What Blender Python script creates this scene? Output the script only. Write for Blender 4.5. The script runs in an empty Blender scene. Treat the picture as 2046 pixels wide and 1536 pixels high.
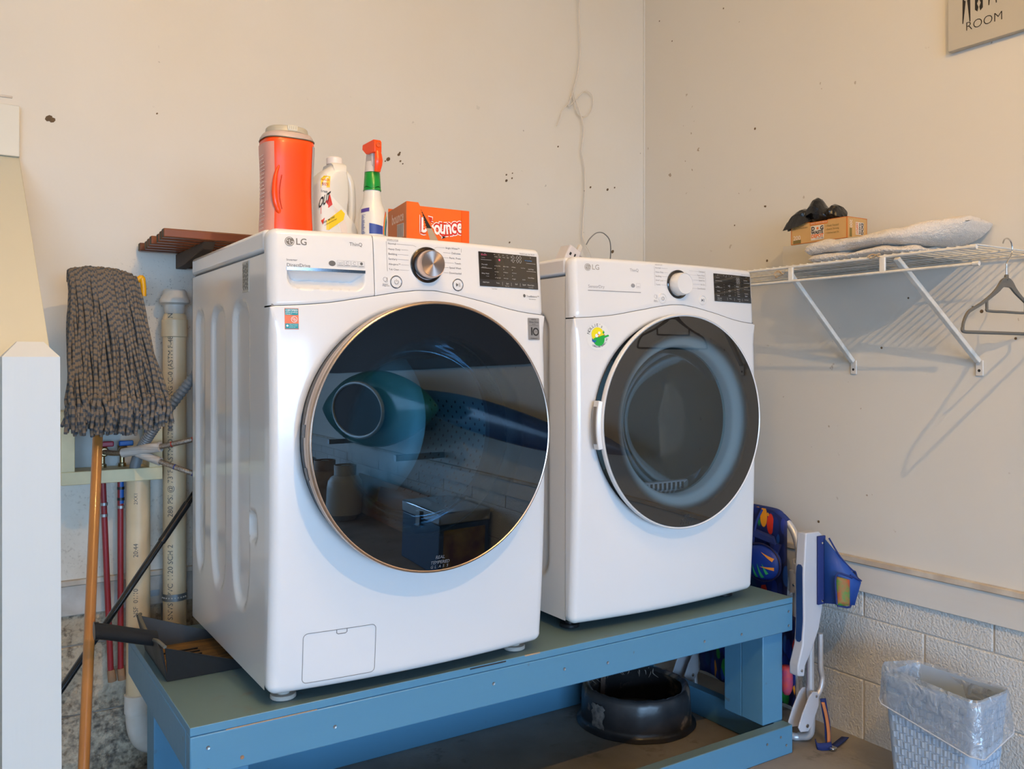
import bpy, bmesh, math, random
from mathutils import Vector, Matrix, noise
from math import sin, cos, pi, sqrt, radians
random.seed(7)
SC = bpy.context.scene
COL = SC.collection

# ------------------------------------------------------------------ camera, light, exposure
CAM_H = 1.196
cd = bpy.data.cameras.new('camera'); cam = bpy.data.objects.new('camera', cd); COL.objects.link(cam)
cd.sensor_width = 36.0; cd.sensor_fit = 'HORIZONTAL'
cd.lens = 36.0 * 1751.16 / 2046.0
cd.shift_x = 0.0
cd.shift_y = -(768.0 - 722.44) / 2046.0
cd.clip_start = 0.05; cd.clip_end = 200
cam.location = (0, 0, CAM_H)
cam.rotation_euler = (pi / 2, 0, -0.5723)
SC.camera = cam

SC.view_settings.view_transform = 'Standard'
SC.view_settings.look = 'None'
SC.view_settings.gamma = 1.0
SC.view_settings.use_curve_mapping = False
SC.view_settings.exposure = 0.0

W = bpy.data.worlds.new('world'); SC.world = W; W.use_nodes = True
wb = W.node_tree.nodes['Background']
wb.inputs[0].default_value = (0.40, 0.655, 1.0, 1); wb.inputs[1].default_value = 16.3

def area(name, loc, rot, sx, sy, power, color, portal=False, spread=None):
    l = bpy.data.lights.new(name, 'AREA'); l.shape = 'RECTANGLE'; l.size = sx; l.size_y = sy
    l.energy = power; l.color = color
    if portal: l.cycles.is_portal = True
    o = bpy.data.objects.new(name, l); COL.objects.link(o); o.location = loc; o.rotation_euler = rot
    return o
def point(name, loc, power, color, r):
    l = bpy.data.lights.new(name, 'POINT'); l.energy = power; l.color = color; l.shadow_soft_size = r
    o = bpy.data.objects.new(name, l); COL.objects.link(o); o.location = loc
    return o
# daylight comes in through the open garage door in the wall behind the camera
area('doorway_portal', (-1.0, -4.95, 1.06), (pi / 2, 0, 0), 4.8, 2.12, 1, (1, 1, 1), portal=True)
# two bare warm bulbs under the ceiling
point('ceiling_bulb', (0.72, -0.18, 2.62), 77, (1.0, 0.605, 0.215), 0.010)
point('ceiling_bulb_far', (-1.5, -2.6, 2.62), 9, (1.0, 0.60, 0.21), 0.2)
point('added_warm_fill', (0.55, 0.85, 2.80), 29, (1.0, 0.605, 0.215), 0.16)  # added fill lamp, not a known fixture; warms the upper walls

# ------------------------------------------------------------------ materials
def lin(c):
    return tuple(((v / 255.0) / 12.92 if v / 255.0 <= 0.04045 else ((v / 255.0 + 0.055) / 1.055) ** 2.4) for v in c) + (1,)
class NT:
    def __init__(s, m): s.t = m.node_tree; s.n = s.t.nodes; s.l = s.t.links
    def add(s, k, **kw):
        x = s.n.new(k)
        for a, b in kw.items(): setattr(x, a, b)
        return x
    def link(s, a, b): s.l.new(a, b)
def mat(name, color, rough=0.5, metal=0.0, bump=0.0, bscale=200.0, var=0.0, vscale=4.0, vcol=None, coat=0.0, spec=None, trans=0.0, ior=None, alpha=1.0, stretch=(1, 1, 1), dist=0.002, aniso=0.0):
    m = bpy.data.materials.new(name); m.use_nodes = True
    T = NT(m); p = T.n['Principled BSDF']
    c = color if len(color) == 4 else tuple(color) + (1,)
    p.inputs['Base Color'].default_value = c; p.inputs['Roughness'].default_value = rough; p.inputs['Metallic'].default_value = metal
    if coat: p.inputs['Coat Weight'].default_value = coat; p.inputs['Coat Roughness'].default_value = 0.08
    if spec is not None: p.inputs['Specular IOR Level'].default_value = spec
    if trans: p.inputs['Transmission Weight'].default_value = trans
    if ior: p.inputs['IOR'].default_value = ior
    if alpha < 1: p.inputs['Alpha'].default_value = alpha
    if aniso: p.inputs['Anisotropic'].default_value = aniso
    if bump or var:
        tc = T.add('ShaderNodeTexCoord'); mp = T.add('ShaderNodeMapping'); mp.inputs['Scale'].default_value = stretch
        geo = T.add('ShaderNodeNewGeometry')
        T.link(geo.outputs['Position'], mp.inputs['Vector'])
    if var:
        n = T.add('ShaderNodeTexNoise'); n.inputs['Scale'].default_value = vscale; n.inputs['Detail'].default_value = 6
        T.link(mp.outputs[0], n.inputs['Vector'])
        r = T.add('ShaderNodeMapRange'); r.inputs[1].default_value = 0.35; r.inputs[2].default_value = 0.7; r.inputs[3].default_value = 0; r.inputs[4].default_value = var
        T.link(n.outputs[0], r.inputs[0])
        mx = T.add('ShaderNodeMix', data_type='RGBA'); mx.inputs[6].default_value = c
        vc = vcol or tuple(v * 0.6 for v in c[:3])
        mx.inputs[7].default_value = tuple(vc[:3]) + (1,)
        T.link(r.outputs[0], mx.inputs[0]); T.link(mx.outputs[2], p.inputs['Base Color'])
    if bump:
        n = T.add('ShaderNodeTexNoise'); n.inputs['Scale'].default_value = bscale; n.inputs['Detail'].default_value = 4
        T.link(mp.outputs[0], n.inputs['Vector'])
        b = T.add('ShaderNodeBump'); b.inputs['Strength'].default_value = bump; b.inputs['Distance'].default_value = dist
        T.link(n.outputs[0], b.inputs['Height']); T.link(b.outputs[0], p.inputs['Normal'])
    return m

def speckle(m, color, scale, thr, amt, zlo=None, zhi=None, xlo=None, xhi=None, nscale=3.0, nthr=0.5, soft=0.04, axis='X', detail=6):
    """lays dirt specks over whatever feeds Base Color; optionally inside a height or x window"""
    T = NT(m); p = T.n['Principled BSDF']; sock = p.inputs['Base Color']
    geo = T.add('ShaderNodeNewGeometry')
    n = T.add('ShaderNodeTexNoise'); n.inputs['Scale'].default_value = scale; n.inputs['Detail'].default_value = detail; n.inputs['Roughness'].default_value = 0.6
    T.link(geo.outputs['Position'], n.inputs['Vector'])
    r = T.add('ShaderNodeMapRange'); r.inputs[1].default_value = thr; r.inputs[2].default_value = thr + soft; r.inputs[4].default_value = amt
    T.link(n.outputs[0], r.inputs[0])
    n2 = T.add('ShaderNodeTexNoise'); n2.inputs['Scale'].default_value = nscale; n2.inputs['Detail'].default_value = 3
    T.link(geo.outputs['Position'], n2.inputs['Vector'])
    r2 = T.add('ShaderNodeMapRange'); r2.inputs[1].default_value = nthr; r2.inputs[2].default_value = nthr + 0.1
    T.link(n2.outputs[0], r2.inputs[0])
    mu = T.add('ShaderNodeMath', operation='MULTIPLY'); T.link(r.outputs[0], mu.inputs[0]); T.link(r2.outputs[0], mu.inputs[1])
    out = mu.outputs[0]
    sp = T.add('ShaderNodeSeparateXYZ'); T.link(geo.outputs['Position'], sp.inputs[0])
    def win(o, lo, hi, sm, out):
        for v, a, b in ((lo, 0, 1), (hi, 1, 0)):
            if v is None: continue
            q = T.add('ShaderNodeMapRange'); q.inputs[1].default_value = v - sm; q.inputs[2].default_value = v + sm
            q.inputs[3].default_value = a; q.inputs[4].default_value = b
            T.link(sp.outputs[o], q.inputs[0])
            k = T.add('ShaderNodeMath', operation='MULTIPLY'); T.link(out, k.inputs[0]); T.link(q.outputs[0], k.inputs[1]); out = k.outputs[0]
        return out
    out = win('Z', zlo, zhi, 0.06, out); out = win(axis, xlo, xhi, 0.05, out)
    mx = T.add('ShaderNodeMix', data_type='RGBA'); mx.inputs[7].default_value = tuple(color[:3]) + (1,)
    if sock.is_linked:
        src = sock.links[0].from_socket; T.link(src, mx.inputs[6])
    else: mx.inputs[6].default_value = sock.default_value
    T.link(out, mx.inputs[0]); T.link(mx.outputs[2], sock)
    return m

WALLC = (0.70, 0.67, 0.60)
M = {}
M['wall'] = mat('wall_paint', WALLC, 0.55, bump=0.12, bscale=60, var=0.35, vscale=2.2, vcol=(0.66, 0.575, 0.43), dist=0.003)
speckle(M['wall'], (0.10, 0.07, 0.04), 26, 0.70, 0.9, nscale=2.5, nthr=0.50, soft=0.02, zlo=1.3, zhi=2.1, detail=2)
speckle(M['wall'], (0.17, 0.15, 0.13), 150, 0.60, 0.55, nscale=7, nthr=0.40, zlo=1.15, zhi=1.47, xlo=0.42, xhi=0.66, axis='X')
speckle(M['wall'], (0.16, 0.11, 0.07), 90, 0.55, 0.45, nscale=6, nthr=0.46, zlo=0.5, zhi=0.84, xhi=0.9, axis='X', soft=0.12)
speckle(M['wall'], (0.50, 0.39, 0.26), 6, 0.40, 0.55, nscale=4, nthr=0.3, zlo=0.4, zhi=0.80, xhi=0.9, axis='X', soft=0.3)
M['wallR'] = mat('wall_paint_right', (0.70, 0.68, 0.63), 0.5, bump=0.10, bscale=45, var=0.3, vscale=1.7, vcol=(0.67, 0.62, 0.53), dist=0.003)
speckle(M['wallR'], (0.30, 0.22, 0.14), 30, 0.72, 0.8, nscale=2.5, nthr=0.5, soft=0.02, detail=2)
M['block'] = mat('painted_block', (0.68, 0.67, 0.64), 0.42, bump=0.8, bscale=150, var=0.3, vscale=9, vcol=(0.56, 0.53, 0.46), dist=0.006)
M['blockD'] = mat('grimy_block', (0.53, 0.46, 0.35), 0.6, bump=0.9, bscale=70, var=0.8, vscale=7, vcol=(0.33, 0.25, 0.15), dist=0.008)
speckle(M['blockD'], (0.035, 0.03, 0.025), 46, 0.40, 0.88, nscale=5, nthr=0.34, zhi=0.24, soft=0.25)
speckle(M['blockD'], (0.085, 0.055, 0.03), 60, 0.50, 0.8, nscale=7, nthr=0.45, soft=0.16)
M['mortar'] = mat('mortar', (0.50, 0.47, 0.42), 0.8, bump=0.8, bscale=120)
M['mortarD'] = mat('grimy_mortar', (0.12, 0.10, 0.08), 0.9, bump=0.8, bscale=120, var=0.8, vscale=14, vcol=(0.4, 0.37, 0.32))
M['trim'] = mat('trim_paint', (0.68, 0.66, 0.62), 0.45, bump=0.15, bscale=30, stretch=(1, 0.1, 1), var=0.3, vscale=10, vcol=(0.5, 0.44, 0.36))
M['ledge'] = mat('ledge_paint', (0.64, 0.58, 0.49), 0.5, var=0.8, vscale=14, vcol=(0.42, 0.33, 0.24), bump=0.1)
M['ceil'] = mat('ceiling_paint', (0.80, 0.77, 0.70), 0.8)
M['floor'] = mat('concrete', (0.30, 0.28, 0.25), 0.62, bump=0.4, bscale=40, var=0.9, vscale=3.4, vcol=(0.17, 0.15, 0.125), dist=0.004)
speckle(M['floor'], (0.07, 0.06, 0.05), 14, 0.56, 0.6, nscale=3, nthr=0.45, soft=0.1)
M['dark'] = mat('far_wall', (0.10, 0.085, 0.07), 0.7, var=0.6, vscale=3)
M['ground'] = mat('driveway', (0.07, 0.07, 0.065), 0.9)
M['white'] = mat('white_enamel', (0.74, 0.745, 0.75), 0.22, coat=0.5)
M['whitep'] = mat('white_plastic', (0.745, 0.745, 0.745), 0.24, coat=0.4)
M['side'] = mat('side_enamel', (0.72, 0.71, 0.69), 0.14, coat=0.3, bump=0.03, bscale=6)
M['gap'] = mat('dark_gap', (0.03, 0.03, 0.03), 0.8)
M['seam'] = mat('seam_grey', (0.22, 0.21, 0.20), 0.6)
M['blackp'] = mat('black_plastic', (0.012, 0.012, 0.013), 0.28)
M['blackg'] = mat('black_gloss', (0.008, 0.008, 0.009), 0.06, coat=0.6)
M['chrome'] = mat('chrome', (0.62, 0.63, 0.65), 0.16, metal=1.0)
M['smoke'] = mat('smoked_chrome', (0.22, 0.23, 0.25), 0.18, metal=1.0)
M['steel'] = mat('drum_steel', (0.42, 0.46, 0.48), 0.42, metal=1.0)
M['rose'] = mat('rose_gold', (0.70, 0.57, 0.49), 0.30, metal=1.0)
M['ink'] = mat('panel_ink', (0.10, 0.10, 0.10), 0.5)
M['inkl'] = mat('light_ink', (0.30, 0.30, 0.31), 0.5)
M['logo'] = mat('logo_grey', (0.14, 0.13, 0.12), 0.35)
M['logos'] = mat('logo_silver', (0.36, 0.34, 0.31), 0.35)
M['disp'] = mat('display_print', (0.50, 0.50, 0.50), 0.4)
M['dispr'] = mat('display_pink', (0.65, 0.10, 0.20), 0.4)
M['dispb'] = mat('display_blue', (0.05, 0.30, 0.75), 0.4)
M['dispglass'] = mat('display_glass', (0.028, 0.024, 0.020), 0.05, coat=0.5)
M['dispbar'] = mat('display_bar', (0.045, 0.043, 0.042), 0.10)
M['teal'] = mat('sticker_teal', (0.0, 0.28, 0.32), 0.4)
M['orangest'] = mat('sticker_orange', (0.80, 0.17, 0.05), 0.4)
M['whiteink'] = mat('white_ink', (0.85, 0.85, 0.85), 0.4)
M['badge'] = mat('badge_grey', (0.25, 0.25, 0.25), 0.35)
M['blue'] = mat('blue_paint', (0.088, 0.245, 0.38), 0.38, bump=0.35, bscale=26, stretch=(0.12, 1, 1), var=0.35, vscale=3, vcol=(0.078, 0.21, 0.33), dist=0.003)
speckle(M['blue'], (0.10, 0.13, 0.14), 22, 0.69, 0.8, nscale=4, nthr=0.5, soft=0.02, detail=2)
M['blue_warm_top'] = mat('blue_paint_warmlit_top', (0.125, 0.215, 0.245), 0.42, bump=0.2, bscale=16, var=0.5, vscale=3, vcol=(0.13, 0.18, 0.19))  # top faces greyed in the colour to stand in for warm overhead light
speckle(M['blue_warm_top'], (0.16, 0.13, 0.09), 16, 0.62, 0.7, nscale=4, nthr=0.5, soft=0.05)
M['bareedge'] = mat('bare_wood_edge', (0.45, 0.30, 0.18), 0.7)
M['pvc'] = mat('old_pvc', (0.74, 0.59, 0.38), 0.42, var=0.6, vscale=7, vcol=(0.48, 0.36, 0.20), bump=0.05)
M['pvcw'] = mat('white_pvc', (0.68, 0.66, 0.62), 0.4, var=0.6, vscale=12, vcol=(0.50, 0.43, 0.32))
M['boxy'] = mat('yellowed_plastic', (0.82, 0.69, 0.41), 0.5, var=0.5, vscale=12, vcol=(0.5, 0.44, 0.26))
M['boxin'] = mat('box_inside', (0.50, 0.51, 0.48), 0.5, var=0.5, vscale=16, vcol=(0.35, 0.33, 0.28))
M['pex'] = mat('red_pex', (0.26, 0.022, 0.028), 0.35)
M['bluepl'] = mat('blue_plastic', (0.01, 0.10, 0.38), 0.4)
M['redpl'] = mat('red_plastic', (0.30, 0.02, 0.04), 0.4)
M['brass'] = mat('brass', (0.38, 0.29, 0.16), 0.3, metal=1.0)
M['hose'] = mat('grey_hose', (0.17, 0.18, 0.185), 0.45)
M['braid'] = mat('braided_steel', (0.50, 0.44, 0.38), 0.32, metal=1.0, bump=1.0, bscale=420, var=0.7, vscale=260, vcol=(0.2, 0.17, 0.15))
M['paper'] = mat('hose_tag_paper', (0.60, 0.56, 0.51), 0.7, var=0.8, vscale=60, vcol=(0.30, 0.27, 0.24), stretch=(0.2, 0.2, 3))
M['orange'] = mat('orange_plastic', (0.95, 0.07, 0.002), 0.33, coat=0.2)
M['pinkl'] = mat('pink_label', (0.72, 0.33, 0.26), 0.35)
M['labg'] = mat('label_grey', (0.42, 0.40, 0.44), 0.4)
M['capw'] = mat('cap_grey', (0.45, 0.42, 0.34), 0.35)
M['capp'] = mat('cap_pale', (0.52, 0.41, 0.37), 0.35)
M['bottle'] = mat('white_bottle', (0.73, 0.715, 0.66), 0.33, coat=0.2)
M['yellow'] = mat('yellow_label', (0.85, 0.58, 0.01), 0.4)
M['redl'] = mat('red_label', (0.62, 0.03, 0.01), 0.4)
M['green'] = mat('green_plastic', (0.0, 0.27, 0.03), 0.3, coat=0.2)
M['navyl'] = mat('navy_label', (0.03, 0.06, 0.30), 0.4)
M['purple'] = mat('purple_label', (0.09, 0.06, 0.30), 0.4)
M['cyanl'] = mat('cyan_label', (0.03, 0.40, 0.55), 0.4)
M['clearw'] = mat('clear_white', (0.62, 0.58, 0.54), 0.25)
M['carton'] = mat('orange_carton', (0.80, 0.12, 0.01), 0.42, var=0.3, vscale=9, vcol=(0.90, 0.22, 0.01))
M['cartond'] = mat('carton_end', (0.55, 0.17, 0.05), 0.45)
M['cartoni'] = mat('carton_inside', (0.02, 0.018, 0.016), 0.9)
M['cartonf'] = mat('carton_liner', (0.40, 0.33, 0.24), 0.8)
M['kraft'] = mat('kraft_carton', (0.58, 0.35, 0.13), 0.55, var=0.3, vscale=20, vcol=(0.50, 0.28, 0.09))
M['kraftd'] = mat('dark_olive_print', (0.20, 0.15, 0.04), 0.55)
M['kraftw'] = mat('pale_print', (0.75, 0.62, 0.48), 0.5)
M['greycard'] = mat('grey_card', (0.50, 0.47, 0.40), 0.7)
M['bagk'] = mat('black_bag', (0.009, 0.009, 0.010), 0.22, bump=0.5, bscale=40, dist=0.01)
M['towel'] = mat('towel_terry', (0.88, 0.81, 0.72), 0.95, bump=1.0, bscale=330, var=0.4, vscale=160, vcol=(0.70, 0.63, 0.57), dist=0.006)
M['wire'] = mat('white_wire', (0.74, 0.73, 0.69), 0.32, var=0.4, vscale=40, vcol=(0.5, 0.42, 0.3))
M['rust'] = mat('rust', (0.30, 0.17, 0.09), 0.8, bump=0.5)
M['hanger'] = mat('velvet_hanger', (0.135, 0.125, 0.105), 0.75, bump=0.2, bscale=500)
M['sign'] = mat('sign_face', (0.50, 0.47, 0.40), 0.5)
M['signk'] = mat('sign_print', (0.015, 0.013, 0.012), 0.5)
M['cable'] = mat('cable_white', (0.70, 0.64, 0.55), 0.4)
M['cabled'] = mat('cable_grey', (0.25, 0.25, 0.24), 0.4)
M['plugw'] = mat('plug_white', (0.72, 0.68, 0.68), 0.4)
M['plugg'] = mat('plug_grey', (0.36, 0.34, 0.36), 0.45)
M['post'] = mat('white_post', (0.57, 0.585, 0.565), 0.42, bump=0.35, bscale=40, stretch=(1, 1, 0.06), dist=0.002)
M['postc'] = mat('cream_post', (0.64, 0.62, 0.50), 0.45, bump=0.08, bscale=30)
M['wood'] = mat('stained_wood', (0.24, 0.07, 0.022), 0.28, bump=0.2, bscale=18, stretch=(0.08, 1, 1), var=0.7, vscale=9, vcol=(0.06, 0.02, 0.012))
M['woodend'] = mat('end_grain', (0.085, 0.07, 0.045), 0.8, bump=0.6, bscale=90)
M['woodb'] = mat('weathered_wood', (0.075, 0.048, 0.03), 0.7, bump=0.4, bscale=40, stretch=(1, 0.1, 1))
M['handle'] = mat('varnished_pole', (0.44, 0.185, 0.045), 0.30, coat=0.4, var=0.6, vscale=20, vcol=(0.30, 0.11, 0.02), stretch=(1, 1, 0.07), bump=0.1, bscale=40)
M['yellowp'] = mat('yellow_clamp', (0.80, 0.40, 0.005), 0.35)
M['blackpan'] = mat('dustpan_black', (0.010, 0.010, 0.011), 0.5, bump=0.2, bscale=60)
M['dust'] = mat('dusty_tan', (0.23, 0.125, 0.035), 0.9, var=0.9, vscale=30, vcol=(0.05, 0.035, 0.02), stretch=(0.4, 2, 1), bump=0.5)
M['edgeg'] = mat('worn_grey_edge', (0.13, 0.125, 0.10), 0.7)
M['ring'] = mat('tar_black', (0.018, 0.019, 0.022), 0.33, var=0.8, vscale=7, vcol=(0.06, 0.052, 0.05), bump=0.5, bscale=30)
speckle(M['ring'], (0.24, 0.17, 0.12), 13, 0.55, 0.85, nscale=5, nthr=0.47, soft=0.08)
M['alum'] = mat('brushed_alum', (0.66, 0.67, 0.70), 0.38, metal=0.45)
M['greypl'] = mat('grey_plastic', (0.50, 0.51, 0.55), 0.38)
M['navypl'] = mat('navy_plastic', (0.012, 0.04, 0.14), 0.35, bump=0.2)
M['navyf'] = mat('navy_fabric', (0.012, 0.03, 0.16), 0.8, bump=0.6, bscale=500)
M['binw'] = mat('woven_bin', (0.40, 0.49, 0.60), 0.45)
M['mat_teal_kayak'] = mat('teal_hull', (0.02, 0.22, 0.22), 0.2)
M['mat_blue_board'] = mat('blue_hull', (0.02, 0.07, 0.22), 0.2)
M['ply'] = mat('plywood', (0.50, 0.27, 0.15), 0.7, var=0.6, vscale=5)
M['tank1'] = mat('tank_white', (0.55, 0.55, 0.52), 0.4)
M['tank2'] = mat('tank_rusty', (0.48, 0.38, 0.28), 0.5, var=0.8, vscale=7, vcol=(0.2, 0.08, 0.03))
M['cooler'] = mat('cooler_side', (0.04, 0.10, 0.20), 0.4)
M['galv'] = mat('galvanised', (0.33, 0.35, 0.36), 0.4, metal=0.8)

def voro_print(name):
    """tropical print: leaf-shaped streaks of colour on navy cloth"""
    m = bpy.data.materials.new(name); m.use_nodes = True; T = NT(m); p = T.n['Principled BSDF']; p.inputs['Roughness'].default_value = 0.6
    g = T.add('ShaderNodeTexCoord'); mp = T.add('ShaderNodeMapping'); mp.inputs['Rotation'].default_value = (0.5, 0.3, 0.7); mp.inputs['Scale'].default_value = (1, 1, 0.42)
    T.link(g.outputs['Object'], mp.inputs[0])
    v = T.add('ShaderNodeTexVoronoi'); v.inputs['Scale'].default_value = 34; T.link(mp.outputs[0], v.inputs['Vector'])
    rr = T.add('ShaderNodeValToRGB'); rr.color_ramp.interpolation = 'CONSTANT'
    e = rr.color_ramp.elements; e[0].position = 0; e[0].color = (0.006, 0.02, 0.16, 1); e[1].position = 0.28; e[1].color = (0.02, 0.30, 0.05, 1)
    for q, c in ((0.46, (0.01, 0.03, 0.25, 1)), (0.60, (0.85, 0.30, 0.01, 1)), (0.68, (0.01, 0.08, 0.40, 1)), (0.80, (0.0, 0.26, 0.22, 1)), (0.88, (0.65, 0.03, 0.01, 1)), (0.94, (0.0, 0.03, 0.10, 1))):
        k = e.new(q); k.color = c
    sx = T.add('ShaderNodeSeparateXYZ'); T.link(v.outputs['Color'], sx.inputs[0]); T.link(sx.outputs[0], rr.inputs[0])
    r = T.add('ShaderNodeMapRange'); r.inputs[1].default_value = 0.46; r.inputs[2].default_value = 0.52; T.link(v.outputs['Distance'], r.inputs[0])
    mx = T.add('ShaderNodeMix', data_type='RGBA'); T.link(r.outputs[0], mx.inputs[0]); T.link(rr.outputs[0], mx.inputs[6]); mx.inputs[7].default_value = (0.004, 0.012, 0.09, 1)
    T.link(mx.outputs[2], p.inputs['Base Color'])
    return m
M['print'] = voro_print('tropical_print')
M['print2'] = mat('pouch_print', (0.03, 0.26, 0.05), .6, var=1, vscale=42, vcol=(0.50, 0.05, 0.02))

def mop_mat():
    m = bpy.data.materials.new('mop_yarn'); m.use_nodes = True; T = NT(m); p = T.n['Principled BSDF']; p.inputs['Roughness'].default_value = 0.95
    at = T.add('ShaderNodeAttribute'); at.attribute_name = 'along'
    w = T.add('ShaderNodeMath', operation='SINE'); mu = T.add('ShaderNodeMath', operation='MULTIPLY'); mu.inputs[1].default_value = 330.0
    T.link(at.outputs['Fac'], mu.inputs[0]); T.link(mu.outputs[0], w.inputs[0])
    g = T.add('ShaderNodeNewGeometry'); n = T.add('ShaderNodeTexNoise'); n.inputs['Scale'].default_value = 95; n.inputs['Detail'].default_value = 1; T.link(g.outputs['Position'], n.inputs['Vector'])
    n3 = T.add('ShaderNodeMath', operation='MULTIPLY'); n3.inputs[1].default_value = 1.3; T.link(n.outputs[0], n3.inputs[0]); n = n3
    ad = T.add('ShaderNodeMath', operation='ADD'); T.link(w.outputs[0], ad.inputs[0]); T.link(n.outputs[0], ad.inputs[1])
    r = T.add('ShaderNodeMapRange'); r.inputs[1].default_value = 0.85; r.inputs[2].default_value = 1.25; T.link(ad.outputs[0], r.inputs[0])
    mx = T.add('ShaderNodeMix', data_type='RGBA'); mx.inputs[6].default_value = (0.180, 0.145, 0.112, 1); mx.inputs[7].default_value = (0.065, 0.078, 0.095, 1)
    T.link(r.outputs[0], mx.inputs[0]); T.link(mx.outputs[2], p.inputs['Base Color'])
    b = T.add('ShaderNodeBump'); b.inputs['Strength'].default_value = 0.6; b.inputs['Distance'].default_value = 0.002; T.link(w.outputs[0], b.inputs['Height']); T.link(b.outputs[0], p.inputs['Normal'])
    return m
M['mop'] = mop_mat()

def glass_mat(name, tint, rough=0.0, mixg=0.12, add_diff=None):
    """thin coated pane: see-through with tint, mirror-like on top"""
    m = bpy.data.materials.new(name); m.use_nodes = True; T = NT(m); T.n.remove(T.n['Principled BSDF']); out = T.n['Material Output']
    tr = T.add('ShaderNodeBsdfTransparent'); tr.inputs[0].default_value = tint + (1,)
    gl = T.add('ShaderNodeBsdfGlossy'); gl.inputs[0].default_value = (0.80, 0.90, 1.0, 1); gl.inputs['Roughness'].default_value = rough
    fr = T.add('ShaderNodeFresnel'); fr.inputs[0].default_value = 1.5
    mu = T.add('ShaderNodeMath', operation='MULTIPLY_ADD'); mu.inputs[1].default_value = 0.45; mu.use_clamp = True; mu.inputs[2].default_value = mixg; T.link(fr.outputs[0], mu.inputs[0])
    mx = T.add('ShaderNodeMixShader'); T.link(mu.outputs[0], mx.inputs[0]); T.link(tr.outputs[0], mx.inputs[1]); T.link(gl.outputs[0], mx.inputs[2])
    T.link(mx.outputs[0], out.inputs[0])
    return m
M['bowl'] = glass_mat('bowl_glass', (0.72, 0.90, 0.92), 0.02, -0.025)
M['liner'] = None

def door_glass(name, cx, cz, r0, r1, dark, centre, grey):
    """one pane, printed black towards its rim (real print on the glass), clear in the middle"""
    washer_like = 'washer' in name
    m = bpy.data.materials.new(name); m.use_nodes = True; T = NT(m); T.n.remove(T.n['Principled BSDF']); out = T.n['Material Output']
    g = T.add('ShaderNodeNewGeometry'); sp = T.add('ShaderNodeSeparateXYZ'); T.link(g.outputs['Position'], sp.inputs[0])
    a = T.add('ShaderNodeMath', operation='SUBTRACT'); a.inputs[1].default_value = cx; T.link(sp.outputs['X'], a.inputs[0])
    b = T.add('ShaderNodeMath', operation='SUBTRACT'); b.inputs[1].default_value = cz; T.link(sp.outputs['Z'], b.inputs[0])
    a2 = T.add('ShaderNodeMath', operation='POWER'); a2.inputs[1].default_value = 2; T.link(a.outputs[0], a2.inputs[0])
    a3 = T.add('ShaderNodeMath', operation='ABSOLUTE'); T.link(a.outputs[0], a3.inputs[0]); T.link(a3.outputs[0], a2.inputs[0])
    b3 = T.add('ShaderNodeMath', operation='ABSOLUTE'); T.link(b.outputs[0], b3.inputs[0])
    b2 = T.add('ShaderNodeMath', operation='POWER'); b2.inputs[1].default_value = 2; T.link(b3.outputs[0], b2.inputs[0])
    s = T.add('ShaderNodeMath', operation='ADD'); T.link(a2.outputs[0], s.inputs[0]); T.link(b2.outputs[0], s.inputs[1])
    q = T.add('ShaderNodeMath', operation='SQRT'); T.link(s.outputs[0], q.inputs[0])
    r = T.add('ShaderNodeMapRange'); r.interpolation_type = 'SMOOTHSTEP'; r.inputs[1].default_value = r0; r.inputs[2].default_value = r1; T.link(q.outputs[0], r.inputs[0])
    tr = T.add('ShaderNodeBsdfTransparent'); tr.inputs[0].default_value = centre + (1,)
    df = T.add('ShaderNodeBsdfDiffuse'); df.inputs[0].default_value = dark + (1,)
    mx = T.add('ShaderNodeMixShader'); T.link(r.outputs[0], mx.inputs[0]); T.link(tr.outputs[0], mx.inputs[1]); T.link(df.outputs[0], mx.inputs[2])
    gl = T.add('ShaderNodeBsdfGlossy'); gl.inputs[0].default_value = grey + (1,); gl.inputs['Roughness'].default_value = 0.0
    fr = T.add('ShaderNodeFresnel'); fr.inputs[0].default_value = 1.52
    mu = T.add('ShaderNodeMath', operation='MULTIPLY_ADD'); mu.inputs[1].default_value = 1.8 if washer_like else 1.1; mu.inputs[2].default_value = 0.03 if washer_like else 0.015; T.link(fr.outputs[0], mu.inputs[0])
    m2 = T.add('ShaderNodeMixShader'); T.link(mu.outputs[0], m2.inputs[0]); T.link(mx.outputs[0], m2.inputs[1]); T.link(gl.outputs[0], m2.inputs[2])
    T.link(m2.outputs[0], out.inputs[0])
    return m

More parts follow.
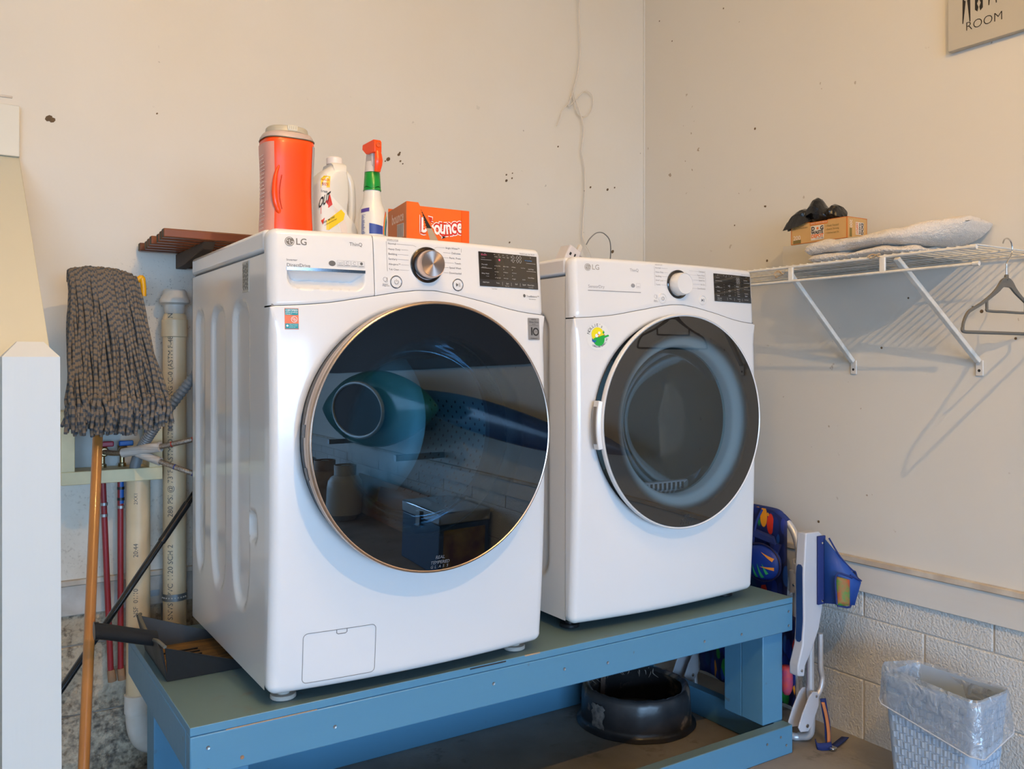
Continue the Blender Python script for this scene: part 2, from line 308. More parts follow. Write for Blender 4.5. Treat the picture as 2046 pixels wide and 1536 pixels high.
def film_mat():
    m = bpy.data.materials.new('plastic_film'); m.use_nodes = True; T = NT(m); T.n.remove(T.n['Principled BSDF']); out = T.n['Material Output']
    tr = T.add('ShaderNodeBsdfTransparent'); tr.inputs[0].default_value = (0.93, 0.95, 0.97, 1)
    gl = T.add('ShaderNodeBsdfGlossy'); gl.inputs['Roughness'].default_value = 0.18; gl.inputs[0].default_value = (1, 1, 1, 1)
    df = T.add('ShaderNodeBsdfDiffuse'); df.inputs[0].default_value = (0.75, 0.78, 0.82, 1)
    tl = T.add('ShaderNodeBsdfTranslucent'); tl.inputs[0].default_value = (0.75, 0.78, 0.82, 1)
    g = T.add('ShaderNodeNewGeometry'); n = T.add('ShaderNodeTexNoise'); n.inputs['Scale'].default_value = 26; n.inputs['Detail'].default_value = 5; n.inputs['Distortion'].default_value = 0.6
    T.link(g.outputs['Position'], n.inputs['Vector'])
    bp = T.add('ShaderNodeBump'); bp.inputs['Strength'].default_value = 1.0; bp.inputs['Distance'].default_value = 0.02; T.link(n.outputs[0], bp.inputs['Height'])
    for k in (gl, df): T.link(bp.outputs[0], k.inputs['Normal'])
    m0 = T.add('ShaderNodeMixShader'); m0.inputs[0].default_value = 0.5; T.link(df.outputs[0], m0.inputs[1]); T.link(tl.outputs[0], m0.inputs[2])
    m1 = T.add('ShaderNodeMixShader'); r = T.add('ShaderNodeMapRange'); r.inputs[1].default_value = 0.4; r.inputs[2].default_value = 0.7; r.inputs[3].default_value = 0.24; r.inputs[4].default_value = 0.55
    T.link(n.outputs[0], r.inputs[0]); T.link(r.outputs[0], m1.inputs[0])
    T.link(tr.outputs[0], m1.inputs[1]); T.link(m0.outputs[0], m1.inputs[2])
    m2 = T.add('ShaderNodeMixShader'); m2.inputs[0].default_value = 0.16; T.link(m1.outputs[0], m2.inputs[1]); T.link(gl.outputs[0], m2.inputs[2])
    T.link(m2.outputs[0], out.inputs[0])
    return m
M['film'] = film_mat()

# ------------------------------------------------------------------ mesh helpers
class B:
    def __init__(s): s.v = []; s.f = []; s.mi = []; s.cur = 0; s.at = None
    def face(s, idx): s.f.append(tuple(idx)); s.mi.append(s.cur)
    def box(s, x0, x1, y0, y1, z0, z1):
        n = len(s.v)
        for z in (z0, z1):
            for y in (y0, y1):
                for x in (x0, x1): s.v.append(Vector((x, y, z)))
        for q in ((0, 2, 3, 1), (4, 5, 7, 6), (0, 1, 5, 4), (2, 6, 7, 3), (0, 4, 6, 2), (1, 3, 7, 5)): s.face([n + i for i in q])
        return s
    def box2(s, x0, x1, y0, y1, z0, z1, k):
        s.box(x0, x1, y0, y1, z0, z1); s.mi[len(s.mi) - 6 + k] = 1; return s
    def rings(s, rings, close=True, cap=True):
        """rings: list of equally long point lists"""
        n = len(s.v); k = len(rings[0])
        for r in rings:
            for p in r: s.v.append(Vector(p))
        m = k if close else k - 1
        for i in range(len(rings) - 1):
            for j in range(m):
                a = n + i * k + j; b = n + i * k + (j + 1) % k
                s.face((a, b, b + k, a + k))
        if cap and close:
            s.face([n + j for j in reversed(range(k))]); s.face([n + (len(rings) - 1) * k + j for j in range(k)])
        return s
    def tube(s, pts, r, seg=10, cap=True, along=False):
        pts = [Vector(p) for p in pts]; rs = r if isinstance(r, (list, tuple)) else [r] * len(pts)
        t0 = (pts[1] - pts[0]).normalized(); up = Vector((0, 0, 1)) if abs(t0.z) < 0.9 else Vector((0, 1, 0))
        nrm = t0.cross(up).normalized(); out = []; L = 0
        for i, p in enumerate(pts):
            if i == 0: t = (pts[1] - p).normalized()
            elif i == len(pts) - 1: t = (p - pts[i - 1]).normalized()
            else: t = (pts[i + 1] - pts[i - 1]).normalized()
            nrm = (nrm - t * nrm.dot(t)).normalized(); bn = t.cross(nrm)
            out.append([p + (nrm * cos(2 * pi * j / seg) + bn * sin(2 * pi * j / seg)) * rs[i] for j in range(seg)])
            if along:
                if i: L += (p - pts[i - 1]).length
                s.at = s.at or []
                s.at += [L + along] * seg
        return s.rings(out, True, cap)
    def lathe(s, prof, c, seg=32, axis='Z', cap=True):
        """prof: (radius, height) pairs about axis through c"""
        c = Vector(c); R = []
        for r, h in prof:
            ring = []
            for j in range(seg):
                a = 2 * pi * j / seg; u, w = cos(a) * r, sin(a) * r
                if axis == 'Z': p = Vector((u, w, h))
                elif axis == 'Y': p = Vector((u, h, -w))
                else: p = Vector((h, u, w))
                ring.append(c + p)
            R.append(ring)
        return s.rings(R, True, cap)
    def prism(s, poly, fn, d0, d1):
        """extrude 2D polygon; fn(u, v, d) -> point"""
        return s.rings([[fn(u, v, d0) for u, v in poly], [fn(u, v, d1) for u, v in poly]])
    def grid(s, nu, nv, fn, closeu=False):
        n = len(s.v)
        for i in range(nu):
            for j in range(nv): s.v.append(Vector(fn(i, j)))
        for i in range(nu if closeu else nu - 1):
            for j in range(nv - 1):
                a = n + i * nv + j; b = n + ((i + 1) % nu) * nv + j
                s.face((a, b, b + 1, a + 1))
        return s
    def add(s, me, fn=lambda p: p):
        n = len(s.v)
        for v in me[0]: s.v.append(Vector(fn(v)))
        for f in me[1]: s.face([n + i for i in f])
        return s

def wloc(o):
    v = Vector((0, 0, 0))
    while o: v = v + o.location; o = o.parent
    return v
def obj(name, b, mats, parent=None, smooth=35, bevel=0, bseg=2, flip=False):
    me = bpy.data.meshes.new(name)
    off = wloc(parent)
    if parent is None:
        xs = [p.x for p in b.v]; ys = [p.y for p in b.v]; zs = [p.z for p in b.v]
        off = Vector(((min(xs) + max(xs)) / 2, (min(ys) + max(ys)) / 2, min(zs)))
    me.from_pydata([tuple(p - off) for p in b.v], [], b.f)
    if not isinstance(mats, (list, tuple)): mats = [mats]
    for m in mats: me.materials.append(m)
    if len(mats) > 1:
        for p, i in zip(me.polygons, b.mi): p.material_index = i
    if b.at:
        a = me.attributes.new('along', 'FLOAT', 'POINT'); a.data.foreach_set('value', b.at)
    bm = bmesh.new(); bm.from_mesh(me)
    if len(bm.faces) < 40000: bmesh.ops.recalc_face_normals(bm, faces=bm.faces)
    bm.to_mesh(me); bm.free()
    if smooth:
        for p in me.polygons: p.use_smooth = True
        me.set_sharp_from_angle(angle=radians(smooth))
    o = bpy.data.objects.new(name, me); COL.objects.link(o)
    if parent: o.parent = parent
    else: o.location = off
    if parent and any(k in name for k in PRINT) and 'leaf' not in name: o['kind'] = 'stuff'
    if bevel:
        md = o.modifiers.new('bevel', 'BEVEL'); md.width = bevel; md.segments = bseg; md.limit_method = 'ANGLE'; md.angle_limit = radians(40); md.harden_normals = False
    return o
PRINT = ('lettering', 'print', 'symbol', 'marks', 'logo', 'text_lines', 'digits', 'label_lines', 'barcode')
def tag(o, label, cat, group=None, kind=None):
    if label: o['label'] = label
    if cat: o['category'] = cat
    if group: o['group'] = group
    if kind: o['kind'] = kind
    return o
def thing(name, label, cat, loc, group=None):
    o = bpy.data.objects.new(name, None); COL.objects.link(o); o.location = loc; o.empty_display_size = 0.05
    return tag(o, label, cat, group)
def struct(name, b, m, **k):
    o = obj(name, b, m, **k)
    if o.parent is None: o['kind'] = 'structure'
    return o

_tc = {}
def text(sx, size=1.0, align='LEFT', thick=0.0, shear=0.0):
    """text outline as (verts, faces) in the x / z plane"""
    k = (sx, align, thick, shear)
    if k not in _tc:
        c = bpy.data.curves.new('t', 'FONT'); c.body = sx; c.size = 1.0; c.align_x = align; c.align_y = 'CENTER'; c.resolution_u = 3; c.offset = thick; c.shear = shear
        o = bpy.data.objects.new('t', c); COL.objects.link(o)
        dg = bpy.context.evaluated_depsgraph_get(); me = bpy.data.meshes.new_from_object(o.evaluated_get(dg))
        _tc[k] = ([tuple(v.co) for v in me.vertices], [tuple(p.vertices) for p in me.polygons])
        bpy.data.objects.remove(o); bpy.data.curves.remove(c); bpy.data.meshes.remove(me)
    v, f = _tc[k]
    return [(p[0] * size, p[1] * size) for p in v], f
def put_text(b, s, u, v, size, surf, **k):
    m = text(s, size, **k)
    b.add(m, lambda p: surf(u + p[0], v + p[1]))
    return b
def text_w(s, width, **k):
    """size that makes string s as wide as width"""
    v, f = text(s, 1.0, **k); w = max(p[0] for p in v) - min(p[0] for p in v)
    return width / w
def decal_poly(b, poly, surf):
    n = len(b.v)
    for u, v in poly: b.v.append(Vector(surf(u, v)))
    b.face(list(range(n, n + len(poly)))); return b
def stroke(b, pts, w, surf):
    """flat ribbon through 2D points on a surface"""
    Q = [Vector(p) for p in pts]
    if len(Q) > 8 and 0 < (Q[0] - Q[-1]).length < 1.6 * (Q[0] - Q[1]).length: Q.append(Q[0])
    P = [Q[0]]; L = []; R = []
    for a, c in zip(Q, Q[1:]):
        k = max(1, int((c - a).length / 0.012))
        for i in range(1, k + 1): P.append(a.lerp(c, i / k))
    for i, p in enumerate(P):
        a = P[max(0, i - 1)]; c = P[min(len(P) - 1, i + 1)]; t = (c - a).normalized(); n = Vector((-t.y, t.x)) * w / 2
        L.append(surf(*(p + n))); R.append(surf(*(p - n)))
    k = len(b.v)
    for a, c in zip(L, R): b.v.append(Vector(a)); b.v.append(Vector(c))
    for i in range(len(P) - 1): b.face((k + 2 * i, k + 2 * i + 1, k + 2 * i + 3, k + 2 * i + 2))
    return b
def circ(cx, cz, r, n=24, a0=0, a1=2 * pi):
    return [(cx + r * cos(a0 + (a1 - a0) * i / n), cz + r * sin(a0 + (a1 - a0) * i / n)) for i in range(n + (0 if abs(a1 - a0) >= 2 * pi - 1e-6 else 1))]
def rrect(x0, x1, z0, z1, r, n=6):
    P = []
    for cx, cz, a in ((x1 - r, z0 + r, -pi / 2), (x1 - r, z1 - r, 0), (x0 + r, z1 - r, pi / 2), (x0 + r, z0 + r, pi)):
        for i in range(n + 1): P.append((cx + r * cos(a + pi / 2 * i / n), cz + r * sin(a + pi / 2 * i / n)))
    return P
def bez(p0, p1, p2, p3, n=12):
    p0, p1, p2, p3 = map(Vector, (p0, p1, p2, p3)); o = []
    for i in range(n + 1):
        t = i / n; o.append(p0 * (1 - t) ** 3 + p1 * 3 * t * (1 - t) ** 2 + p2 * 3 * t * t * (1 - t) + p3 * t ** 3)
    return o
def spline(pts, n=8):
    """Catmull-Rom through points"""
    P = [Vector(p) for p in pts]; P = [P[0] * 2 - P[1]] + P + [P[-1] * 2 - P[-2]]; o = []
    for i in range(1, len(P) - 2):
        for j in range(n):
            t = j / n; a, b, c, d = P[i - 1], P[i], P[i + 1], P[i + 2]
            o.append(0.5 * ((2 * b) + (c - a) * t + (2 * a - 5 * b + 4 * c - d) * t * t + (3 * b - a - 3 * c + d) * t ** 3))
    o.append(P[-2]); return o
# ------------------------------------------------------------------ the room
BW = 2.768; RW = 2.437; ZLEDGE = 0.575; CEIL = 2.95; XL = -3.6; YF = -5.0
struct('floor', B().box(XL, RW + 0.1, YF, BW + 0.1, -0.1, 0.0), M['floor'])
struct('ceiling', B().box(XL, RW + 0.1, YF, BW + 0.1, CEIL, CEIL + 0.1), M['ceil'])
struct('driveway', B().box(-12, 8, -16, YF - 0.101, -0.15, -0.03), M['ground'])
struct('wall_left', B().box(XL - 0.1, XL, YF, BW + 0.1, 0, CEIL), M['wallR'])
# wall with the open garage door behind the camera
far = B(); far.box(1.45, RW + 0.1, YF - 0.1, YF, 0, CEIL); far.box(XL, 1.45, YF - 0.1, YF, 2.12, CEIL); far.box(XL, -3.4, YF - 0.1, YF, 0, 2.12)
struct('wall_front', far, M['dark'])

def block_wall(name, axis, pos, lo, hi, mats, first, wall_mat, hole=None):
    """plaster over three courses of block: mortar bed, separate blocks, ledge and board"""
    t = 0.0045
    b = B()
    if axis == 'X': b.box(pos, pos + 0.1, lo, hi, 0.475, CEIL)
    else: b.box(lo, hi, pos, pos + 0.1, 0.475, CEIL)
    w = struct(name, b, wall_mat)
    mb = B()
    if axis == 'X': mb.box(pos + t, pos + 0.1, lo, hi, 0, 0.4755)
    else: mb.box(lo, hi, pos + t, pos + 0.1, 0, 0.4755)
    obj('mortar_bed', mb, mats[1], w)
    meshes = {}
    for k, (z0, z1) in enumerate(((-0.005, 0.187), (0.191, 0.386), (0.390, 0.48))):
        off = first + (0.205 if k == 1 else 0)
        y = off
        while y - 0.41 > lo: y -= 0.41
        while y < hi:
            a, c = max(lo, y + 0.0025), min(hi, y + 0.4075)
            if c - a > 0.03:
                key = (k, round(c - a, 3))
                if key not in meshes:
                    q = B()
                    if axis == 'X': q.box(pos + 0.001, pos + 0.05, 0, c - a, z0, z1)
                    else: q.box(0, c - a, pos + 0.001, pos + 0.05, z0, z1)
                    o = obj('block', q, mats[0], w, smooth=0, bevel=0.0035)
                    meshes[key] = o
                else:
                    o = meshes[key].copy(); COL.objects.link(o)
                if axis == 'X': o.location.y = a
                else: o.location.x = a
            y += 0.41
    return w
wr = block_wall('wall_right', 'X', RW, YF, BW, (M['block'], M['mortar']), 1.32, M['wallR'])
# parts were placed as offsets from the wall object, whose own origin is not zero
wb_ = block_wall('wall_back', 'Y', BW, XL, RW, (M['blockD'], M['mortarD']), 0.13, M['wall'])
struct('trim_1', B().box(RW - 0.020, RW, YF, BW - 0.006, 0.558, 0.577), M['ledge'], bevel=0.003)
struct('trim_2', B().box(RW - 0.012, RW, YF, BW - 0.006, 0.470, 0.558), M['trim'], bevel=0.002)
struct('trim_3', B().box(XL, RW - 0.021, BW - 0.016, BW, 0.562, 0.578), M['ledge'], bevel=0.003)
struct('trim_4', B().box(XL, RW - 0.021, BW - 0.012, BW, 0.478, 0.562), mat('grimy_trim', (0.55, 0.54, 0.51), 0.5, var=0.8, vscale=11, vcol=(0.28, 0.22, 0.15), bump=0.2), bevel=0.002)
# the strip in the corner where the two boards meet
struct('trim_5', B().box(RW - 0.006, RW, BW - 0.006, BW, 0.577, CEIL), M['wallR'])

# old nail holes and knocks in the plaster
HB = [(1.276, 1.893, 0.0076), (1.316, 1.914, 0.0057), (1.322, 1.892, 0.0038), (1.32, 1.921, 0.0038), (1.224, 1.917, 0.0029), (1.331, 1.884, 0.0029), (1.265, 1.885, 0.0029), (1.758, 1.895, 0.0038), (1.758, 1.873, 0.0057), (1.785, 1.904, 0.0029), (1.783, 1.885, 0.0038), (1.996, 2.032, 0.0038), (2.155, 1.891, 0.0047), (2.242, 1.891, 0.0057), (2.279, 1.903, 0.0038), (2.268, 1.642, 0.0076), (2.125, 1.874, 0.0029), (1.772, 1.643, 0.0038), (0.838, 1.897, 0.0029), (0.239, 1.878, 0.0095), (0.248, 1.874, 0.0076), (0.525, 1.935, 0.0029), (0.688, 1.584, 0.0029)]
HR = [(2.172, 2.032, 0.0048), (2.324, 2.515, 0.0032), (2.6, 2.478, 0.0032), (2.674, 2.582, 0.0032), (2.124, 1.746, 0.004), (2.128, 1.747, 0.0032), (2.269, 1.698, 0.0032), (2.117, 1.553, 0.0048), (1.665, 1.239, 0.004), (1.31, 1.4, 0.0032), (1.352, 1.337, 0.0056), (1.259, 1.259, 0.004), (1.899, 0.664, 0.0048), (1.575, 1.388, 0.0032)]
hole_m = mat('knocked_plaster', (0.13, 0.085, 0.045), 0.9)
for x, z, r in HB:
    n = 7; b = B(); b.lathe([(r, -0.0004), (r * .55, -0.0008), (.0001, -0.0004)], (x, BW, z), 7, 'Y', cap=False)
    for v in b.v: v.x += (v.z - z) * .35
    obj('nail_hole', b, hole_m, wb_, smooth=0)
for y, z, r in HR:
    b = B(); b.lathe([(r, -0.0004), (r * .55, -0.0008), (.0001, -0.0004)], (RW, y, z), 7, 'X', cap=False); obj('nail_hole', b, hole_m, wr, smooth=0)
obj('torn_paint', B().box(0.100, 0.150, BW - .003, BW - .0005, 1.919, 1.925), M['ledge'], wb_, bevel=.001)

# ------------------------------------------------------------------ laundry machines
PW = 0.686; PH = 0.9693; Z0 = 0.504
def seam_z(x):
    P = [(0, .807), (.114, .816), (.226, .835), (.308, .8485), (.345, .8515), (.385, .8500), (.49, .834), (.592, .815), (.686, .807)]
    for i in range(len(P) - 1):
        if x <= P[i + 1][0]:
            p0 = P[max(0, i - 1)]; p1 = P[i]; p2 = P[i + 1]; p3 = P[min(len(P) - 1, i + 2)]
            t = max(0, (x - p1[0]) / (p2[0] - p1[0]))
            return 0.5 * ((2 * p1[1]) + (p2[1] - p0[1]) * t + (2 * p0[1] - 5 * p1[1] + 4 * p2[1] - p3[1]) * t * t + (3 * p1[1] - p0[1] - 3 * p2[1] + p3[1]) * t ** 3)
    return P[-1][1]

def machine(kind):
    washer = kind == 'washer'
    X0, YS = (0.5553, 1.816) if washer else (1.3745, 1.872)
    HB = 0.025 if washer else 0.018
    DEP = 0.640
    if washer:
        T = thing('washing_machine', 'white front-load washing machine with rose gold dial and dark glass door', 'washing machine', (X0 + PW / 2, YS + 0.3, 0.476))
    else:
        T = thing('tumble_dryer', 'white front-load dryer with white dial and round sticker, right of the washer', 'dryer', (X0 + PW / 2, YS + 0.3, 0.476))
    def yoff(x, z):
        return 0.025 + 0.025 * (1 - (2 * x / PW - 1) ** 2) + HB * (1 - ((z - PH / 2) / (PH / 2)) ** 2)
    def S(x, z, d=0.0): return Vector((X0 + x, YS - yoff(x, z) - d, Z0 + z))       # point on the front skin, d in front of it
    surf = lambda d: (lambda u, v: S(u, v, d))
    EN = M['white']; PL = M['whitep']
    # cabinet: side sheets with pressed ribs, back, bottom, top lid
    cx, cz = 0.343, (0.529 if washer else 0.527)
    c = B(); zt = 0.918
    n = 90; mz = 120
    ribs = ((0.110, 0.245), (0.305, 0.44), (0.505, 0.60)) if washer else ((0.075, 0.30), (0.36, 0.58))
    def side(i, j):
        y = DEP * i / n; z = 0.006 + (zt - 0.006) * j / mz; d = 0
        for a, b_ in ribs:
            z1 = 0.83; z0 = 0.13; h = (b_ - a) / 2
            if not washer: z0 = 0.10
            m_ = (a + b_) / 2; r = min(h, 0.055); zb_ = z0 + (0.07 if washer else 0)
            # rounded slot distance
            qx = abs(y - m_) - (h - r); qz = max(z - (z1 - r), (zb_ + r) - z)
            if washer: qz = max(z - (z1 - r), ((zb_ + r) - z) * 0.45)
            dd = (sqrt(max(qx, 0) ** 2 + max(qz, 0) ** 2) + min(max(qx, qz), 0)) - r
            t = max(0, min(1, -dd / 0.014)); t = t * t * (3 - 2 * t); d = max(d, t * 0.009)
        if washer:   # lifting dimple near the front edge
            qa = abs(y - 0.085) / 0.030; qb = abs(z - 0.335) / 0.034; e = max(qa, qb, (qa + qb) * 0.62)
            t = max(0, min(1, (1 - e) * 3)); d = max(d, t * 0.013)
        return (X0 + 0.001 + d, YS + 0.002 + y, Z0 + z)
    c.grid(n + 1, mz + 1, side)
    obj('side_panel', c, M['side'], T, smooth=60)
    obj('cabinet', B().box(X0 + 0.016, X0 + PW - 0.001, YS + 0.001, YS + DEP, Z0 + 0.006, Z0 + zt), M['side'], T, smooth=0) if False else None
    cb = B()
    # right side, back and floor of the casing as thin sheets (the drum sits inside)
    cb.box(X0 + PW - 0.004, X0 + PW - 0.001, YS + 0.002, YS + DEP, Z0 + 0.006, Z0 + zt)
    cb.box(X0 + 0.001, X0 + PW - 0.001, YS + DEP - 0.001, YS + DEP + 0.002, Z0 + 0.006, Z0 + zt)
    cb.box(X0 + 0.012, X0 + PW - 0.004, YS + 0.002, YS + DEP - 0.002, Z0 + 0.004, Z0 + 0.009)
    obj('casing', cb, M['side'], T, smooth=0)
    ld = B().box(X0, X0 + PW, YS + 0.002, YS + DEP + 0.004, Z0 + zt + 0.004, Z0 + PH)
    obj('lid', ld, M['whitep'] if washer else M['white'], T, bevel=0.009, bseg=3)
    obj('lid_gap', B().box(X0 + 0.006, X0 + PW - 0.006, YS + 0.004, YS + DEP - 0.004, Z0 + zt, Z0 + zt + 0.004), M['seam'], T, smooth=0)
    # front sheet below the seam, with the round opening, edges rolled back to the side
    out = []; rr = []
    N1 = 60
    xs = [PW * i / N1 for i in range(N1 + 1)]
    for x in xs[1:-1]: out.append((x, seam_z(x) - 0.0009)); rr.append(0.0018)
    ns = 26
    for i in range(ns + 1):
        z = 0.8045 - (0.8045 - 0.022) * i / ns; out.append((PW, z)); rr.append(0.004 + 0.018 * min(1, i / 1.5))
    for i in range(1, 6):
        a = pi / 2 * i / 6; out.append((PW - 0.022 + 0.022 * cos(a), 0.022 - 0.022 * sin(a))); rr.append(0.02)
    for i in range(25):
        out.append((PW - 0.022 - (PW - 0.044) * i / 24, 0.0)); rr.append(0.02)
    for i in range(1, 6):
        a = pi / 2 * i / 6; out.append((0.022 - 0.022 * sin(a), 0.022 - 0.022 * cos(a))); rr.append(0.02)
    for i in range(ns + 1):
        z = 0.022 + (0.8045 - 0.022) * i / ns; out.append((0, z)); rr.append(0.004 + 0.018 * min(1, (ns - i) / 1.5))
    no = len(out); nrm = []
    for i in range(no):
        a = Vector(out[i - 1]); b_ = Vector(out[(i + 1) % no]); t = (b_ - a).normalized(); nrm.append(Vector((-t.y, t.x)))   # outline runs clockwise
    for i in range(no):
        to = Vector(out[i]) - Vector((cx, cz))
        if nrm[i].dot(to) < 0: nrm[i] = -nrm[i]
    RH = 0.285
    R = []
    def circp(i, r):
        d = (Vector(out[i]) - Vector((cx, cz))).normalized(); return Vector((cx, cz)) + d * r
    inset = [Vector(out[i]) - nrm[i] * rr[i] for i in range(no)]
    R.append([S(circp(i, RH).x, circp(i, RH).y, -0.06) for i in range(no)])
    R.append([S(circp(i, RH).x, circp(i, RH).y, -0.006) for i in range(no)])
    R.append([S(circp(i, RH + 0.006).x, circp(i, RH + 0.006).y, -0.001) for i in range(no)])
    for t in [q_ / 14 for q_ in range(15)]:
        ring = []
        for i in range(no):
            p = circp(i, RH + 0.012).lerp(inset[i], t); ring.append(S(p.x, p.y))
        R.append(ring)
    for a in (20, 40, 60, 78, 90):
        ring = []
        for i in range(no):
            p = inset[i] + nrm[i] * rr[i] * sin(radians(a)); q = S(inset[i].x, inset[i].y, -rr[i] * (1 - cos(radians(a)))); ring.append(Vector((X0 + p.x, q.y, Z0 + p.y)))
        R.append(ring)
    R.append([Vector((X0 + out[i][0], YS, Z0 + out[i][1])) for i in range(no)])
    fp = B().rings(R, True, False)
    obj('front_panel', fp, EN, T, smooth=50)
    # control fascia above the seam
    def fascia(x0, x1, name, pocket=False):
        b = B(); st = 0.0022 if pocket else 0.006
        nx = max(4, int((x1 - x0) / st)); nz = 70 if pocket else 30
        U = [x0 + (x1 - x0) * i / nx for i in range(nx + 1)]
        for e in (x0, x1):
            s_ = 1 if e == x0 else -1
            U += [e + s_ * k for k in (0.0006, 0.0013, 0.003, 0.005, 0.008, 0.012, 0.016)]
        U = sorted(set(round(u, 5) for u in U if x0 <= u <= x1))
        rc = 0.020
        def rnd(d, r): return 0 if d >= r else r - sqrt(max(0, r * r - (r - d) ** 2))
        def top(x):
            e = min(x, PW - x); return PH - (rc - sqrt(max(0, rc * rc - (rc - e) ** 2)) if e < rc else 0)
        def fn(i, j):
            x = U[i]; zb_ = seam_z(x) + 0.0009; ztp = top(x); t = j / nz
            # denser near the upper rim
            t = 1 - (1 - t) ** 1.5
            z = zb_ + (ztp - zb_) * t
            dx = min(x if x0 == 0 else 9, PW - x if x1 == PW else 9)
            y = yoff(x, z) - 0.012 * 0 
            y -= rnd(dx, 0.020) + rnd(ztp - z, 0.012) + rnd(z - zb_, 0.002)
            if x0 != 0: y -= rnd(x - x0, 0.0015)
            if x1 != PW: y -= rnd(x1 - x, 0.0015)
            if pocket:
                a, b_, zt_, zl = 0.035, 0.202, 0.8835, 0.8435; r = 0.024
                qx = abs(x - (a + b_) / 2) - ((b_ - a) / 2 - r); qz = (zl + r) - z
                dd = (sqrt(max(qx, 0) ** 2 + max(qz, 0) ** 2) + min(max(qx, qz), 0)) - r; dd = max(dd, z - zt_)
                m_ = max(0, min(1, -dd / 0.004)); m_ = m_ * m_ * (3 - 2 * m_)
                k = max(0, min(1, (-dd - 0.003) / 0.022))
                y -= m_ * (0.006 + 0.034 * k)
            y = max(y, 0.0)
            return Vector((X0 + x, YS - y, Z0 + z))
        b.grid(len(U), nz + 1, fn)
        # rim back to the casing: top edge and the two ends
        for (ii, jj) in ((None, nz), (0, None), (len(U) - 1, None), (None, 0)):
            idx = [(i, jj) for i in range(len(U))] if ii is None else [(ii, j) for j in range(nz + 1)]
            P = [fn(*q) for q in idx]; Q = [Vector((p.x, YS + 0.0, p.z)) for p in P]
            b.rings([P, Q], False, False)
        return obj(name, b, PL if washer else EN, T, smooth=50)
    XS = 0.2235
    if washer:
        dr = fascia(0.0, XS - 0.0007, 'detergent_drawer', True)
        hb = B()
        zz = 0.8835
        hb.rings([[S(u, zz - 0.0010 + 0.006 * 0, 0.001 - 0.008), S(u, zz - 0.0015, 0.002), S(u, zz + 0.0048, 0.0028), S(u, zz + 0.0055, -0.004)] for u in [0.0345 + (0.2025 - 0.0345) * i / 12 for i in range(13)]])
        obj('drawer_grip', hb, M['smoke'], dr, smooth=50)
        fascia(XS + 0.0007, PW, 'control_fascia')
        gb = B(); gb.rings([[S(XS - 0.002, z, -0.004), S(XS + 0.002, z, -0.004)] for z in [seam_z(XS) + (PH - 0.004 - seam_z(XS)) * i / 8 for i in range(9)]], False, False)
        obj('drawer_gap', gb, M['gap'], T)
    else:
        fascia(0.0, PW, 'control_fascia')
    # dark line behind the seam
    sb = B(); sb.rings([[S(x, seam_z(x) - 0.004, -0.005), S(x, seam_z(x) + 0.004, -0.005)] for x in [0.004 + (PW - 0.008) * i / 60 for i in range(61)]], False, False)
    obj('panel_gap', sb, M['seam'], T)
    # dial
    rc_ = (0.350, 0.909); kz = rc_[1]
    db = B(); q = S(*rc_)
    db.lathe([(0.0402, 0.004), (0.0402, -0.0035), (0.0385, -0.0045), (0.033, -0.0028), (0.030, 0.002), (0.001, 0.002)], (q.x, q.y, q.z), 64, 'Y', cap=False)
    dl = obj('dial_dish', db, M['blackg'], T, smooth=40)
    kb = B(); H_ = -0.034 if washer else -0.031
    kb.lathe([(0.0320, 0.0), (0.0320, H_ * 0.5), (0.0305, H_ + 0.004), (0.0285, H_), (0.0280, H_ + 0.001), (0.0001, H_ + 0.0012)], (q.x, q.y, q.z), 72, 'Y', cap=False)
    if washer:
        m = bpy.data.materials.new('brushed_dial'); m.use_nodes = True; NN = NT(m); p = NN.n['Principled BSDF']; p.inputs['Metallic'].default_value = 1; p.inputs['Base Color'].default_value = (0.72, 0.56, 0.48, 1); p.inputs['Roughness'].default_value = 0.34; p.inputs['Anisotropic'].default_value = 0.85
        tg = NN.add('ShaderNodeTangent'); tg.direction_type = 'RADIAL'; tg.axis = 'Y'; NN.link(tg.outputs[0], p.inputs['Tangent'])
        kn = obj('dial', kb, m, None, smooth=30)
        kn.parent = T; kn.location = kn.location - T.location
    else: obj('dial', kb, M['whitep'], T, smooth=30)
    # round push buttons
    for (bx, bz, nm, r) in ((0.2735 if washer else 0.2905, 0.867, 'power_button', 0.0145), (0.429 if washer else 0.4455, 0.868, 'start_button', 0.0145)):
        p = S(bx, bz)
        rb = B().lathe([(r, 0.003), (r, -0.0018), (r - 0.0008, -0.0026), (r - 0.0018, -0.0026), (r - 0.0022, -0.001), (r - 0.003, -0.001)], p, 36, 'Y', cap=False)
        ring = obj('button_ring', rb, M['chrome'] if washer else M['whitep'], None)
        bb = B().lathe([(r - 0.0025, 0.003), (r - 0.0025, -0.0012), (r - 0.0035, -0.0020), (0.0001, -0.0024)], p, 32, 'Y', cap=False)
        bt = obj(nm, bb, M['whitep'], T); 
        ring.parent = bt; ring.location = ring.location - wloc(bt)
        ib = B(); sf = lambda u, v: S(u, v, 0.0030)
        if nm == 'power_button':
            pts = circ(bx, bz, 0.0046, 20, radians(125), radians(415)); stroke(ib, pts, 0.0009, sf); stroke(ib, [(bx, bz + 0.0005), (bx, bz + 0.0062)], 0.0009, sf)
        else:
            decal_poly(ib, [(bx - 0.0055, bz - 0.0045), (bx - 0.0055, bz + 0.0045), (bx + 0.0005, bz)], sf)
            stroke(ib, [(bx + 0.0020, bz - 0.0045), (bx + 0.0020, bz + 0.0045)], 0.0009, sf); stroke(ib, [(bx + 0.0045, bz - 0.0045), (bx + 0.0045, bz + 0.0045)], 0.0009, sf)
        obj('symbol', ib, M['ink'], bt, smooth=0)
    # smoked display
    sf1 = surf(0.0012)
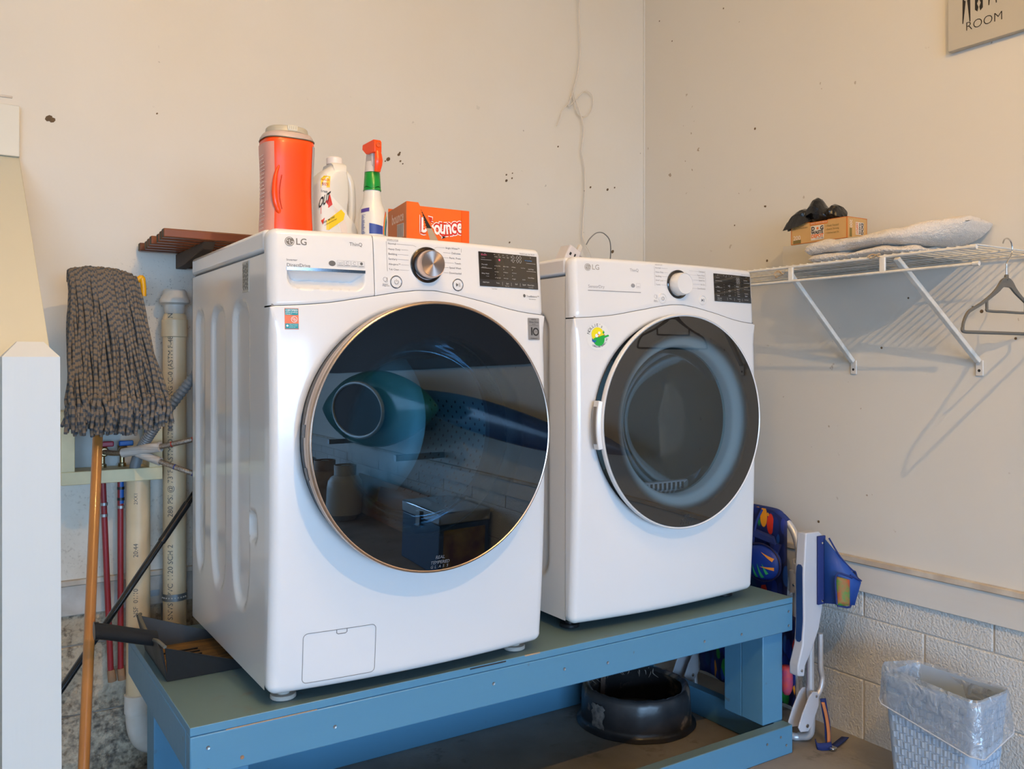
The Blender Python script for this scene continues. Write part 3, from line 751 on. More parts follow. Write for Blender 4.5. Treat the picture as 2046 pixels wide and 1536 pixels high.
    a0, a1, b0, b1 = (0.4895, 0.6665, 0.8690, 0.9505) if washer else (0.497, 0.6690, 0.8680, 0.9490)
    pb = B(); pb.grid(13, 5, lambda i, j: sf1(a0 + (a1 - a0) * i / 12, b0 + (b1 - b0) * j / 4)); ds = obj('display', pb, M['dispglass'], T)
    bb = B(); bb.grid(13, 2, lambda i, j: S(a0 + (a1 - a0) * i / 12, b0 + 0.0165 * j, 0.0016)); obj('key_strip', bb, M['dispbar'], ds)
    tb = B(); s2 = surf(0.0022)
    def tt(b, s, u, v, w=None, size=None, align='LEFT'):
        if size is None: size = text_w(s, w)
        put_text(b, s, u, v, size, s2, align=align)
    dw = a1 - a0; dh = b1 - b0
    def at(fu, fv): return a0 + dw * fu, b1 - dh * fv
    if washer:
        items = [('*Fresh Care', .04, .17, .011), ('Pre-wash', .04, .37, .016), ('*Remote Start', .04, .445, .013), ('Delay Wash', .035, .63, .0205), ('*Tub LED', .10, .705, .009), ('Add Item', .045, .885, .0185),
                 ('Sensing', .255, .115, .0085), ('Wash', .325, .115, .0065), ('Rinse', .39, .115, .007), ('Spin', .465, .115, .006), ('Extra Hot', .27, .385, .0135), ('Warm', .27, .56, .008), ('Tap Cold', .27, .735, .0125),
                 ('Extra High', .405, .385, .0135), ('Medium', .41, .56, .0105), ('No Spin', .41, .735, .0105), ('Heavy', .555, .385, .009), ('Normal', .555, .56, .0105), ('Light', .555, .735, .0075), ('Hand Care', .70, .385, .013), ('On/Off', .715, .735, .0095),
                 ('Cold Wash', .83, .405, .0175), ('Extra Rinse', .82, .665, .0195), ('Rinse+Spin', .805, .885, .0205), ('*Control Lock', .82, .955, .0155), ('Temp.', .265, .885, .010), ('Spin', .43, .885, .0082), ('*Spin Only', .41, .96, .0125), ('Soil', .585, .885, .007), ('Signal', .715, .885, .0105)]
    else:
        items = [('Energy Saver', .06, .14, .014), ('More', .07, .47, .010), ('Normal', .07, .63, .012), ('Less', .06, .79, .011), ('Dry Level', .07, .885, .018), ('*Anti Bacterial', .06, .95, .020), ('High', .36, .42, .009), ('Medium', .36, .60, .012), ('Low', .36, .77, .010), ('Temp.', .38, .885, .011),
                 ('60 min', .58, .42, .012), ('50 min', .60, .53, .011), ('40 min', .60, .61, .011), ('30 min', .61, .69, .011), ('20 min', .61, .77, .011), ('Time Dry', .60, .885, .015), ('Add', .64, .95, .007), ('Static Shield', .80, .17, .018), ('Turbo Steam', .81, .42, .018), ('Damp Dry', .81, .66, .018), ('Signal', .82, .745, .012), ('Control Lock', .80, .885, .020), ('Wrinkle', .17 + .12, .10, .008)]
    for s, fu, fv, w in items: u, v = at(fu, fv); tt(tb, s, u, v, w)
    for fu in ((0.37, .52, .675) if washer else (.33, .52, .74)): u, v = at(fu, 0.90); stroke(tb, [(u, v - 0.004), (u, v + 0.004)], 0.0006, s2)
    for f in (.23, .47) if washer else (.26, .50): 
        for (p_, q_) in ((.03, .205), (.80, .97)): stroke(tb, [at(p_, f), at(q_, f)], 0.0006, s2)
    for fu in (.255, .40, .545): 
        for fv in (.385, .47, .56, .645, .735): u, v = at(fu, fv); decal_poly(tb, circ(u, v, 0.0008, 6), s2)
    for fu in (.10, .255, .33, .40, .47, .88): u, v = at(fu, .055); stroke(tb, [(u - .002, v), (u + .002, v)], 0.0007, s2)
    obj('display_lettering', tb, M['disp'], ds, smooth=0)
    # seven-segment digits
    sg = B()
    def digit(u, v, w, h, skip=()):
        seg = {'a': ((u, v + h), (u + w, v + h)), 'g': ((u, v + h / 2), (u + w, v + h / 2)), 'd': ((u, v), (u + w, v)), 'f': ((u, v + h * .55), (u, v + h * .95)), 'b': ((u + w, v + h * .55), (u + w, v + h * .95)), 'e': ((u, v + h * .05), (u, v + h * .45)), 'c': ((u + w, v + h * .05), (u + w, v + h * .45))}
        for k, (p_, q_) in seg.items():
            if k in skip: continue
            P = Vector(p_); Q = Vector(q_); d = (Q - P).normalized() * 0.0008; stroke(sg, [P + d, Q - d], 0.0010, s2)
    if washer:
        u, v = at(.555, .235); digit(u - .004, v, .001, .016, 'adgfe'); digit(u, v, .0055, .016); digit(u + .0135, v, .0055, .016); digit(u + .022, v, .0055, .016)
        for k in (.35, .65): decal_poly(sg, circ(u + .0095, v + .016 * k, .0009, 6), s2)
        pk = B(); tt(pk, 'Steam', *at(.05, .085), .0135); stroke(pk, [at(.045, .06), at(.045, .11)], 0.0012, s2); decal_poly(pk, circ(*at(.335, .205), .0028, 10), s2); obj('pink_print', pk, M['dispr'], ds, smooth=0)
        bk = B(); tt(bk, 'TurboWash', *at(.80, .15), .0185); decal_poly(bk, circ(*at(.785, .15), .0010, 8), s2); obj('display_blue', bk, M['dispb'], ds, smooth=0)
    else:
        u, v = at(.60, .30); digit(u, v, .0055, .016); digit(u + .0085, v, .0055, .016)
    obj('digits', sg, M['disp'], ds, smooth=0)
    # printing on the fascia
    s3 = surf(0.0006); lg = B(); pr = B()
    lx = 0.0 if washer else 0.005
    ux, uz = 0.0425 + lx, 0.942
    r0 = 0.0098
    disc = circ(ux, uz, r0, 28); decal_poly(lg, disc, s3)
    put_text(lg, 'LG', ux + 0.0125, uz, text_w('LG', 0.0215, thick=0.012), s3, thick=0.012)
    obj('logo', lg, M['logo'] if washer else M['logos'], T, smooth=0)
    lw = B(); s4 = surf(0.0010)
    stroke(lw, circ(ux, uz, r0 * .80, 24, radians(60), radians(360)), 0.0011, s4)
    stroke(lw, [(ux + r0 * .80, uz), (ux + r0 * .30, uz)], 0.0011, s4); stroke(lw, [(ux - .0002, uz + r0 * .45), (ux - .0002, uz - r0 * .42), (ux + r0 * .28, uz - r0 * .42)], 0.0012, s4)
    decal_poly(lw, circ(ux - r0 * .42, uz + r0 * .22, 0.0012, 10), s4)
    obj('logo_lines', lw, M['whitep'], T, smooth=0)
    tt3 = lambda s, u, v, w, **k: put_text(pr, s, u, v, text_w(s, w), s3, **k)
    if washer:
        tt3('ThinQ', 0.1695, 0.944, 0.0285)
        tt3('Inverter', 0.0350, 0.9035, 0.0220); tt3('DirectDrive', 0.0350, 0.8925, 0.0480)
        decal_poly(pr, [(0.1305 + 0.0075 * cos(a), 0.9005 + 0.0058 * sin(a)) for a in [2 * pi * i / 20 for i in range(20)]], s3)
        for k in range(4):
            x_ = 0.1415 + 0.0155 * k; stroke(pr, [(x_, .8945), (x_ + .0138, .8945), (x_ + .0138, .9075), (x_, .9075), (x_, .8945)], 0.0004, s3)
            stroke(pr, [(x_ + .0012, .8972), (x_ + .0126, .8972)], 0.0010, s3)
            if k == 3: decal_poly(pr, circ(x_ + .007, .9028, .0032, 14), s3)
            elif k == 0: stroke(pr, [(x_ + .002, .904), (x_ + .006, .9025), (x_ + .012, .9045), (x_ + .011, .9005), (x_ + .002, .9005)], 0.0005, s3)
            else: stroke(pr, circ(x_ + .007, .9028, .0030, 12, 0.4, 5.6), 0.0006, s3)
        for s, z, w in (('Normal', .9515, .0185), ('Heavy Duty', .9395, .0290), ('Bedding', .9285, .0205), ('Sanitary', .9175, .0205), ('Allergiene™', .9060, .0280), ('Tub Clean', .8945, .0240)):
            tt3(s, 0.2575, z, w)
            x_ = 0.2575 + w + .002; e = 0.309; zz = z
            stroke(pr, [(x_, zz), (min(e, 0.306), zz)] if s != 'Normal' else [(x_, zz), (0.318, zz), (0.326, zz - .003)], 0.00045, s3)
        tt3('STEAM CYCLE', 0.2555, 0.9600, 0.0270); stroke(pr, [(0.2555, .9575), (0.2825, .9575)], 0.0004, s3)
        stroke(pr, [(0.2540, .9560), (0.2540, .8900)], 0.0006, s3)
        for s, z, w in (('Bright Whites™', .9515, .0365), ('Delicates', .9405, .0235), ('Perm. Press', .9290, .0300), ('Towels', .9175, .0165), ('Speed Wash', .9065, .0310), ('Downloaded', .8945, .0320)):
            x_ = 0.4395 - w; 
            if s.startswith('Bright'): x_ = 0.4010
            tt3(s, x_, z, w); stroke(pr, [(0.394 if z < .95 else .376, z), (x_ - .002, z)] if z < .95 else [(0.372, z - .003), (.378, z), (x_ - .002, z)], 0.00045, s3)
        stroke(pr, [(0.4425, .9530), (0.4425, .9440)], 0.0006, s3)
        tt3('*Hold 3 sec. for Wi-Fi', 0.612, 0.9545, 0.048); tt3('Tub Clean', 0.523, 0.8640, 0.016)
        decal_poly(pr, circ(0.6215, 0.8520, 0.0040, 14), s3); tt3('TrueBalance™', 0.6280, 0.8510, 0.0400); tt3('Anti-Vibration', 0.636, 0.8445, 0.022)
        wx = 0.248
    else:
        tt3('ThinQ', 0.1810, 0.9405, 0.0290)
        tt3('SensorDry', 0.0465, 0.8910, 0.0500); stroke(pr, [(0.0455, .8805), (0.2155, .8805)], 0.0020, s3)
        decal_poly(pr, [(0.1895 + 0.0068 * cos(a), 0.8985 + 0.0055 * sin(a)) for a in [2 * pi * i / 20 for i in range(20)]], s3)
        stroke(pr, [(.201, .893), (.214, .893), (.214, .905), (.201, .905), (.201, .893)], 0.0005, s3); stroke(pr, [(.203, .896), (.212, .896)], 0.0010, s3)
        for s, z, w in (('SENSOR DRY', .9600, .0270), ('Normal', .9515, .0190), ('Heavy Duty', .9400, .0290), ('Bedding', .9285, .0205), ('Small Load', .9170, .0270), ('Towels', .9050, .0165)):
            tt3(s, 0.2690, z, w)
            if s[0] != 'S' or s == 'Small Load': stroke(pr, [(0.2690 + w + .003, z), (0.3150, z)], 0.00045, s3)
        stroke(pr, [(0.2660, .9560), (0.2660, .9010)], 0.0006, s3)
        for s, z, w in (('Delicates', .9500, .0235), ('Perm. Press', .9390, .0300), ('SENSOR DRY', .9320, .0250), ('Speed Dry', .9245, .0250), ('Air Dry', .9130, .0180), ('Downloaded', .9010, .0320)):
            tt3(s, 0.4590 - w, z, w); stroke(pr, [(0.3960, z), (0.4570 - w, z)], 0.00045, s3) if 'SENSOR' not in s else None
        stroke(pr, [(0.4620, .9530), (0.4620, .9080)], 0.0005, s3)
        tt3('*Hold 3 sec. for Wi-Fi', 0.625, 0.9530, 0.045)
        wx = 0.266
    stroke(pr, circ(wx, 0.872, 0.0045, 14), 0.0006, s3); stroke(pr, [(wx - .001, .866), (wx + .005, .866), (wx + .005, .876)], 0.0008, s3); tt3('Smart', wx - .006, .861, .012); tt3('Diagnosis', wx - .007, .858, .016)
    obj('lettering', pr, M['ink'] if washer else M['inkl'], T, smooth=0)
    # door
    YD = 1.685 if washer else 1.775
    C = (X0 + cx, 0, Z0 + cz); yc = YS - yoff(cx, cz)
    RD = 0.2945 if washer else 0.2965
    D = bpy.data.objects.new('door', None); COL.objects.link(D); D.parent = T; D.location = Vector((C[0], YD, C[2])) - T.location
    rim = B()
    if washer:
        rim.lathe([(0.262, YD + 0.012), (RD - 0.0080, YD + 0.0010), (RD - 0.0045, YD - 0.0012), (RD - 0.0015, YD + 0.0003), (RD, YD + 0.004), (RD + 0.0005, YD + 0.008)], (C[0], 0, C[2]), 144, 'Y', cap=False)
        obj('door_rim', rim, M['rose'], D, smooth=50)
        bk = B().lathe([(RD, YD + 0.0085), (RD + 0.001, YD + 0.016), (RD - 0.001, YD + 0.030), (RD - 0.012, yc + 0.012)], (C[0], 0, C[2]), 144, 'Y', cap=False)
        obj('door_band', bk, mat('door_band_bronze', (0.46, 0.36, 0.29), 0.38, metal=0.85), D, smooth=50)
        sh = B().lathe([(RD - 0.010, yc + 0.02), (RD - 0.004, yc - 0.013)], (C[0], 0, C[2]), 144, 'Y', cap=False); obj('door_gasket', sh, M['blackp'], D)
        hb = B()
        for a0_, a1_ in ((173, 178), (190, 195)):
            hb = B()
            pts = [radians(a0_ + (a1_ - a0_) * i / 6) for i in range(7)]
            hb.rings([[Vector((C[0] + r * cos(a), y, C[2] + r * sin(a))) for r, y in ((RD + .0015, YD + .020), (RD + .0015, YD + .036), (RD - .010, YD + .036), (RD - .010, YD + .020))] for a in pts])
            obj('door_grip', hb, M['blackp'], D, smooth=0)
    else:
        rim.lathe([(0.262, YD + 0.012), (RD - 0.0050, YD + 0.0010), (RD - 0.0025, YD - 0.0012), (RD, YD + 0.001), (RD + 0.0008, YD + 0.007), (RD - 0.001, YD + 0.014), (RD - 0.014, YD + 0.032), (RD - 0.030, yc + 0.006)], (C[0], 0, C[2]), 144, 'Y', cap=False)
        obj('door_rim', rim, M['whitep'], D, smooth=50)
        # dished recess around the door in the front sheet
        hb = B(); pts = [radians(168 + 24 * i / 12) for i in range(13)]
        hb.rings([[Vector((C[0] + r * cos(a), y, C[2] + r * sin(a))) for r, y in ((RD + .001, YD + .004), (RD + .012, YD + .008), (RD + .012, YD + .028), (RD - .010, YD + .030))] for a in pts])
        obj('door_grip', hb, M['whitep'], D, smooth=0, bevel=0.002)
        g2 = B(); pts = [radians(171 + 18 * i / 10) for i in range(11)]
        g2.rings([[Vector((C[0] + r * cos(a), y, C[2] + r * sin(a))) for r, y in ((RD + .0125, YD + .012), (RD + .0135, YD + .012), (RD + .0135, YD + .024), (RD + .0125, YD + .024))] for a in pts])
        obj('grip_slot', g2, mat('slot_grey', (0.22, 0.20, 0.18), 0.6), D, smooth=0)
    # glass: very slightly domed pane
    gb = B(); GR = RD - 0.006
    dome = 0.004
    gb.lathe([(GR, YD + 0.0)] + [(GR * (1 - k / 14), YD - dome * (1 - (1 - k / 14) ** 2)) for k in range(1, 14)] + [(0.0005, YD - dome)], (C[0], 0, C[2]), 128, 'Y', cap=False)
    if washer: gm = door_glass('washer_door_glass', C[0], C[2], 0.198, 0.224, (0.003, 0.004, 0.006), (0.27, 0.37, 0.41), (0.80, 0.92, 1.0))
    else: gm = door_glass('dryer_door_glass', C[0], C[2], 0.222, 0.250, (0.020, 0.017, 0.015), (0.55, 0.57, 0.56), (0.95, 1.0, 1.0))
    obj('door_glass', gb, gm, D, smooth=80)
    rt = B(); sgl = lambda u, v: Vector((X0 + u, YD - dome * (1 - min(1, ((u - cx) ** 2 + (v - cz) ** 2) / GR ** 2)) - 0.0008, Z0 + v))
    bx = cx
    for i, (s, w) in enumerate((('REAL', 0.022), ('TEMPERED', 0.046), ('GLASS', 0.046))):
        if i < 2: put_text(rt, s, bx - w / 2, cz - 0.2610 - 0.0108 * i, text_w(s, w), sgl, shear=0.25)
        else:
            for k, ch in enumerate(s): put_text(rt, ch, bx - w / 2 + k * 0.0098, cz - 0.2610 - 0.0100 * i, text_w('GLASS', 0.024), sgl, shear=0.25)
    obj('glass_lettering', rt, mat('glass_print', (0.16, 0.18, 0.21) if washer else (0.05, 0.055, 0.06), 0.5), D, smooth=0)
    # inner window bowl, gasket, drum
    wb2 = B()
    if washer:
        wb2.lathe([(0.222, yc + 0.02), (0.214, yc + 0.05), (0.196, yc + 0.09), (0.160, yc + 0.115), (0.10, yc + 0.130), (0.0005, yc + 0.136)], (C[0], 0, C[2] - 0.0), 72, 'Y', cap=False)
        obj('window_bowl', wb2, M['bowl'], D, smooth=80)
        gk = B().lathe([(0.285, yc + 0.012), (0.245, yc + 0.020), (0.230, yc + 0.03), (0.236, yc + 0.06), (0.222, yc + 0.10), (0.235, yc + 0.14)], (C[0], 0, C[2]), 72, 'Y', cap=False)
        obj('rubber_seal', gk, mat('rubber_seal', (0.05, 0.055, 0.06), 0.45), T)
        dm = B().lathe([(0.235, yc + 0.14), (0.255, yc + 0.145), (0.262, yc + 0.16), (0.262, yc + 0.52), (0.22, yc + 0.545), (0.10, yc + 0.53), (0.0005, yc + 0.52)], (C[0], 0, C[2]), 72, 'Y', cap=False)
        drum = obj('drum', dm, M['steel'], T, smooth=40)
        hl = B()
        for k in range(13):
            y = yc + 0.19 + 0.024 * k
            for a in range(0, 60):
                an = 2 * pi * a / 60 + 0.05 * (k % 2)
                if sin(an) > 0.25: continue
                c_ = Vector((C[0] + 0.2610 * cos(an), y, C[2] + 0.2610 * sin(an))); u_ = Vector((-sin(an), 0, cos(an))) * 0.0042; w_ = Vector((0, 0.0042, 0)); n_ = len(hl.v)
                for q in range(6): hl.v.append(c_ + u_ * cos(q * pi / 3) + w_ * sin(q * pi / 3))
                hl.face([n_ + q for q in range(6)])
        tag(obj('drum_holes', hl, M['gap'], drum, smooth=0), None, None, None, 'stuff')
        for k in range(3):
            a = radians(-62 + 120 * k); pd = B()
            pd.rings([[Vector((C[0] + (0.262 - h * s_) * cos(a + w), y, C[2] + (0.262 - h * s_) * sin(a + w))) for w, h in ((-.17, 0), (-.08, .045), (0, .062), (.08, .045), (.17, 0))] for y, s_ in ((yc + .17, .2), (yc + .20, 1), (yc + .46, 1), (yc + .50, .2))])
            obj('drum_paddle', pd, M['steel'], drum, smooth=60)
    else:
        wb2.lathe([(0.252, yc + 0.004), (0.246, yc + 0.012), (0.216, yc + 0.018), (0.205, yc + 0.022), (0.198, yc + 0.05), (0.190, yc + 0.075), (0.10, yc + 0.085), (0.0005, yc + 0.088)][3:], (C[0], 0, C[2]), 72, 'Y', cap=False)
        obj('window_bowl', wb2, M['bowl'], D, smooth=80)
        ir = B().lathe([(0.262, YD + 0.018), (0.250, YD + 0.020), (0.215, YD + 0.022), (0.207, YD + 0.030), (0.205, YD + 0.06)], (C[0], 0, C[2]), 96, 'Y', cap=False)
        obj('inner_ring', ir, mat('inner_ring_grey', (0.78, 0.86, 0.90), 0.6), D, smooth=60)
        dm = B().lathe([(0.262, yc + 0.05), (0.262, yc + 0.10), (0.27, yc + 0.12), (0.27, yc + 0.55), (0.0005, yc + 0.55)], (C[0], 0, C[2]), 64, 'Y', cap=False)
        drum = obj('drum', dm, mat('dryer_drum', (0.30, 0.30, 0.29), 0.45), T, smooth=40)
        lint = B().box(C[0] - 0.09, C[0] + 0.09, yc + 0.055, yc + 0.075, C[2] - 0.205, C[2] - 0.175)
        lf = obj('lint_filter', lint, M['greypl'], T, bevel=0.004)
        for k in range(9): obj('slot', B().box(C[0] - 0.075 + 0.017 * k, C[0] - 0.067 + 0.017 * k, yc + 0.0535, yc + 0.056, C[2] - 0.200, C[2] - 0.180), M['gap'], lf, smooth=0)
    # stickers, badge, filter cover
    if washer:
        s5 = surf(0.0007); s6 = surf(0.0012); s7 = surf(0.0017)
        st = B(); st.grid(4, 5, lambda i, j: s5(0.0285 + 0.0285 * i / 3, 0.759 + 0.0435 * j / 4)); k = obj('allergy_sticker', st, M['orangest'], T); tag(k, 'small teal and orange certified sticker', None)
        tq = B(); tq.grid(4, 3, lambda i, j: s6(0.0295 + 0.0265 * i / 3, 0.7885 + 0.0130 * j / 2)); tq.grid(4, 3, lambda i, j: s6(0.0295 + 0.0265 * i / 3, 0.7603 + 0.0105 * j / 2)); obj('teal_band', tq, M['teal'], k)
        tq = B(); put_text(tq, 'CERTIFIED', 0.0305, 0.7980, text_w('CERTIFIED', 0.0240, thick=0.01), s7, thick=0.01); put_text(tq, 'asthma & allergy', 0.0305, 0.7940, text_w('asthma & allergy', 0.0240), s7); put_text(tq, 'friendly™', 0.0305, 0.7903, text_w('friendly™', 0.0125), s7)
        put_text(tq, 'Asthma and Allergy', 0.0375, 0.7690, text_w('Asthma and Allergy', 0.0165), s7); put_text(tq, 'Foundation of America', 0.0375, 0.7662, text_w('Foundation of America', 0.0165), s7); put_text(tq, 'aafa.org/certified', 0.0375, 0.7632, text_w('aafa.org/certified', 0.012), s7); decal_poly(tq, circ(0.0335, .7662, .0022, 12), s7)
        stroke(tq, circ(0.0475, 0.7795, 0.0060, 20), 0.0009, s7); stroke(tq, circ(0.0465, 0.7805, 0.0022, 10), 0.0008, s7); stroke(tq, circ(0.0490, 0.7780, 0.0020, 10), 0.0008, s7)
        obj('sticker_print', tq, M['whiteink'], k, smooth=0)
        tg = B(); P = rrect(0.6290, 0.6655, 0.7450, 0.7985, 0.002, 3); decal_poly(tg, P, s6); bd = obj('warranty_badge', tg, M['badge'], T, smooth=0)
        tp = B()
        for s, u, v, w, th in (('INVERTER', .6395, .7945, .0155, .005), ('Direct Drive', .6325, .7885, .0300, .005), ('MOTOR', .6420, .7830, .0110, .0), ('WARRANTY', .6355, .7485, .0240, .0), ('1', .6335, .7650, .0060, .03), ('YEAR', .6500, .7650, .0065, .0)):
            put_text(tp, s, u, v, text_w(s, w, thick=th) if s != '1' else 0.026, s7, thick=th)
        stroke(tp, circ(0.6530, 0.7650, 0.0082, 28), 0.0036, s7); stroke(tp, [(.632, .780), (.6625, .780)], 0.0004, s7)
        obj('badge_print', tp, M['gap'], bd, smooth=0)
        fc = B(); P = rrect(0.0680, 0.2260, 0.0180, 0.1240, 0.010, 5); P2 = P + [P[0]]; stroke(fc, P2, 0.0013, surf(0.0008)); f = obj('filter_cover', fc, M['seam'], T, smooth=0); tag(f, 'outlined drain filter hatch low on the front', None)
        tb_ = B(); q = [(0.1385, 0.1240), (0.1385, 0.1170), (0.142, 0.1145), (0.158, 0.1145), (0.161, 0.1170), (0.161, 0.1240)]; stroke(tb_, q, 0.0018, surf(0.0009)); obj('hatch_tab', tb_, M['seam'], f, smooth=0)
        # rating label on the side, feet
        rl = B().box(X0 + 0.0002, X0 + 0.0008, YS + 0.115, YS + 0.185, Z0 + 0.845, Z0 + 0.900) if False else B().box(X0 - 0.0004, X0 + 0.0008, YS + 0.112, YS + 0.160, Z0 + 0.846, Z0 + 0.914)
        r_ = obj('rating_label', rl, mat('label_card', (0.52, 0.49, 0.42), 0.6), T, smooth=0)
        ll = B(); sl = lambda u, v: Vector((X0 - 0.0007, YS + u, Z0 + v))
        for k in range(9):
            y_ = 0.1165 + 0.0048 * k; z_ = 0.850 + 0.003 * (k % 3)
            while z_ < 0.906: l_ = random.uniform(.004, .012); stroke(ll, [(y_, z_), (y_, min(z_ + l_, .910))], 0.0016 if k % 3 else 0.0024, sl); z_ += l_ + .003
        obj('label_print', ll, M['gap'], r_, smooth=0)
    else:
        s5 = surf(0.0006); s6 = surf(0.0011); s7 = surf(0.0016); ox, oz = 0.0725, 0.7580
        st = B(); decal_poly(st, circ(ox, oz, 0.0365, 40), s5); k = obj('round_sticker', st, mat('clear_sticker', (0.74, 0.745, 0.73), 0.3), T, smooth=0); tag(k, "round sticker with a yellow sun, green base and black curved lettering", None)
        y_ = B(); decal_poly(y_, circ(ox - .002, oz + .006, 0.0190, 30), s6); obj('sticker_sun', y_, mat('sun_yellow', (0.85, 0.72, 0.01), 0.4), k, smooth=0)
        y_ = B(); P = [(ox - .014 + .034 * i / 14, oz - .004 + .010 * (i / 14)) for i in range(15)] + circ(ox + .001, oz - .007, .0175, 14, 0.15, -pi * .95); decal_poly(y_, P, s7)
        decal_poly(y_, [(ox + .006, oz - .001), (ox + .030, oz + .006), (ox + .033, oz + .002), (ox + .008, oz - .007)], surf(0.0020)); decal_poly(y_, [(ox + .012, oz + .010), (ox + .016, oz + .017), (ox + .019, oz + .012), (ox + .017, oz + .008)], s7); obj('sticker_green', y_, mat('sticker_green', (0.01, 0.38, 0.05), 0.4), k, smooth=0)
        y_ = B(); decal_poly(y_, [(ox - .020, oz - .004), (ox - .013, oz - .011), (ox - .004, oz - .006), (ox - .012, oz - .016), (ox - .020, oz - .012)], surf(0.0022)); obj('sticker_blue', y_, M['bluepl'], k, smooth=0)
        y_ = B(); decal_poly(y_, circ(ox - .006, oz + .003, .005, 10), surf(.0022)); decal_poly(y_, circ(ox + .002, oz + .010, .004, 10), surf(.0022)); obj('sticker_white', y_, M['whiteink'], k, smooth=0)
        y_ = B(); decal_poly(y_, circ(ox - .002, oz + .006, .0017, 8), surf(.0026)); decal_poly(y_, circ(ox + .001, oz - .000, .0020, 8), surf(.0026)); stroke(y_, [(ox + .016, oz + .009), (ox + .0175, oz + .002)], .0010, surf(.0024)); obj('sticker_red', y_, M['redl'], k, smooth=0)
        y_ = B()
        def arc_text(s, r, a_start, a_end, size, inside=False):
            for i, ch in enumerate(s):
                a = radians(a_start + (a_end - a_start) * i / (len(s) - 1)); c0 = (ox - .002 + r * cos(a), oz + .002 + r * sin(a)); ro = a - pi / 2 if not inside else a + pi / 2
                v_, f_ = text(ch, size, align='CENTER')
                y_.add((v_, f_), lambda p: s6(c0[0] + p[0] * cos(ro) - p[1] * sin(ro), c0[1] + p[0] * sin(ro) + p[1] * cos(ro)))
        arc_text("NOLLIE's", 0.0285, 163, 62, 0.0115); arc_text('CAROLINA BEACH, NC', 0.0290, 238, 345, 0.0062, True)
        obj('sticker_lettering', y_, M['gap'], k, smooth=0)
    for (fx, fy) in ((0.05, 0.03), (0.64, 0.03), (0.05, 0.58), (0.64, 0.58)):
        b = B(); 
        if not washer: fy += 0.02
        b.lathe([(0.014, 0.030), (0.014, 0.0105), (0.026, 0.010), (0.0275, 0.008), (0.0275, 0.002), (0.025, 0.0), (0.001, 0.0)], (X0 + fx, YS - (0.0) + fy, 0.476 + 0.0008), 20)
        obj('foot', b, (mat('foot_rubber', (0.42, 0.39, 0.35), 0.7, bump=0.4) if washer else M['blackp']), T)
    return T
machine('washer'); machine('dryer')

# ------------------------------------------------------------------ blue wooden stand
tx0, tx1, ty0, ty1, tz = 0.4004, 2.174, 1.789, 2.49, 0.476
T = thing('laundry_stand', 'low blue-painted wooden stand carrying the washer and dryer', 'stand', ((tx0 + tx1) / 2, (ty0 + ty1) / 2, 0))
obj('top_board', B().box2(tx0, tx1, ty0, ty1, tz - 0.0175, tz, 1), [M['blue'], M['blue_warm_top']], T, bevel=0.0015)
# plywood front lip keeps the apron blue; only the top face carries painted light
obj('front_apron', B().box(tx0, tx1, ty0, ty0 + 0.038, 0.374, tz - 0.0185), M['blue'], T, bevel=0.003)
obj('side_apron', B().box(tx0, tx0 + 0.038, ty0 + 0.0385, ty1, 0.374, tz - 0.0185), M['blue'], T, bevel=0.003)
obj('side_apron', B().box(tx1 - 0.038, tx1, ty0 + 0.0385, ty1, 0.374, tz - 0.0185), M['blue'], T, bevel=0.003)
obj('back_apron', B().box(tx0 + 0.0385, tx1 - 0.0385, ty1 - 0.038, ty1, 0.374, tz - 0.0185), M['blue'], T, bevel=0.003)
obj('front_rail', B().box2(tx0, tx1, ty0, ty0 + 0.038, 0.0, 0.087, 1), [M['blue'], M['blue_warm_top']], T, bevel=0.003)
obj('back_rail', B().box(tx0 + 0.0385, tx1 - 0.0385, 2.445, 2.483, 0.0, 0.087), M['blue'], T, bevel=0.003)
obj('side_rail', B().box(tx1 - 0.038, tx1, ty0 + 0.0385, ty1, 0.0, 0.087), M['blue'], T, bevel=0.003)
obj('side_rail', B().box(tx0, tx0 + 0.038, ty0 + 0.0385, ty1, 0.0, 0.087), M['blue'], T, bevel=0.003)
for (x0, x1, y0, y1) in ((2.085, 2.1735, 1.8275, 1.914), (tx0 + 0.0385, tx0 + 0.127, 1.8275, 1.914), (tx0 + 0.0385, tx0 + 0.127, 2.355, 2.444), (2.097, 2.1355, 2.372, 2.444)):
    obj('leg', B().box(x0, x1, y0, y1, 0.0 if x1 < 2.15 and y0 > 2 else 0.0875, 0.368), M['blue'], T, bevel=0.003)
    obj('leg_top', B().box(x0 + 0.003, x1 - 0.003, y0 + 0.003, y1 - 0.003, 0.368, 0.374), M['bareedge'], T)
# second ply of the right leg and its notch
obj('leg_pad', B().box(2.0855, 2.1735, 1.9145, 1.985, 0.0875, 0.368), M['blue'], T, bevel=0.002)
sb = []
for (x, z) in ((0.435, 0.43), (0.70, 0.412), (0.4350, 0.385), (0.502, 0.395), (1.10, 0.425), (1.45, 0.41), (1.80, 0.405), (1.31, 0.42), (2.155, 0.435), (2.155, 0.392), (2.06, 0.052), (2.12, 0.06), (2.145, 0.03), (1.95, 0.40)):
    s_ = obj('screw', B().lathe([(0.0042, -0.0006), (0.0042, -0.0010), (0.0018, -0.0002), (0.0004, 0.0)], (x, ty0, z), 10, 'Y', cap=False), M['galv'] if x not in (0.502,) else M['rust'], T)
ch = B().box(1.035, 1.135, ty0 - 0.0006, ty0 + 0.002, 0.4705, 0.4738); obj('paint_chip', ch, M['gap'], T, smooth=0)
ch = B().box(0.47, 0.66, ty0 - 0.0004, ty0 + 0.002, 0.4565, 0.4583); obj('bare_strip', ch, M['bareedge'], T, smooth=0)
ch = B().box(1.19, 1.235, ty0 - 0.0004, ty0 + 0.002, 0.4735, 0.4765); obj('bare_strip', ch, M['bareedge'], T, smooth=0)
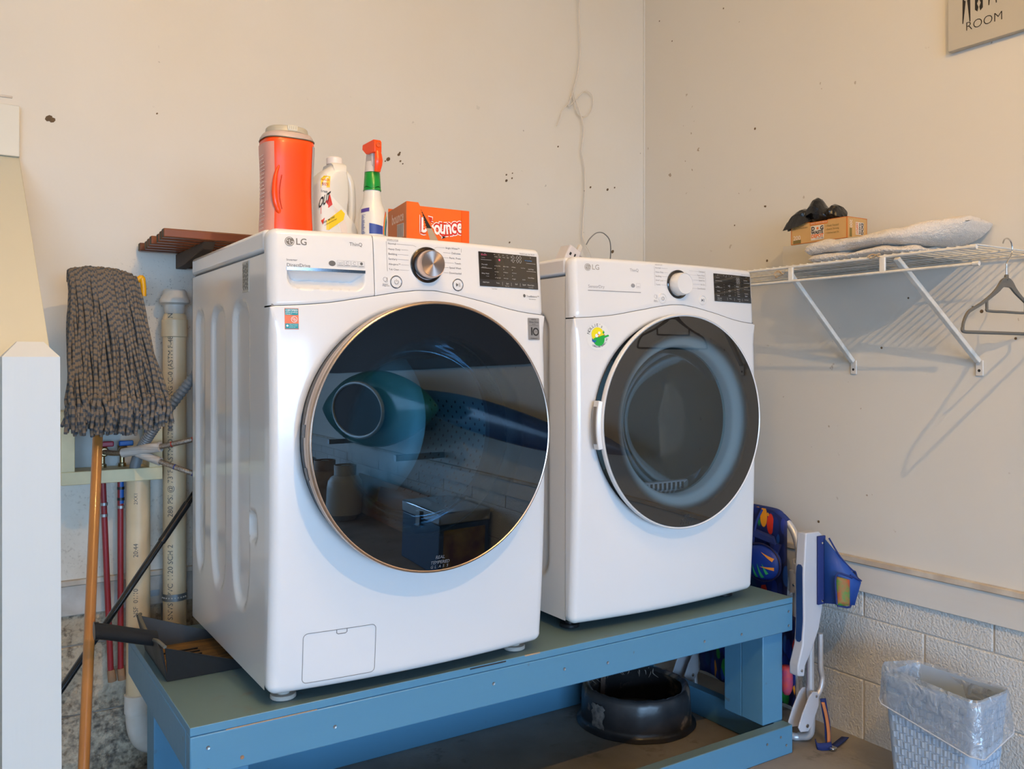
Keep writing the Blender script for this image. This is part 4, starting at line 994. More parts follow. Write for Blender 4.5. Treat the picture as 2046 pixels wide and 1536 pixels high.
# ------------------------------------------------------------------ bottles and box on the washer
LID = 1.4735
def orange_bottle():
    cx, cy = 0.671, 2.02
    T = thing('detergent_bottle', 'tall orange plastic tub with grey cap, leftmost on the washer', 'bottle', (cx, cy, LID))
    def sec(z, w, d, n=40, dx=0, e=3.2):
        P = []
        for i in range(n):
            a = 2 * pi * i / n; c_, s_ = cos(a), sin(a)
            P.append((cx + dx + w / 2 * abs(c_) ** (2 / e) * (1 if c_ >= 0 else -1), cy + d / 2 * abs(s_) ** (2 / e) * (1 if s_ >= 0 else -1), LID + z))
        return P
    b = B()
    prof = [(0.001, .112, .095), (.006, .119, .102), (.03, .1195, .103), (.07, .117, .100), (.11, .113, .096), (.15, .113, .096), (.19, .117, .100), (.225, .1195, .103), (.238, .117, .100), (.245, .108, .092)]
    b.rings([sec(*p) for p in prof]); obj('body', b, M['orange'], T, smooth=60)
    # grip hollow on the left of the front: dark slot and rounded rib
    g = B(); P = [(cx - .030, .075), (cx - .036, .10), (cx - .0365, .13), (cx - .031, .158), (cx - .0335, .158), (cx - .043, .13), (cx - .0425, .10), (cx - .034, .075)]
    g.tube(spline([(cx - .031, cy - .0445, LID + .060), (cx - .041, cy - .0460, LID + .085), (cx - .0445, cy - .0462, LID + .115), (cx - .041, cy - .0462, LID + .150), (cx - .033, cy - .0465, LID + .172)], 8), [0.0014, 0.0043, 0.0058, 0.0061, 0.0061, 0.0061, 0.0065, 0.0065, 0.0065, 0.0065, 0.0065, 0.0065, 0.0065, 0.0065, 0.0065, 0.0065, 0.0061, 0.0061, 0.0058, 0.0058, 0.0054, 0.0054, 0.0050, 0.0050, 0.0043, 0.0043, 0.0043, 0.0036, 0.0036, 0.0029, 0.0029, 0.0022, 0.0014][:33], 12)
    obj('grip', g, M['orange'], T, smooth=80)
    g = B(); g.tube(spline([(cx - .027, cy - .0486, LID + .072), (cx - .0315, cy - .0478, LID + .095), (cx - .032, cy - .0478, LID + .120), (cx - .0275, cy - .0488, LID + .150)], 6), 0.0013, 6); obj('grip_slot', g, mat('orange_shade', (0.55, 0.04, 0.0), 0.5), T)
    # label wrapped round the left side, another on the right
    for nm, s_, m_ in (('side_label', -1, M['pinkl']), ('front_label', 1, M['labg'])):
        lb = B()
        def fn(i, j):
            t = i / 8; z = .008 + .218 * j / 16
            w = 0.1205 - .006 * sin(pi * max(0, min(1, (z - .03) / .19)))
            a = (pi if s_ < 0 else 0) + (-0.0 + (t - .5) * 1.25) + (0.30 if s_ < 0 else -0.22)
            c_, q_ = cos(a), sin(a); e = 3.2; d = w * .855
            return (cx + (w / 2 + .0007) * abs(c_) ** (2 / e) * (1 if c_ >= 0 else -1), cy + (d / 2 + .0007) * abs(q_) ** (2 / e) * (1 if q_ >= 0 else -1), LID + z)
        lb.grid(9, 17, fn); obj(nm, lb, m_, T, smooth=80)
    ln = B()
    for k in range(22):
        z = .012 + .0088 * k; ln.box(cx - .0603 - .0006, cx - .0603 - .0002, cy - .020 + .004 * sin(k), cy + .012, LID + z, LID + z + .0022)
    obj('label_lines', ln, mat('pale_pink_ink', (0.85, 0.62, 0.55), 0.5), T, smooth=0)
    b = B(); b.rings([sec(*p, 40, 0, 2.6) for p in [(.2385, .121, .104), (.243, .1205, .1035), (.252, .110, .094), (.2545, .098, .084)]]); obj('cap_base', b, M['capp'], T, smooth=50)
    b = B(); b.rings([sec(*p, 40, 0, 2.3) for p in [(.2548, .099, .086), (.266, .095, .082), (.2685, .090, .078)]]); cp = obj('cap', b, M['capw'], T, smooth=50)
    b = B(); b.box(cx - .012, cx + .012, cy - .0435, cy - .030, LID + .256, LID + .2690); t_ = obj('cap_tab', b, mat('tab_pale', (0.66, 0.63, 0.52), 0.4), T, bevel=.002)
    for k in range(4): obj('ridge', B().box(cx - .008 + .0048 * k, cx - .0065 + .0048 * k, cy - .0442, cy - .0434, LID + .260, LID + .267), M['capw'], t_, smooth=0)
    b = B().rings([sec(z, w, w * .862) for z, w in ((.2365, .1203), (.2385, .1208), (.2392, .1180))], True, False); obj('cap_shadow_ring', b, mat('cap_shadow_line', (0.10, 0.08, 0.05), 0.7), T, smooth=0)  # dark ring paints the shade under the cap's overhang
orange_bottle()

def white_jug():
    cx, cy = 0.828, 2.12
    T = thing('stain_remover_jug', 'white handled plastic jug with yellow and red label beside the orange tub', 'bottle', (cx, cy, LID))
    w = 0.112
    def f2(u, v, d): return Vector((cx + u, cy + d, LID + v))
    # front outline with handle hole: build as ring loft round the silhouette, rounded in depth
    outl = [(-.054, .003), (-.0565, .02), (-.0565, .15), (-.055, .170), (-.048, .188), (-.034, .203), (-.0185, .214), (-.0175, .222), (.0175, .222), (.0185, .214), (.036, .204), (.047, .186), (.053, .160), (.0545, .10), (.0545, .02), (.052, .003)]
    def smooth_poly(P, n=4):
        q = spline([Vector((a, b, 0)) for a, b in P], n); return [(p.x, p.y) for p in q]
    # body: left mass
    body = smooth_poly([(-.054, .003), (-.0565, .02), (-.0565, .15), (-.055, .170), (-.048, .188), (-.034, .203), (-.0185, .214), (-.0175, .222), (.0175, .222), (.0185, .214), (.0200, .206), (.0240, .175), (.0245, .13), (.0190, .095), (.0250, .080), (.0330, .070), (.0440, .060), (.0520, .045), (.0545, .02), (.052, .003)], 4)
    def puff(poly, c0, levels=((0.80, -.040), (0.93, -.036), (1.0, -.026), (1.0, .026), (0.93, .036), (0.80, .040))):
        cxx = sum(p[0] for p in poly) / len(poly); czz = sum(p[1] for p in poly) / len(poly)
        return [[f2(cxx + (u - cxx) * k, czz + (v - czz) * (k if k == 1 else (k + .0)), d) for u, v in poly] for k, d in levels]
    b = B().rings(puff(body, 0)); obj('body', b, M['bottle'], T, smooth=60)
    h = B(); path = spline([f2(.020, .206, 0), f2(.034, .197, 0), f2(.0435, .175, 0), (cx + .0465, cy, LID + .14), (cx + .0465, cy, LID + .10), (cx + .041, cy, LID + .072), (cx + .036, cy, LID + .060)], 6)
    h.tube(path, [.011] * len(path), 14); obj('jug_handle', h, M['bottle'], T, smooth=80)
    b = B().lathe([(.0175, .216), (.0175, .222), (.0165, .2225)], (cx, cy, LID), 32); obj('neck', b, M['bottle'], T)
    b = B().lathe([(.0195, .2225), (.0205, .2235), (.0205, .238), (.0185, .2405), (.0003, .241)], (cx, cy, LID), 36); obj('cap', b, mat('cap_white', (0.80, 0.74, 0.70), 0.35), T)
    # label panel, slightly proud, on the left half
    Y = cy - .0408
    sf = lambda u, v: Vector((cx + u, Y + (.0035 if u < -.047 else 0), LID + v))
    lb = B(); decal_poly(lb, [(-.0500, .010), (.0180, .010), (.0180, .060), (.0080, .090), (-.0190, .112), (-.0250, .140), (-.0250, .172), (-.0380, .190), (-.0500, .176)], lambda u, v: sf(u, v)); L_ = obj('label', lb, mat('label_white', (0.72, 0.64, 0.58), 0.4), T, smooth=0)
    s1 = lambda u, v: sf(u, v) + Vector((0, -.0005, 0)); s2 = lambda u, v: sf(u, v) + Vector((0, -.001, 0))
    q = B(); decal_poly(q, [(-.050, .154), (-.028, .156), (-.0265, .184), (-.043, .184), (-.050, .176)], s1); obj('value_patch', q, M['yellow'], L_, smooth=0); q = B(); decal_poly(q, [(-.048, .050), (-.030, .050), (.0080, .078), (.0120, .094), (.0020, .104), (-.030, .078), (-.048, .066)], s1); obj('label_yellow', q, M['yellow'], L_, smooth=0)
    q = B(); decal_poly(q, [(-.050, .088), (-.021, .114), (-.028, .140), (-.033, .126), (-.050, .108)], s1); decal_poly(q, [(-.050, .072), (-.041, .080), (-.046, .062)], s1); obj('label_red', q, M['redl'], L_, smooth=0)
    q = B(); v_, f_ = text('OUT', .032, thick=.03)
    q.add((v_, f_), lambda p: s2(-.0555 + p[0] * .40 + .20 * p[1], .112 + p[1] * 1.15 + p[0] * .30)); 
    for i, (s_, u, v, ww) in enumerate((('VALUE', -.0495, .158, .020), ('SIZE', -.0490, .147, .016))): 
        pass
    v_, f_ = text('50% MORE', text_w('50% MORE', .030), thick=.01); q.add((v_, f_), lambda p: s2(-.046 + p[0], .066 + p[1] + .60 * p[0]))
    v_, f_ = text('CONCENTRATED', text_w('CONCENTRATED', .032), thick=.01); q.add((v_, f_), lambda p: s2(-.042 + p[0], .0600 + p[1] + .60 * p[0]))
    v_, f_ = text('free', .010); q.add((v_, f_), lambda p: s2(-.050 + p[0], .145 + p[1]))
    obj('label_print', q, M['gap'], L_, smooth=0)
    q = B()
    for s_, u, v, ww in (('VALUE', -.0490, .174, .020), ('SIZE', -.0485, .163, .017)):
        v_, f_ = text(s_, text_w(s_, ww)); q.add((v_, f_), lambda p: s2(u + p[0], v + p[1]))
    obj('label_print_red', q, M['redl'], L_, smooth=0)
white_jug()

def spray():
    cx, cy = 0.888, 2.02
    T = thing('spray_bottle', 'white trigger spray bottle with green collar and orange trigger', 'bottle', (cx, cy, LID))
    b = B().lathe([(.030, .0), (.0345, .003), (.0350, .02), (.0345, .060), (.0335, .088), (.0310, .100), (.0255, .112), (.0225, .122), (.0208, .142), (.0200, .150)], (cx, cy, LID), 40); obj('body', b, M['bottle'], T, smooth=50)
    # wavy skirt, green collar
    b = B(); b.rings([[Vector((cx + r * cos(a), cy + r * sin(a), LID + z + (w * .0035 * sin(4 * a)))) for a in [2 * pi * i / 48 for i in range(48)]] for r, z, w in ((.0222, .146, 0), (.0222, .147, 0), (.0218, .1515, .6))], True, False); obj('collar_band', b, M['green'], T, smooth=80)
    b = B(); b.rings([[Vector((cx + r * cos(a), cy + r * sin(a), LID + z + (w * .0030 * sin(4 * a)))) for a in [2 * pi * i / 48 for i in range(48)]] for r, z, w in ((.0214, .153, 1), (.0212, .157, 0), (.0192, .190, 0), (.0180, .1915, 0))]); obj('collar', b, M['green'], T, smooth=60)
    b = B().lathe([(.0190, .1918), (.0180, .2050), (.0165, .2180)], (cx, cy, LID), 28); obj('shroud', b, M['clearw'], T, smooth=60)
    # head: shroud behind, trigger in front, nozzle facing out
    hd = B()
    prof = [(-.026, .205), (-.028, .225), (-.024, .243), (-.012, .258), (.004, .268), (.010, .262), (.010, .205)]
    hd.prism([(u * .9 - .004, v) for u, v in prof], lambda u, v, d: Vector((cx + d, cy - u * 1.2 - .012, LID + v)), -.009, .009)
    obj('sprayer_back', hd, M['clearw'], T, bevel=.003)
    hd = B(); hd.prism([(-.030, .236), (-.030, .262), (-.026, .268), (.020, .262), (.022, .250), (.006, .236)], lambda u, v, d: Vector((cx + d + (.2 * (u + .03)) * -1, cy + u - .004, LID + v)), -.0095, .0105); obj('sprayer_head', hd, M['orange'], T, bevel=.002)
    nz = B().lathe([(.0062, .0), (.0062, -.0015), (.0040, -.0015), (.0040, -.0005), (.0003, -.0005)], (cx + .001, cy - .0345, LID + .255), 20, 'Y', cap=False); obj('nozzle', nz, mat('nozzle_orange', (0.70, 0.10, 0.02), 0.4), T)
    tr = B(); R_ = []
    for t, y, w in ((.240, -.034, .0075), (.230, -.036, .0095), (.218, -.038, .0105), (.206, -.036, .0100), (.196, -.032, .0085), (.190, -.030, .0080)):
        R_.append([Vector((cx + sx * w + .002, cy + y + dy, LID + t)) for sx, dy in ((-1, .003), (-.6, -.001), (.6, -.001), (1, .003), (.8, .007), (-.8, .007))])
    tr.rings(R_); obj('trigger', tr, M['orange'], T, smooth=60)
    def cyl(u, v, d=.0004, R=None):   # u: angle along the front, v: height
        r = (.0350 if v < .06 else .0350 - (v - .06) * .05) + d; a = -pi / 2 + u
        return Vector((cx + r * cos(a), cy + r * sin(a), LID + v))
    def patch(poly_fn, m, nm, d=.0004, nu=16, nv=6):
        b_ = B(); b_.grid(nu + 1, nv + 1, lambda i, j: cyl(*poly_fn(i / nu, j / nv), d)); return obj(nm, b_, m, T, smooth=80)
    patch(lambda s_, t: (-.62 + .0 + s_ * 1.02, .036 + t * (.026 - .006 * s_)), M['navyl'], 'label_navy', .0004)
    patch(lambda s_, t: (-1.35 + s_ * .72, .088 + t * .009 + .003 * s_), M['purple'], 'label_strip')
    for k, (m_, w0) in enumerate(((M['orange'], 0), (M['yellow'], .10), (M['cyanl'], .18), (M['green'], .28), (M['navyl'], .36))):
        b_ = B(); pts = []
        for i in range(15):
            a = pi * (.98 - .62 * i / 14); R1 = 1.0 - w0; pts.append(((1.05 + .62 * R1 * cos(a) * 1.0), (.034 + .062 * R1 * sin(a))))
        n_ = len(b_.v)
        for (u, v) in pts: b_.v.append(cyl(u, v, .0006 + .0002 * k)); b_.v.append(cyl(u + .085, v - .004, .0006 + .0002 * k))
        for i in range(14): b_.face((n_ + 2 * i, n_ + 2 * i + 1, n_ + 2 * i + 3, n_ + 2 * i + 2))
        obj('label_arc', b_, m_, T, smooth=80)
    b_ = B()
    for k in range(30):
        z = .082 - .0019 * k; w = random.uniform(.10, .34); n_ = len(b_.v)
        for (u, v) in ((-1.25, z), (-1.25 + w, z), (-1.25 + w, z + .0009), (-1.25, z + .0009)): b_.v.append(cyl(u, v, .0005))
        b_.face((n_, n_ + 1, n_ + 2, n_ + 3))
    obj('label_text_lines', b_, M['navyl'], T, smooth=0)
spray()

def carton():
    x0, x1, y0, y1, z0, z1 = 0.9935, 1.183, 2.05, 2.155, LID, LID + .1285
    T = thing('dryer_sheet_box', 'orange carton of dryer sheets with a torn black slit', 'box', ((x0 + x1) / 2, (y0 + y1) / 2, z0))
    t = .0012; b = B()
    b.box(x0 + .012, x1, y0 + t, y0 + 2 * t, z0, z1); b.box(x0, x1, y1 - t, y1, z0, z1 + .004); b.box(x1 - t, x1, y0 + 2 * t, y1 - t, z0, z1); b.box(x0 + t, x1 - t, y0 + 2 * t, y1 - t, z0, z0 + t)
    b.box(x0 + .02, x1, y0 + 2 * t, y1 - t, z1 - t, z1)
    obj('carton_body', b, M['carton'], T, smooth=0)
    b = B(); b.prism([(y0 - .006, z0), (y1, z0), (y1, z1 - .006), (y0 - .006, z1 + .007)], lambda u, v, d: Vector((d, u, v)), x0 - .0006, x0 + .0006); e_ = obj('end_panel', b, M['cartond'], T, smooth=0)
    # loose torn front corner standing proud of the box, with a saw-tooth edge
    saw = []; n = 20; Hh = z1 - z0
    for i in range(n + 1):
        q_ = i / n; u = x0 + .038 + .35 * Hh * q_; v = z1 - Hh * q_; saw.append((u, v))
        if i < n and q_ < .45: saw.append((u + .0028, v - .0030)); saw.append((u + .0006, v - .0045))
    P = [(x0 + .0004, z0), (x0 + .0004, z1 + .0075), (x0 + .034, z1 + .0075)] + saw
    b = B(); b.prism(P, lambda u, v, d: Vector((u, y0 - .0062 + .002 * (u - x0) / .09 + d, v)), -.0006, .0006); fl = obj('torn_flap', b, M['carton'], T, smooth=0)
    # black opening on the front behind the flap edge, liner card lower down
    P = [(x0 + .030, z1 - .0005), (x0 + .0392, z1 - .0005), (x0 + .0392 + .66 * .056, z1 - .056), (x0 + .045, z1 - .056)]
    b = B(); b.prism(P, lambda u, v, d: Vector((u, y0 + t - .0004 + d, v)), -.0004, .0004); obj('slit', b, M['cartoni'], T, smooth=0)
    P = [(x0 + .045, z1 - .0562), (x0 + .0392 + .66 * .0562, z1 - .0562), (x0 + .122, z0 + .0005), (x0 + .065, z0 + .0005)]
    b = B(); b.prism(P, lambda u, v, d: Vector((u, y0 + t - .0006 + d, v)), -.0004, .0004); obj('inner_card', b, M['cartonf'], T, smooth=0)
    s = lambda d: (lambda u, v: Vector((u, y0 + t - d, v)))
    # lettering outlined white on red on white
    wd = .133; sz = text_w('bounce', wd, thick=.02)
    for k, (th, m_, nm, d) in enumerate(((.30, M['whiteink'], 'logo_outline', .0008), (.22, M['redl'], 'logo_shadow', .0012), (.05, M['whiteink'], 'logo_letters', .0016))):
        q = B(); x = x0 + .0515
        for i, ch in enumerate('bounce'):
            v_, f_ = text(ch, .044, thick=th * .55, align='CENTER')
            cxx = x0 + .0745 + i * .0172; up = (.002, .0, .003, .004, .008, .010)[i]; ro = (-.12, .1, -.05, .12, -.1, .08)[i]
            q.add((v_, f_), lambda p: s(d + .00002 * i)(min(cxx + p[0] * .80 * cos(ro) - p[1] * 1.15 * sin(ro), x1 - .0245), z0 + .074 + up + p[0] * sin(ro) + p[1] * 1.15 * cos(ro)))
        # leave the strip under the torn flap and the slit free
        keep = B(); keep.v = q.v; keep.f = [f for f in q.f if all(q.v[i].x > x0 + .0415 + (z1 - q.v[i].z) * .64 for i in f)]; keep.mi = [0] * len(keep.f)
        obj(nm, keep, m_, T, smooth=0)
        q2 = B(); v_, f_ = text('b', .044, thick=th * .55, align='CENTER')
        q2.add((v_, f_), lambda p: Vector((x0 + .0500 + p[0] * .85, y0 - .0070 - d, z0 + .076 + p[1] * 1.2)))
        keep = B(); keep.v = q2.v; keep.f = [f for f in q2.f if all(q2.v[i].x < x0 + .0375 + (z1 - q2.v[i].z) * .34 for i in f)]; keep.mi = [0] * len(keep.f)
        if keep.f: obj('flap_letter', keep, m_, fl, smooth=0)
    b = B().box(x1 - .0235, x1 - .0001, y0 + t - .0022, y0 + t - .0004, z0, z1 - .001); obj('side_strip', b, mat('carton_strip', (0.86, 0.11, 0.005), 0.42), T, smooth=0)
    # end: small logo and barcode
    q = B(); v_, f_ = text('bounce', text_w('bounce', .070), thick=.03); q.add((v_, f_), lambda p: Vector((x0 - .0012, y0 + .080 - p[0] * 1.0, z0 + .096 + p[1] * 1.5 + p[0] * .06))); obj('end_logo', q, mat('pale_pink', (0.75, 0.52, 0.42), .5), e_, smooth=0)
    b = B().box(x0 - .0012, x0 - .0007, y0 + .008, y0 + .048, z0 + .046, z0 + .082); obj('barcode_field', b, mat('barcode_pale', (0.55, 0.48, 0.45), .5), e_, smooth=0)
    q = B()
    for k in range(6): q.box(x0 - .0018, x0 - .0012, y0 + .012 + .006 * k, y0 + .014 + .006 * k, z0 + .048, z0 + .080)
    obj('barcode', q, M['badge'], e_, smooth=0)
carton()

# ------------------------------------------------------------------ dark wooden slat shelf on the back wall
T = thing('slatted_shelf', 'dark stained wooden slatted shelf on the wall left of the washer', 'shelf', (0.75, BW, 1.49))
for k, y in enumerate((2.395, 2.447, 2.505, 2.560, 2.618, 2.675, 2.728)):
    obj('slat', B().box2(0.470 + (0.004 * ((k * 7) % 3)), 1.25, y, y + 0.026, 1.519, 1.5425, 4), [M['wood'], M['woodend']], T, bevel=0.003)
for x in (0.578, 1.10):
    b = B(); b.prism([(2.42, 1.5185), (BW, 1.5185), (BW, 1.475), (2.66, 1.478), (2.44, 1.500)], lambda u, v, d: Vector((d, u, v)), x, x + 0.030); obj('bracket', b, M['woodb'], T, bevel=0.002)
obj('wall_batten', B().box(0.60, 1.22, BW - 0.012, BW - 0.001, 1.478, 1.518), M['woodb'], T)

# ------------------------------------------------------------------ wet mop, head up
def mop():
    T = thing('string_mop', 'upside-down string mop with varnished wooden pole', 'mop', (0.2235, 1.976, 0))
    def hp(z): return Vector((0.2195 + 0.0925 * z, 1.976 + 0.40 * z, z))
    obj('pole', B().tube([hp(0.002), hp(0.5), hp(1.0), hp(1.36)], 0.0119, 20), M['handle'], T, smooth=80)
    c = hp(1.44)
    cl = B(); cl.tube(spline([(c.x + .060, c.y + .005, 1.385), (c.x + .090, c.y + .004, 1.425), (c.x + .097, c.y + .006, 1.405), (c.x + .098, c.y + .008, 1.375)], 6), 0.0075, 10); obj('clamp', cl, M['yellowp'], T, smooth=80)
    cb = B().box(c.x - .075, c.x + .080, c.y - .012, c.y + .012, 1.392, 1.418); obj('clamp_bar', cb, M['yellowp'], T, bevel=.004)
    rnd = random.Random(5); b = B(); N = 0
    for lay in range(3):
        n = 64
        for k in range(n):
            s = (k + rnd.random() * .8) / n; u = -1 + 2 * s
            xt = c.x - .006 + u * .082; ztop = 1.445 - .012 * abs(u) ** 3 - .010 * max(0, u) - .003 * lay + rnd.uniform(-.002, .002)
            xb = c.x - .012 + u * .100 + rnd.uniform(-.006, .006) + (.030 if u > .7 else 0) * (u - .7) * 3.3
            yb0 = hp(1.05).y - .045 - .011 * (2 - lay)
            L = 0; zb = 1.105 + rnd.uniform(-.025, .012)
            P = [(xt, c.y + .010, ztop - .02), (xt, c.y, ztop), (xt + rnd.uniform(-.002, .002), c.y - .017 - .004 * (2 - lay), ztop - .010)]
            for i in range(1, 8):
                t = i / 7; z = ztop - .02 + (zb - ztop + .02) * t
                x = xt + (xb - xt) * t ** 1.4 + .004 * sin(7 * t + k * .9 + lay)
                y = (c.y - .024 - .006 * (2 - lay)) + (yb0 - (c.y - .024)) * t + rnd.uniform(-.002, .002)
                P.append((x, y, z))
            r = .0040
            b.tube(spline(P, 2), r, 6, along=rnd.uniform(.01, 3)); N += 1
            # tuft under the sewn band: flares, then ends in a blunt tip
            if lay < 3:
                x0_, y0_ = P[-1][0], P[-1][1]
                tz = 1.030 + rnd.uniform(-.012, .030) - (.004 if abs(u) < .5 else 0)
                dx = rnd.uniform(-.012, .012)
                Q = [(x0_, y0_, zb), (x0_ + dx * .3, y0_ - .012 - .004 * rnd.random(), zb - .012), (x0_ + dx * .6 + .004 * sin(k), y0_ - .018 + rnd.uniform(-.004, .004), (zb + tz) / 2), (x0_ + dx, y0_ - .010 + rnd.uniform(-.006, .008), tz)]
                b.tube(spline(Q, 3), [.0046] * 9 + [.0040], 6, along=rnd.uniform(.01, 3))
    tag(obj('yarn', b, M['mop'], T, smooth=80), None, None, None, 'stuff')
    # sewn gathers across the strands
    g = B()
    for k in range(46):
        u = -1 + 2 * (k + .5) / 46; x = c.x - .012 + u * .098; y = hp(1.06).y - .074; z = 1.088 + .014 * sin(u * 9) - .006 * abs(u)
        g.tube(spline([(x - .006, y + .014, z + .020), (x, y - .004, z + .012), (x + .003, y - .008, z - .002), (x + .006, y + .008, z - .014)], 3), .0042, 6, along=rnd.uniform(.01, 3))
    tag(obj('gathered_yarn', g, M['mop'], T, smooth=80), None, None, None, 'stuff')
    bb = B(); bb.tube(spline([(c.x - .090 + .18 * i / 10, hp(1.06).y - .055 + .006 * sin(i * 2.1), 1.095 + .010 * sin(i * 1.7)) for i in range(11)], 3), .006, 8, along=.02); obj('sewn_band', bb, M['mop'], T, smooth=80)
mop()

# ------------------------------------------------------------------ broom pole and dustpan
b = B(); p0 = Vector((-0.068, 2.305, 0.004)); p1 = Vector((0.86, 2.66, 1.175))
T = thing('broom', 'black metal broom pole leaning behind the mop and the washer', 'broom', p0)
obj('pole', b.tube([p0, p0.lerp(p1, .5), p1], 0.0088, 16), M['blackg'], T, smooth=80)
d_ = (p1 - p0).normalized()
obj('sleeve', B().tube([p0.lerp(p1, .60), p0.lerp(p1, .68)], 0.0105, 16), M['blackp'], T, smooth=80)

def dustpan():
    T = thing('dustpan', 'dusty black plastic dustpan lying on the stand by the washer', 'dustpan', (0.47, 2.20, 0.476))
    z = 0.477; xa, xb = 0.415, 0.596; ya, yb = 2.075, 2.335
    def wall(poly, fn, d0, d1, nm, m_, **k): bb = B(); bb.prism(poly, fn, d0, d1); return obj(nm, bb, m_, T, bevel=.0012, **k)
    # floor with ribs
    fl = B(); fl.box(xa, xb, ya + .003, yb - .003, z, z + .003); obj('pan_floor', fl, M['dust'], T, smooth=0)
    # flared side walls: tall at the back (left), running out to the lip
    sw = B(); sw.rings([[Vector(p) for p in ((xa + .002, ya, z), (xa + .002, ya + .003, z), (xa - .008, ya - .016, z + .082), (xa - .008, ya - .020, z + .082))], [Vector(p) for p in ((xb, ya, z), (xb, ya + .003, z), (xb, ya - .001, z + .012), (xb, ya - .004, z + .012))]]); obj('side_wall', sw, M['blackpan'], T, smooth=0)
    sw = B(); sw.rings([[Vector(p) for p in ((xa + .002, yb, z), (xa + .002, yb - .003, z), (xa - .008, yb + .016, z + .082), (xa - .008, yb + .020, z + .082))], [Vector(p) for p in ((xb, yb, z), (xb, yb - .003, z), (xb, yb + .001, z + .012), (xb, yb + .004, z + .012))]]); obj('side_wall', sw, M['blackpan'], T, smooth=0)
    bw = B(); pts = [(ya - .018, .082), (ya + .02, .088), ((ya + yb) / 2 - .03, .070), ((ya + yb) / 2 + .03, .070), (yb - .02, .090), (yb + .018, .086)]
    bw.rings([[Vector((xa, ya + (yb - ya) * i / 5, z)), Vector((xa + .003, ya + (yb - ya) * i / 5, z)), Vector((xa - .013, y, z + h)), Vector((xa - .018, y, z + h))] for i, (y, h) in enumerate(pts)]); obj('back_wall', bw, M['blackpan'], T, smooth=0)
    rm = B(); rm.tube(spline([(xa - .008, ya - .018, z + .084), (xa - .016, ya + .02, z + .089), (xa - .014, (ya + yb) / 2 - .03, z + .072), (xa - .014, (ya + yb) / 2 + .03, z + .072), (xa - .016, yb - .02, z + .091), (xa - .008, yb + .018, z + .086)], 5), .0042, 8); obj('worn_rim', rm, M['edgeg'], T)
    for k in range(7):
        obj('rib', B().box(xa + .03, xa + .11, ya + .055 + .022 * k, ya + .059 + .022 * k, z + .003, z + .0065), M['blackpan'], T, smooth=0)
    h = B(); yc = 2.17
    R_ = []
    for t, x, zz in ((0, .412, .545), (.4, .36, .566), (.8, .30, .590), (1, .276, .599)):
        R_.append([Vector((x, yc + .020 * cos(a) - .05 * t, zz + (.022 * sin(a) if sin(a) > 0 else .014 * sin(a)))) for a in [2 * pi * i / 16 for i in range(16)]])
    h.rings(R_); obj('handle', h, M['blackpan'], T, smooth=50)
    h = B(); h.rings([[Vector((x, yc + .0215 * cos(a) - .05 * t, zz + (.0235 * sin(a) if sin(a) > 0 else .016 * sin(a)))) for a in [2 * pi * i / 16 for i in range(16)]] for t, x, zz in ((.97, .281, .598), (1.02, .271, .600))]); obj('handle_end', h, M['blackp'], T, smooth=50)
dustpan()

# ------------------------------------------------------------------ plumbing
def arr(a, b, n): return [Vector(a).lerp(Vector(b), i / n) for i in range(n + 1)]
T = thing('vent_stack', 'cream PVC pipe with capped air valve beside the washer', 'pipe', (0.561, 2.70, 0.0))
obj('pipe', B().lathe([(0.0325, 0.003), (0.0325, 1.30)], (0.561, 2.70, 0), 32), M['pvc'], T, smooth=50)
obj('coupling', B().lathe([(0.0335, 1.268), (0.0355, 1.270), (0.0365, 1.272), (0.0365, 1.318), (0.034, 1.320), (0.0315, 1.328), (0.0315, 1.334), (0.029, 1.336)], (0.539, 2.70, 0.0) if False else (0.552, 2.70, 0.0), 32), M['pvc'], T, smooth=40) if False else obj('coupling', B().lathe([(0.0335, 1.268), (0.0362, 1.270), (0.0362, 1.318), (0.0330, 1.321), (0.0315, 1.330), (0.0290, 1.336)], (0.561, 2.70, 0), 32), M['pvc'], T, smooth=40)
v = obj('air_valve', B().lathe([(0.024, 1.336), (0.028, 1.340), (0.030, 1.362), (0.0355, 1.366), (0.0420, 1.368), (0.0425, 1.376), (0.0385, 1.382), (0.034, 1.392), (0.033, 1.402), (0.0285, 1.408), (0.0005, 1.409)], (0.561, 2.70, 0), 36), M['pvcw'], T, smooth=40)
def pipe_text(parent, cx, cyy, r, z0, z1, s, size, ang, m_=M['ink']):
    q = B(); v_, f_ = text(s, size); L = max(p[0] for p in v_); k = (z1 - z0) / L if False else 1
    q.add((v_, f_), lambda p: Vector((cx + (r + .0004) * cos(ang + -p[1] / r * 1.0), cyy + (r + .0004) * sin(ang - p[1] / r), z0 + p[0] * k)))
    return obj('pipe_print', q, m_, parent, smooth=0)
pipe_text(T, 0.561, 2.70, .0325, .43, 0, '2 SNVS   PVC 1120 SCH 2', .0215, radians(238)); pipe_text(T, 0.561, 2.70, .0325, .745, 0, '280 PSI @ 73°F (ASTM D1785)', .0215, radians(238)); pipe_text(T, 0.561, 2.70, .0325, 1.035, 0, 'WELDING IC-0 (ASTM F-480) MAN', .0200, radians(238))
st = B().lathe([(.0336, .500), (.0350, .500), (.0350, .520), (.0336, .520)], (0.561, 2.70, 0), 32, cap=False); q = obj('hanger_strap', st, M['galv'], T)
for k in range(10): a = radians(190 + 14 * k); obj('strap_hole', B().lathe([(.003, -.0001), (.0002, -.0002)], (0, 0, 0), 8, 'Y', cap=False) if False else B().box(.561 + .0352 * cos(a) - .0016, .561 + .0352 * cos(a) + .0016, 2.70 + .0352 * sin(a) - .0012, 2.70 + .0352 * sin(a) + .0012, .5085, .5118), M['pvcw'], q, smooth=0)
obj('strap_end', B().box(.475, .530, 2.7555, 2.760, .502, .520), M['galv'], T, smooth=0)

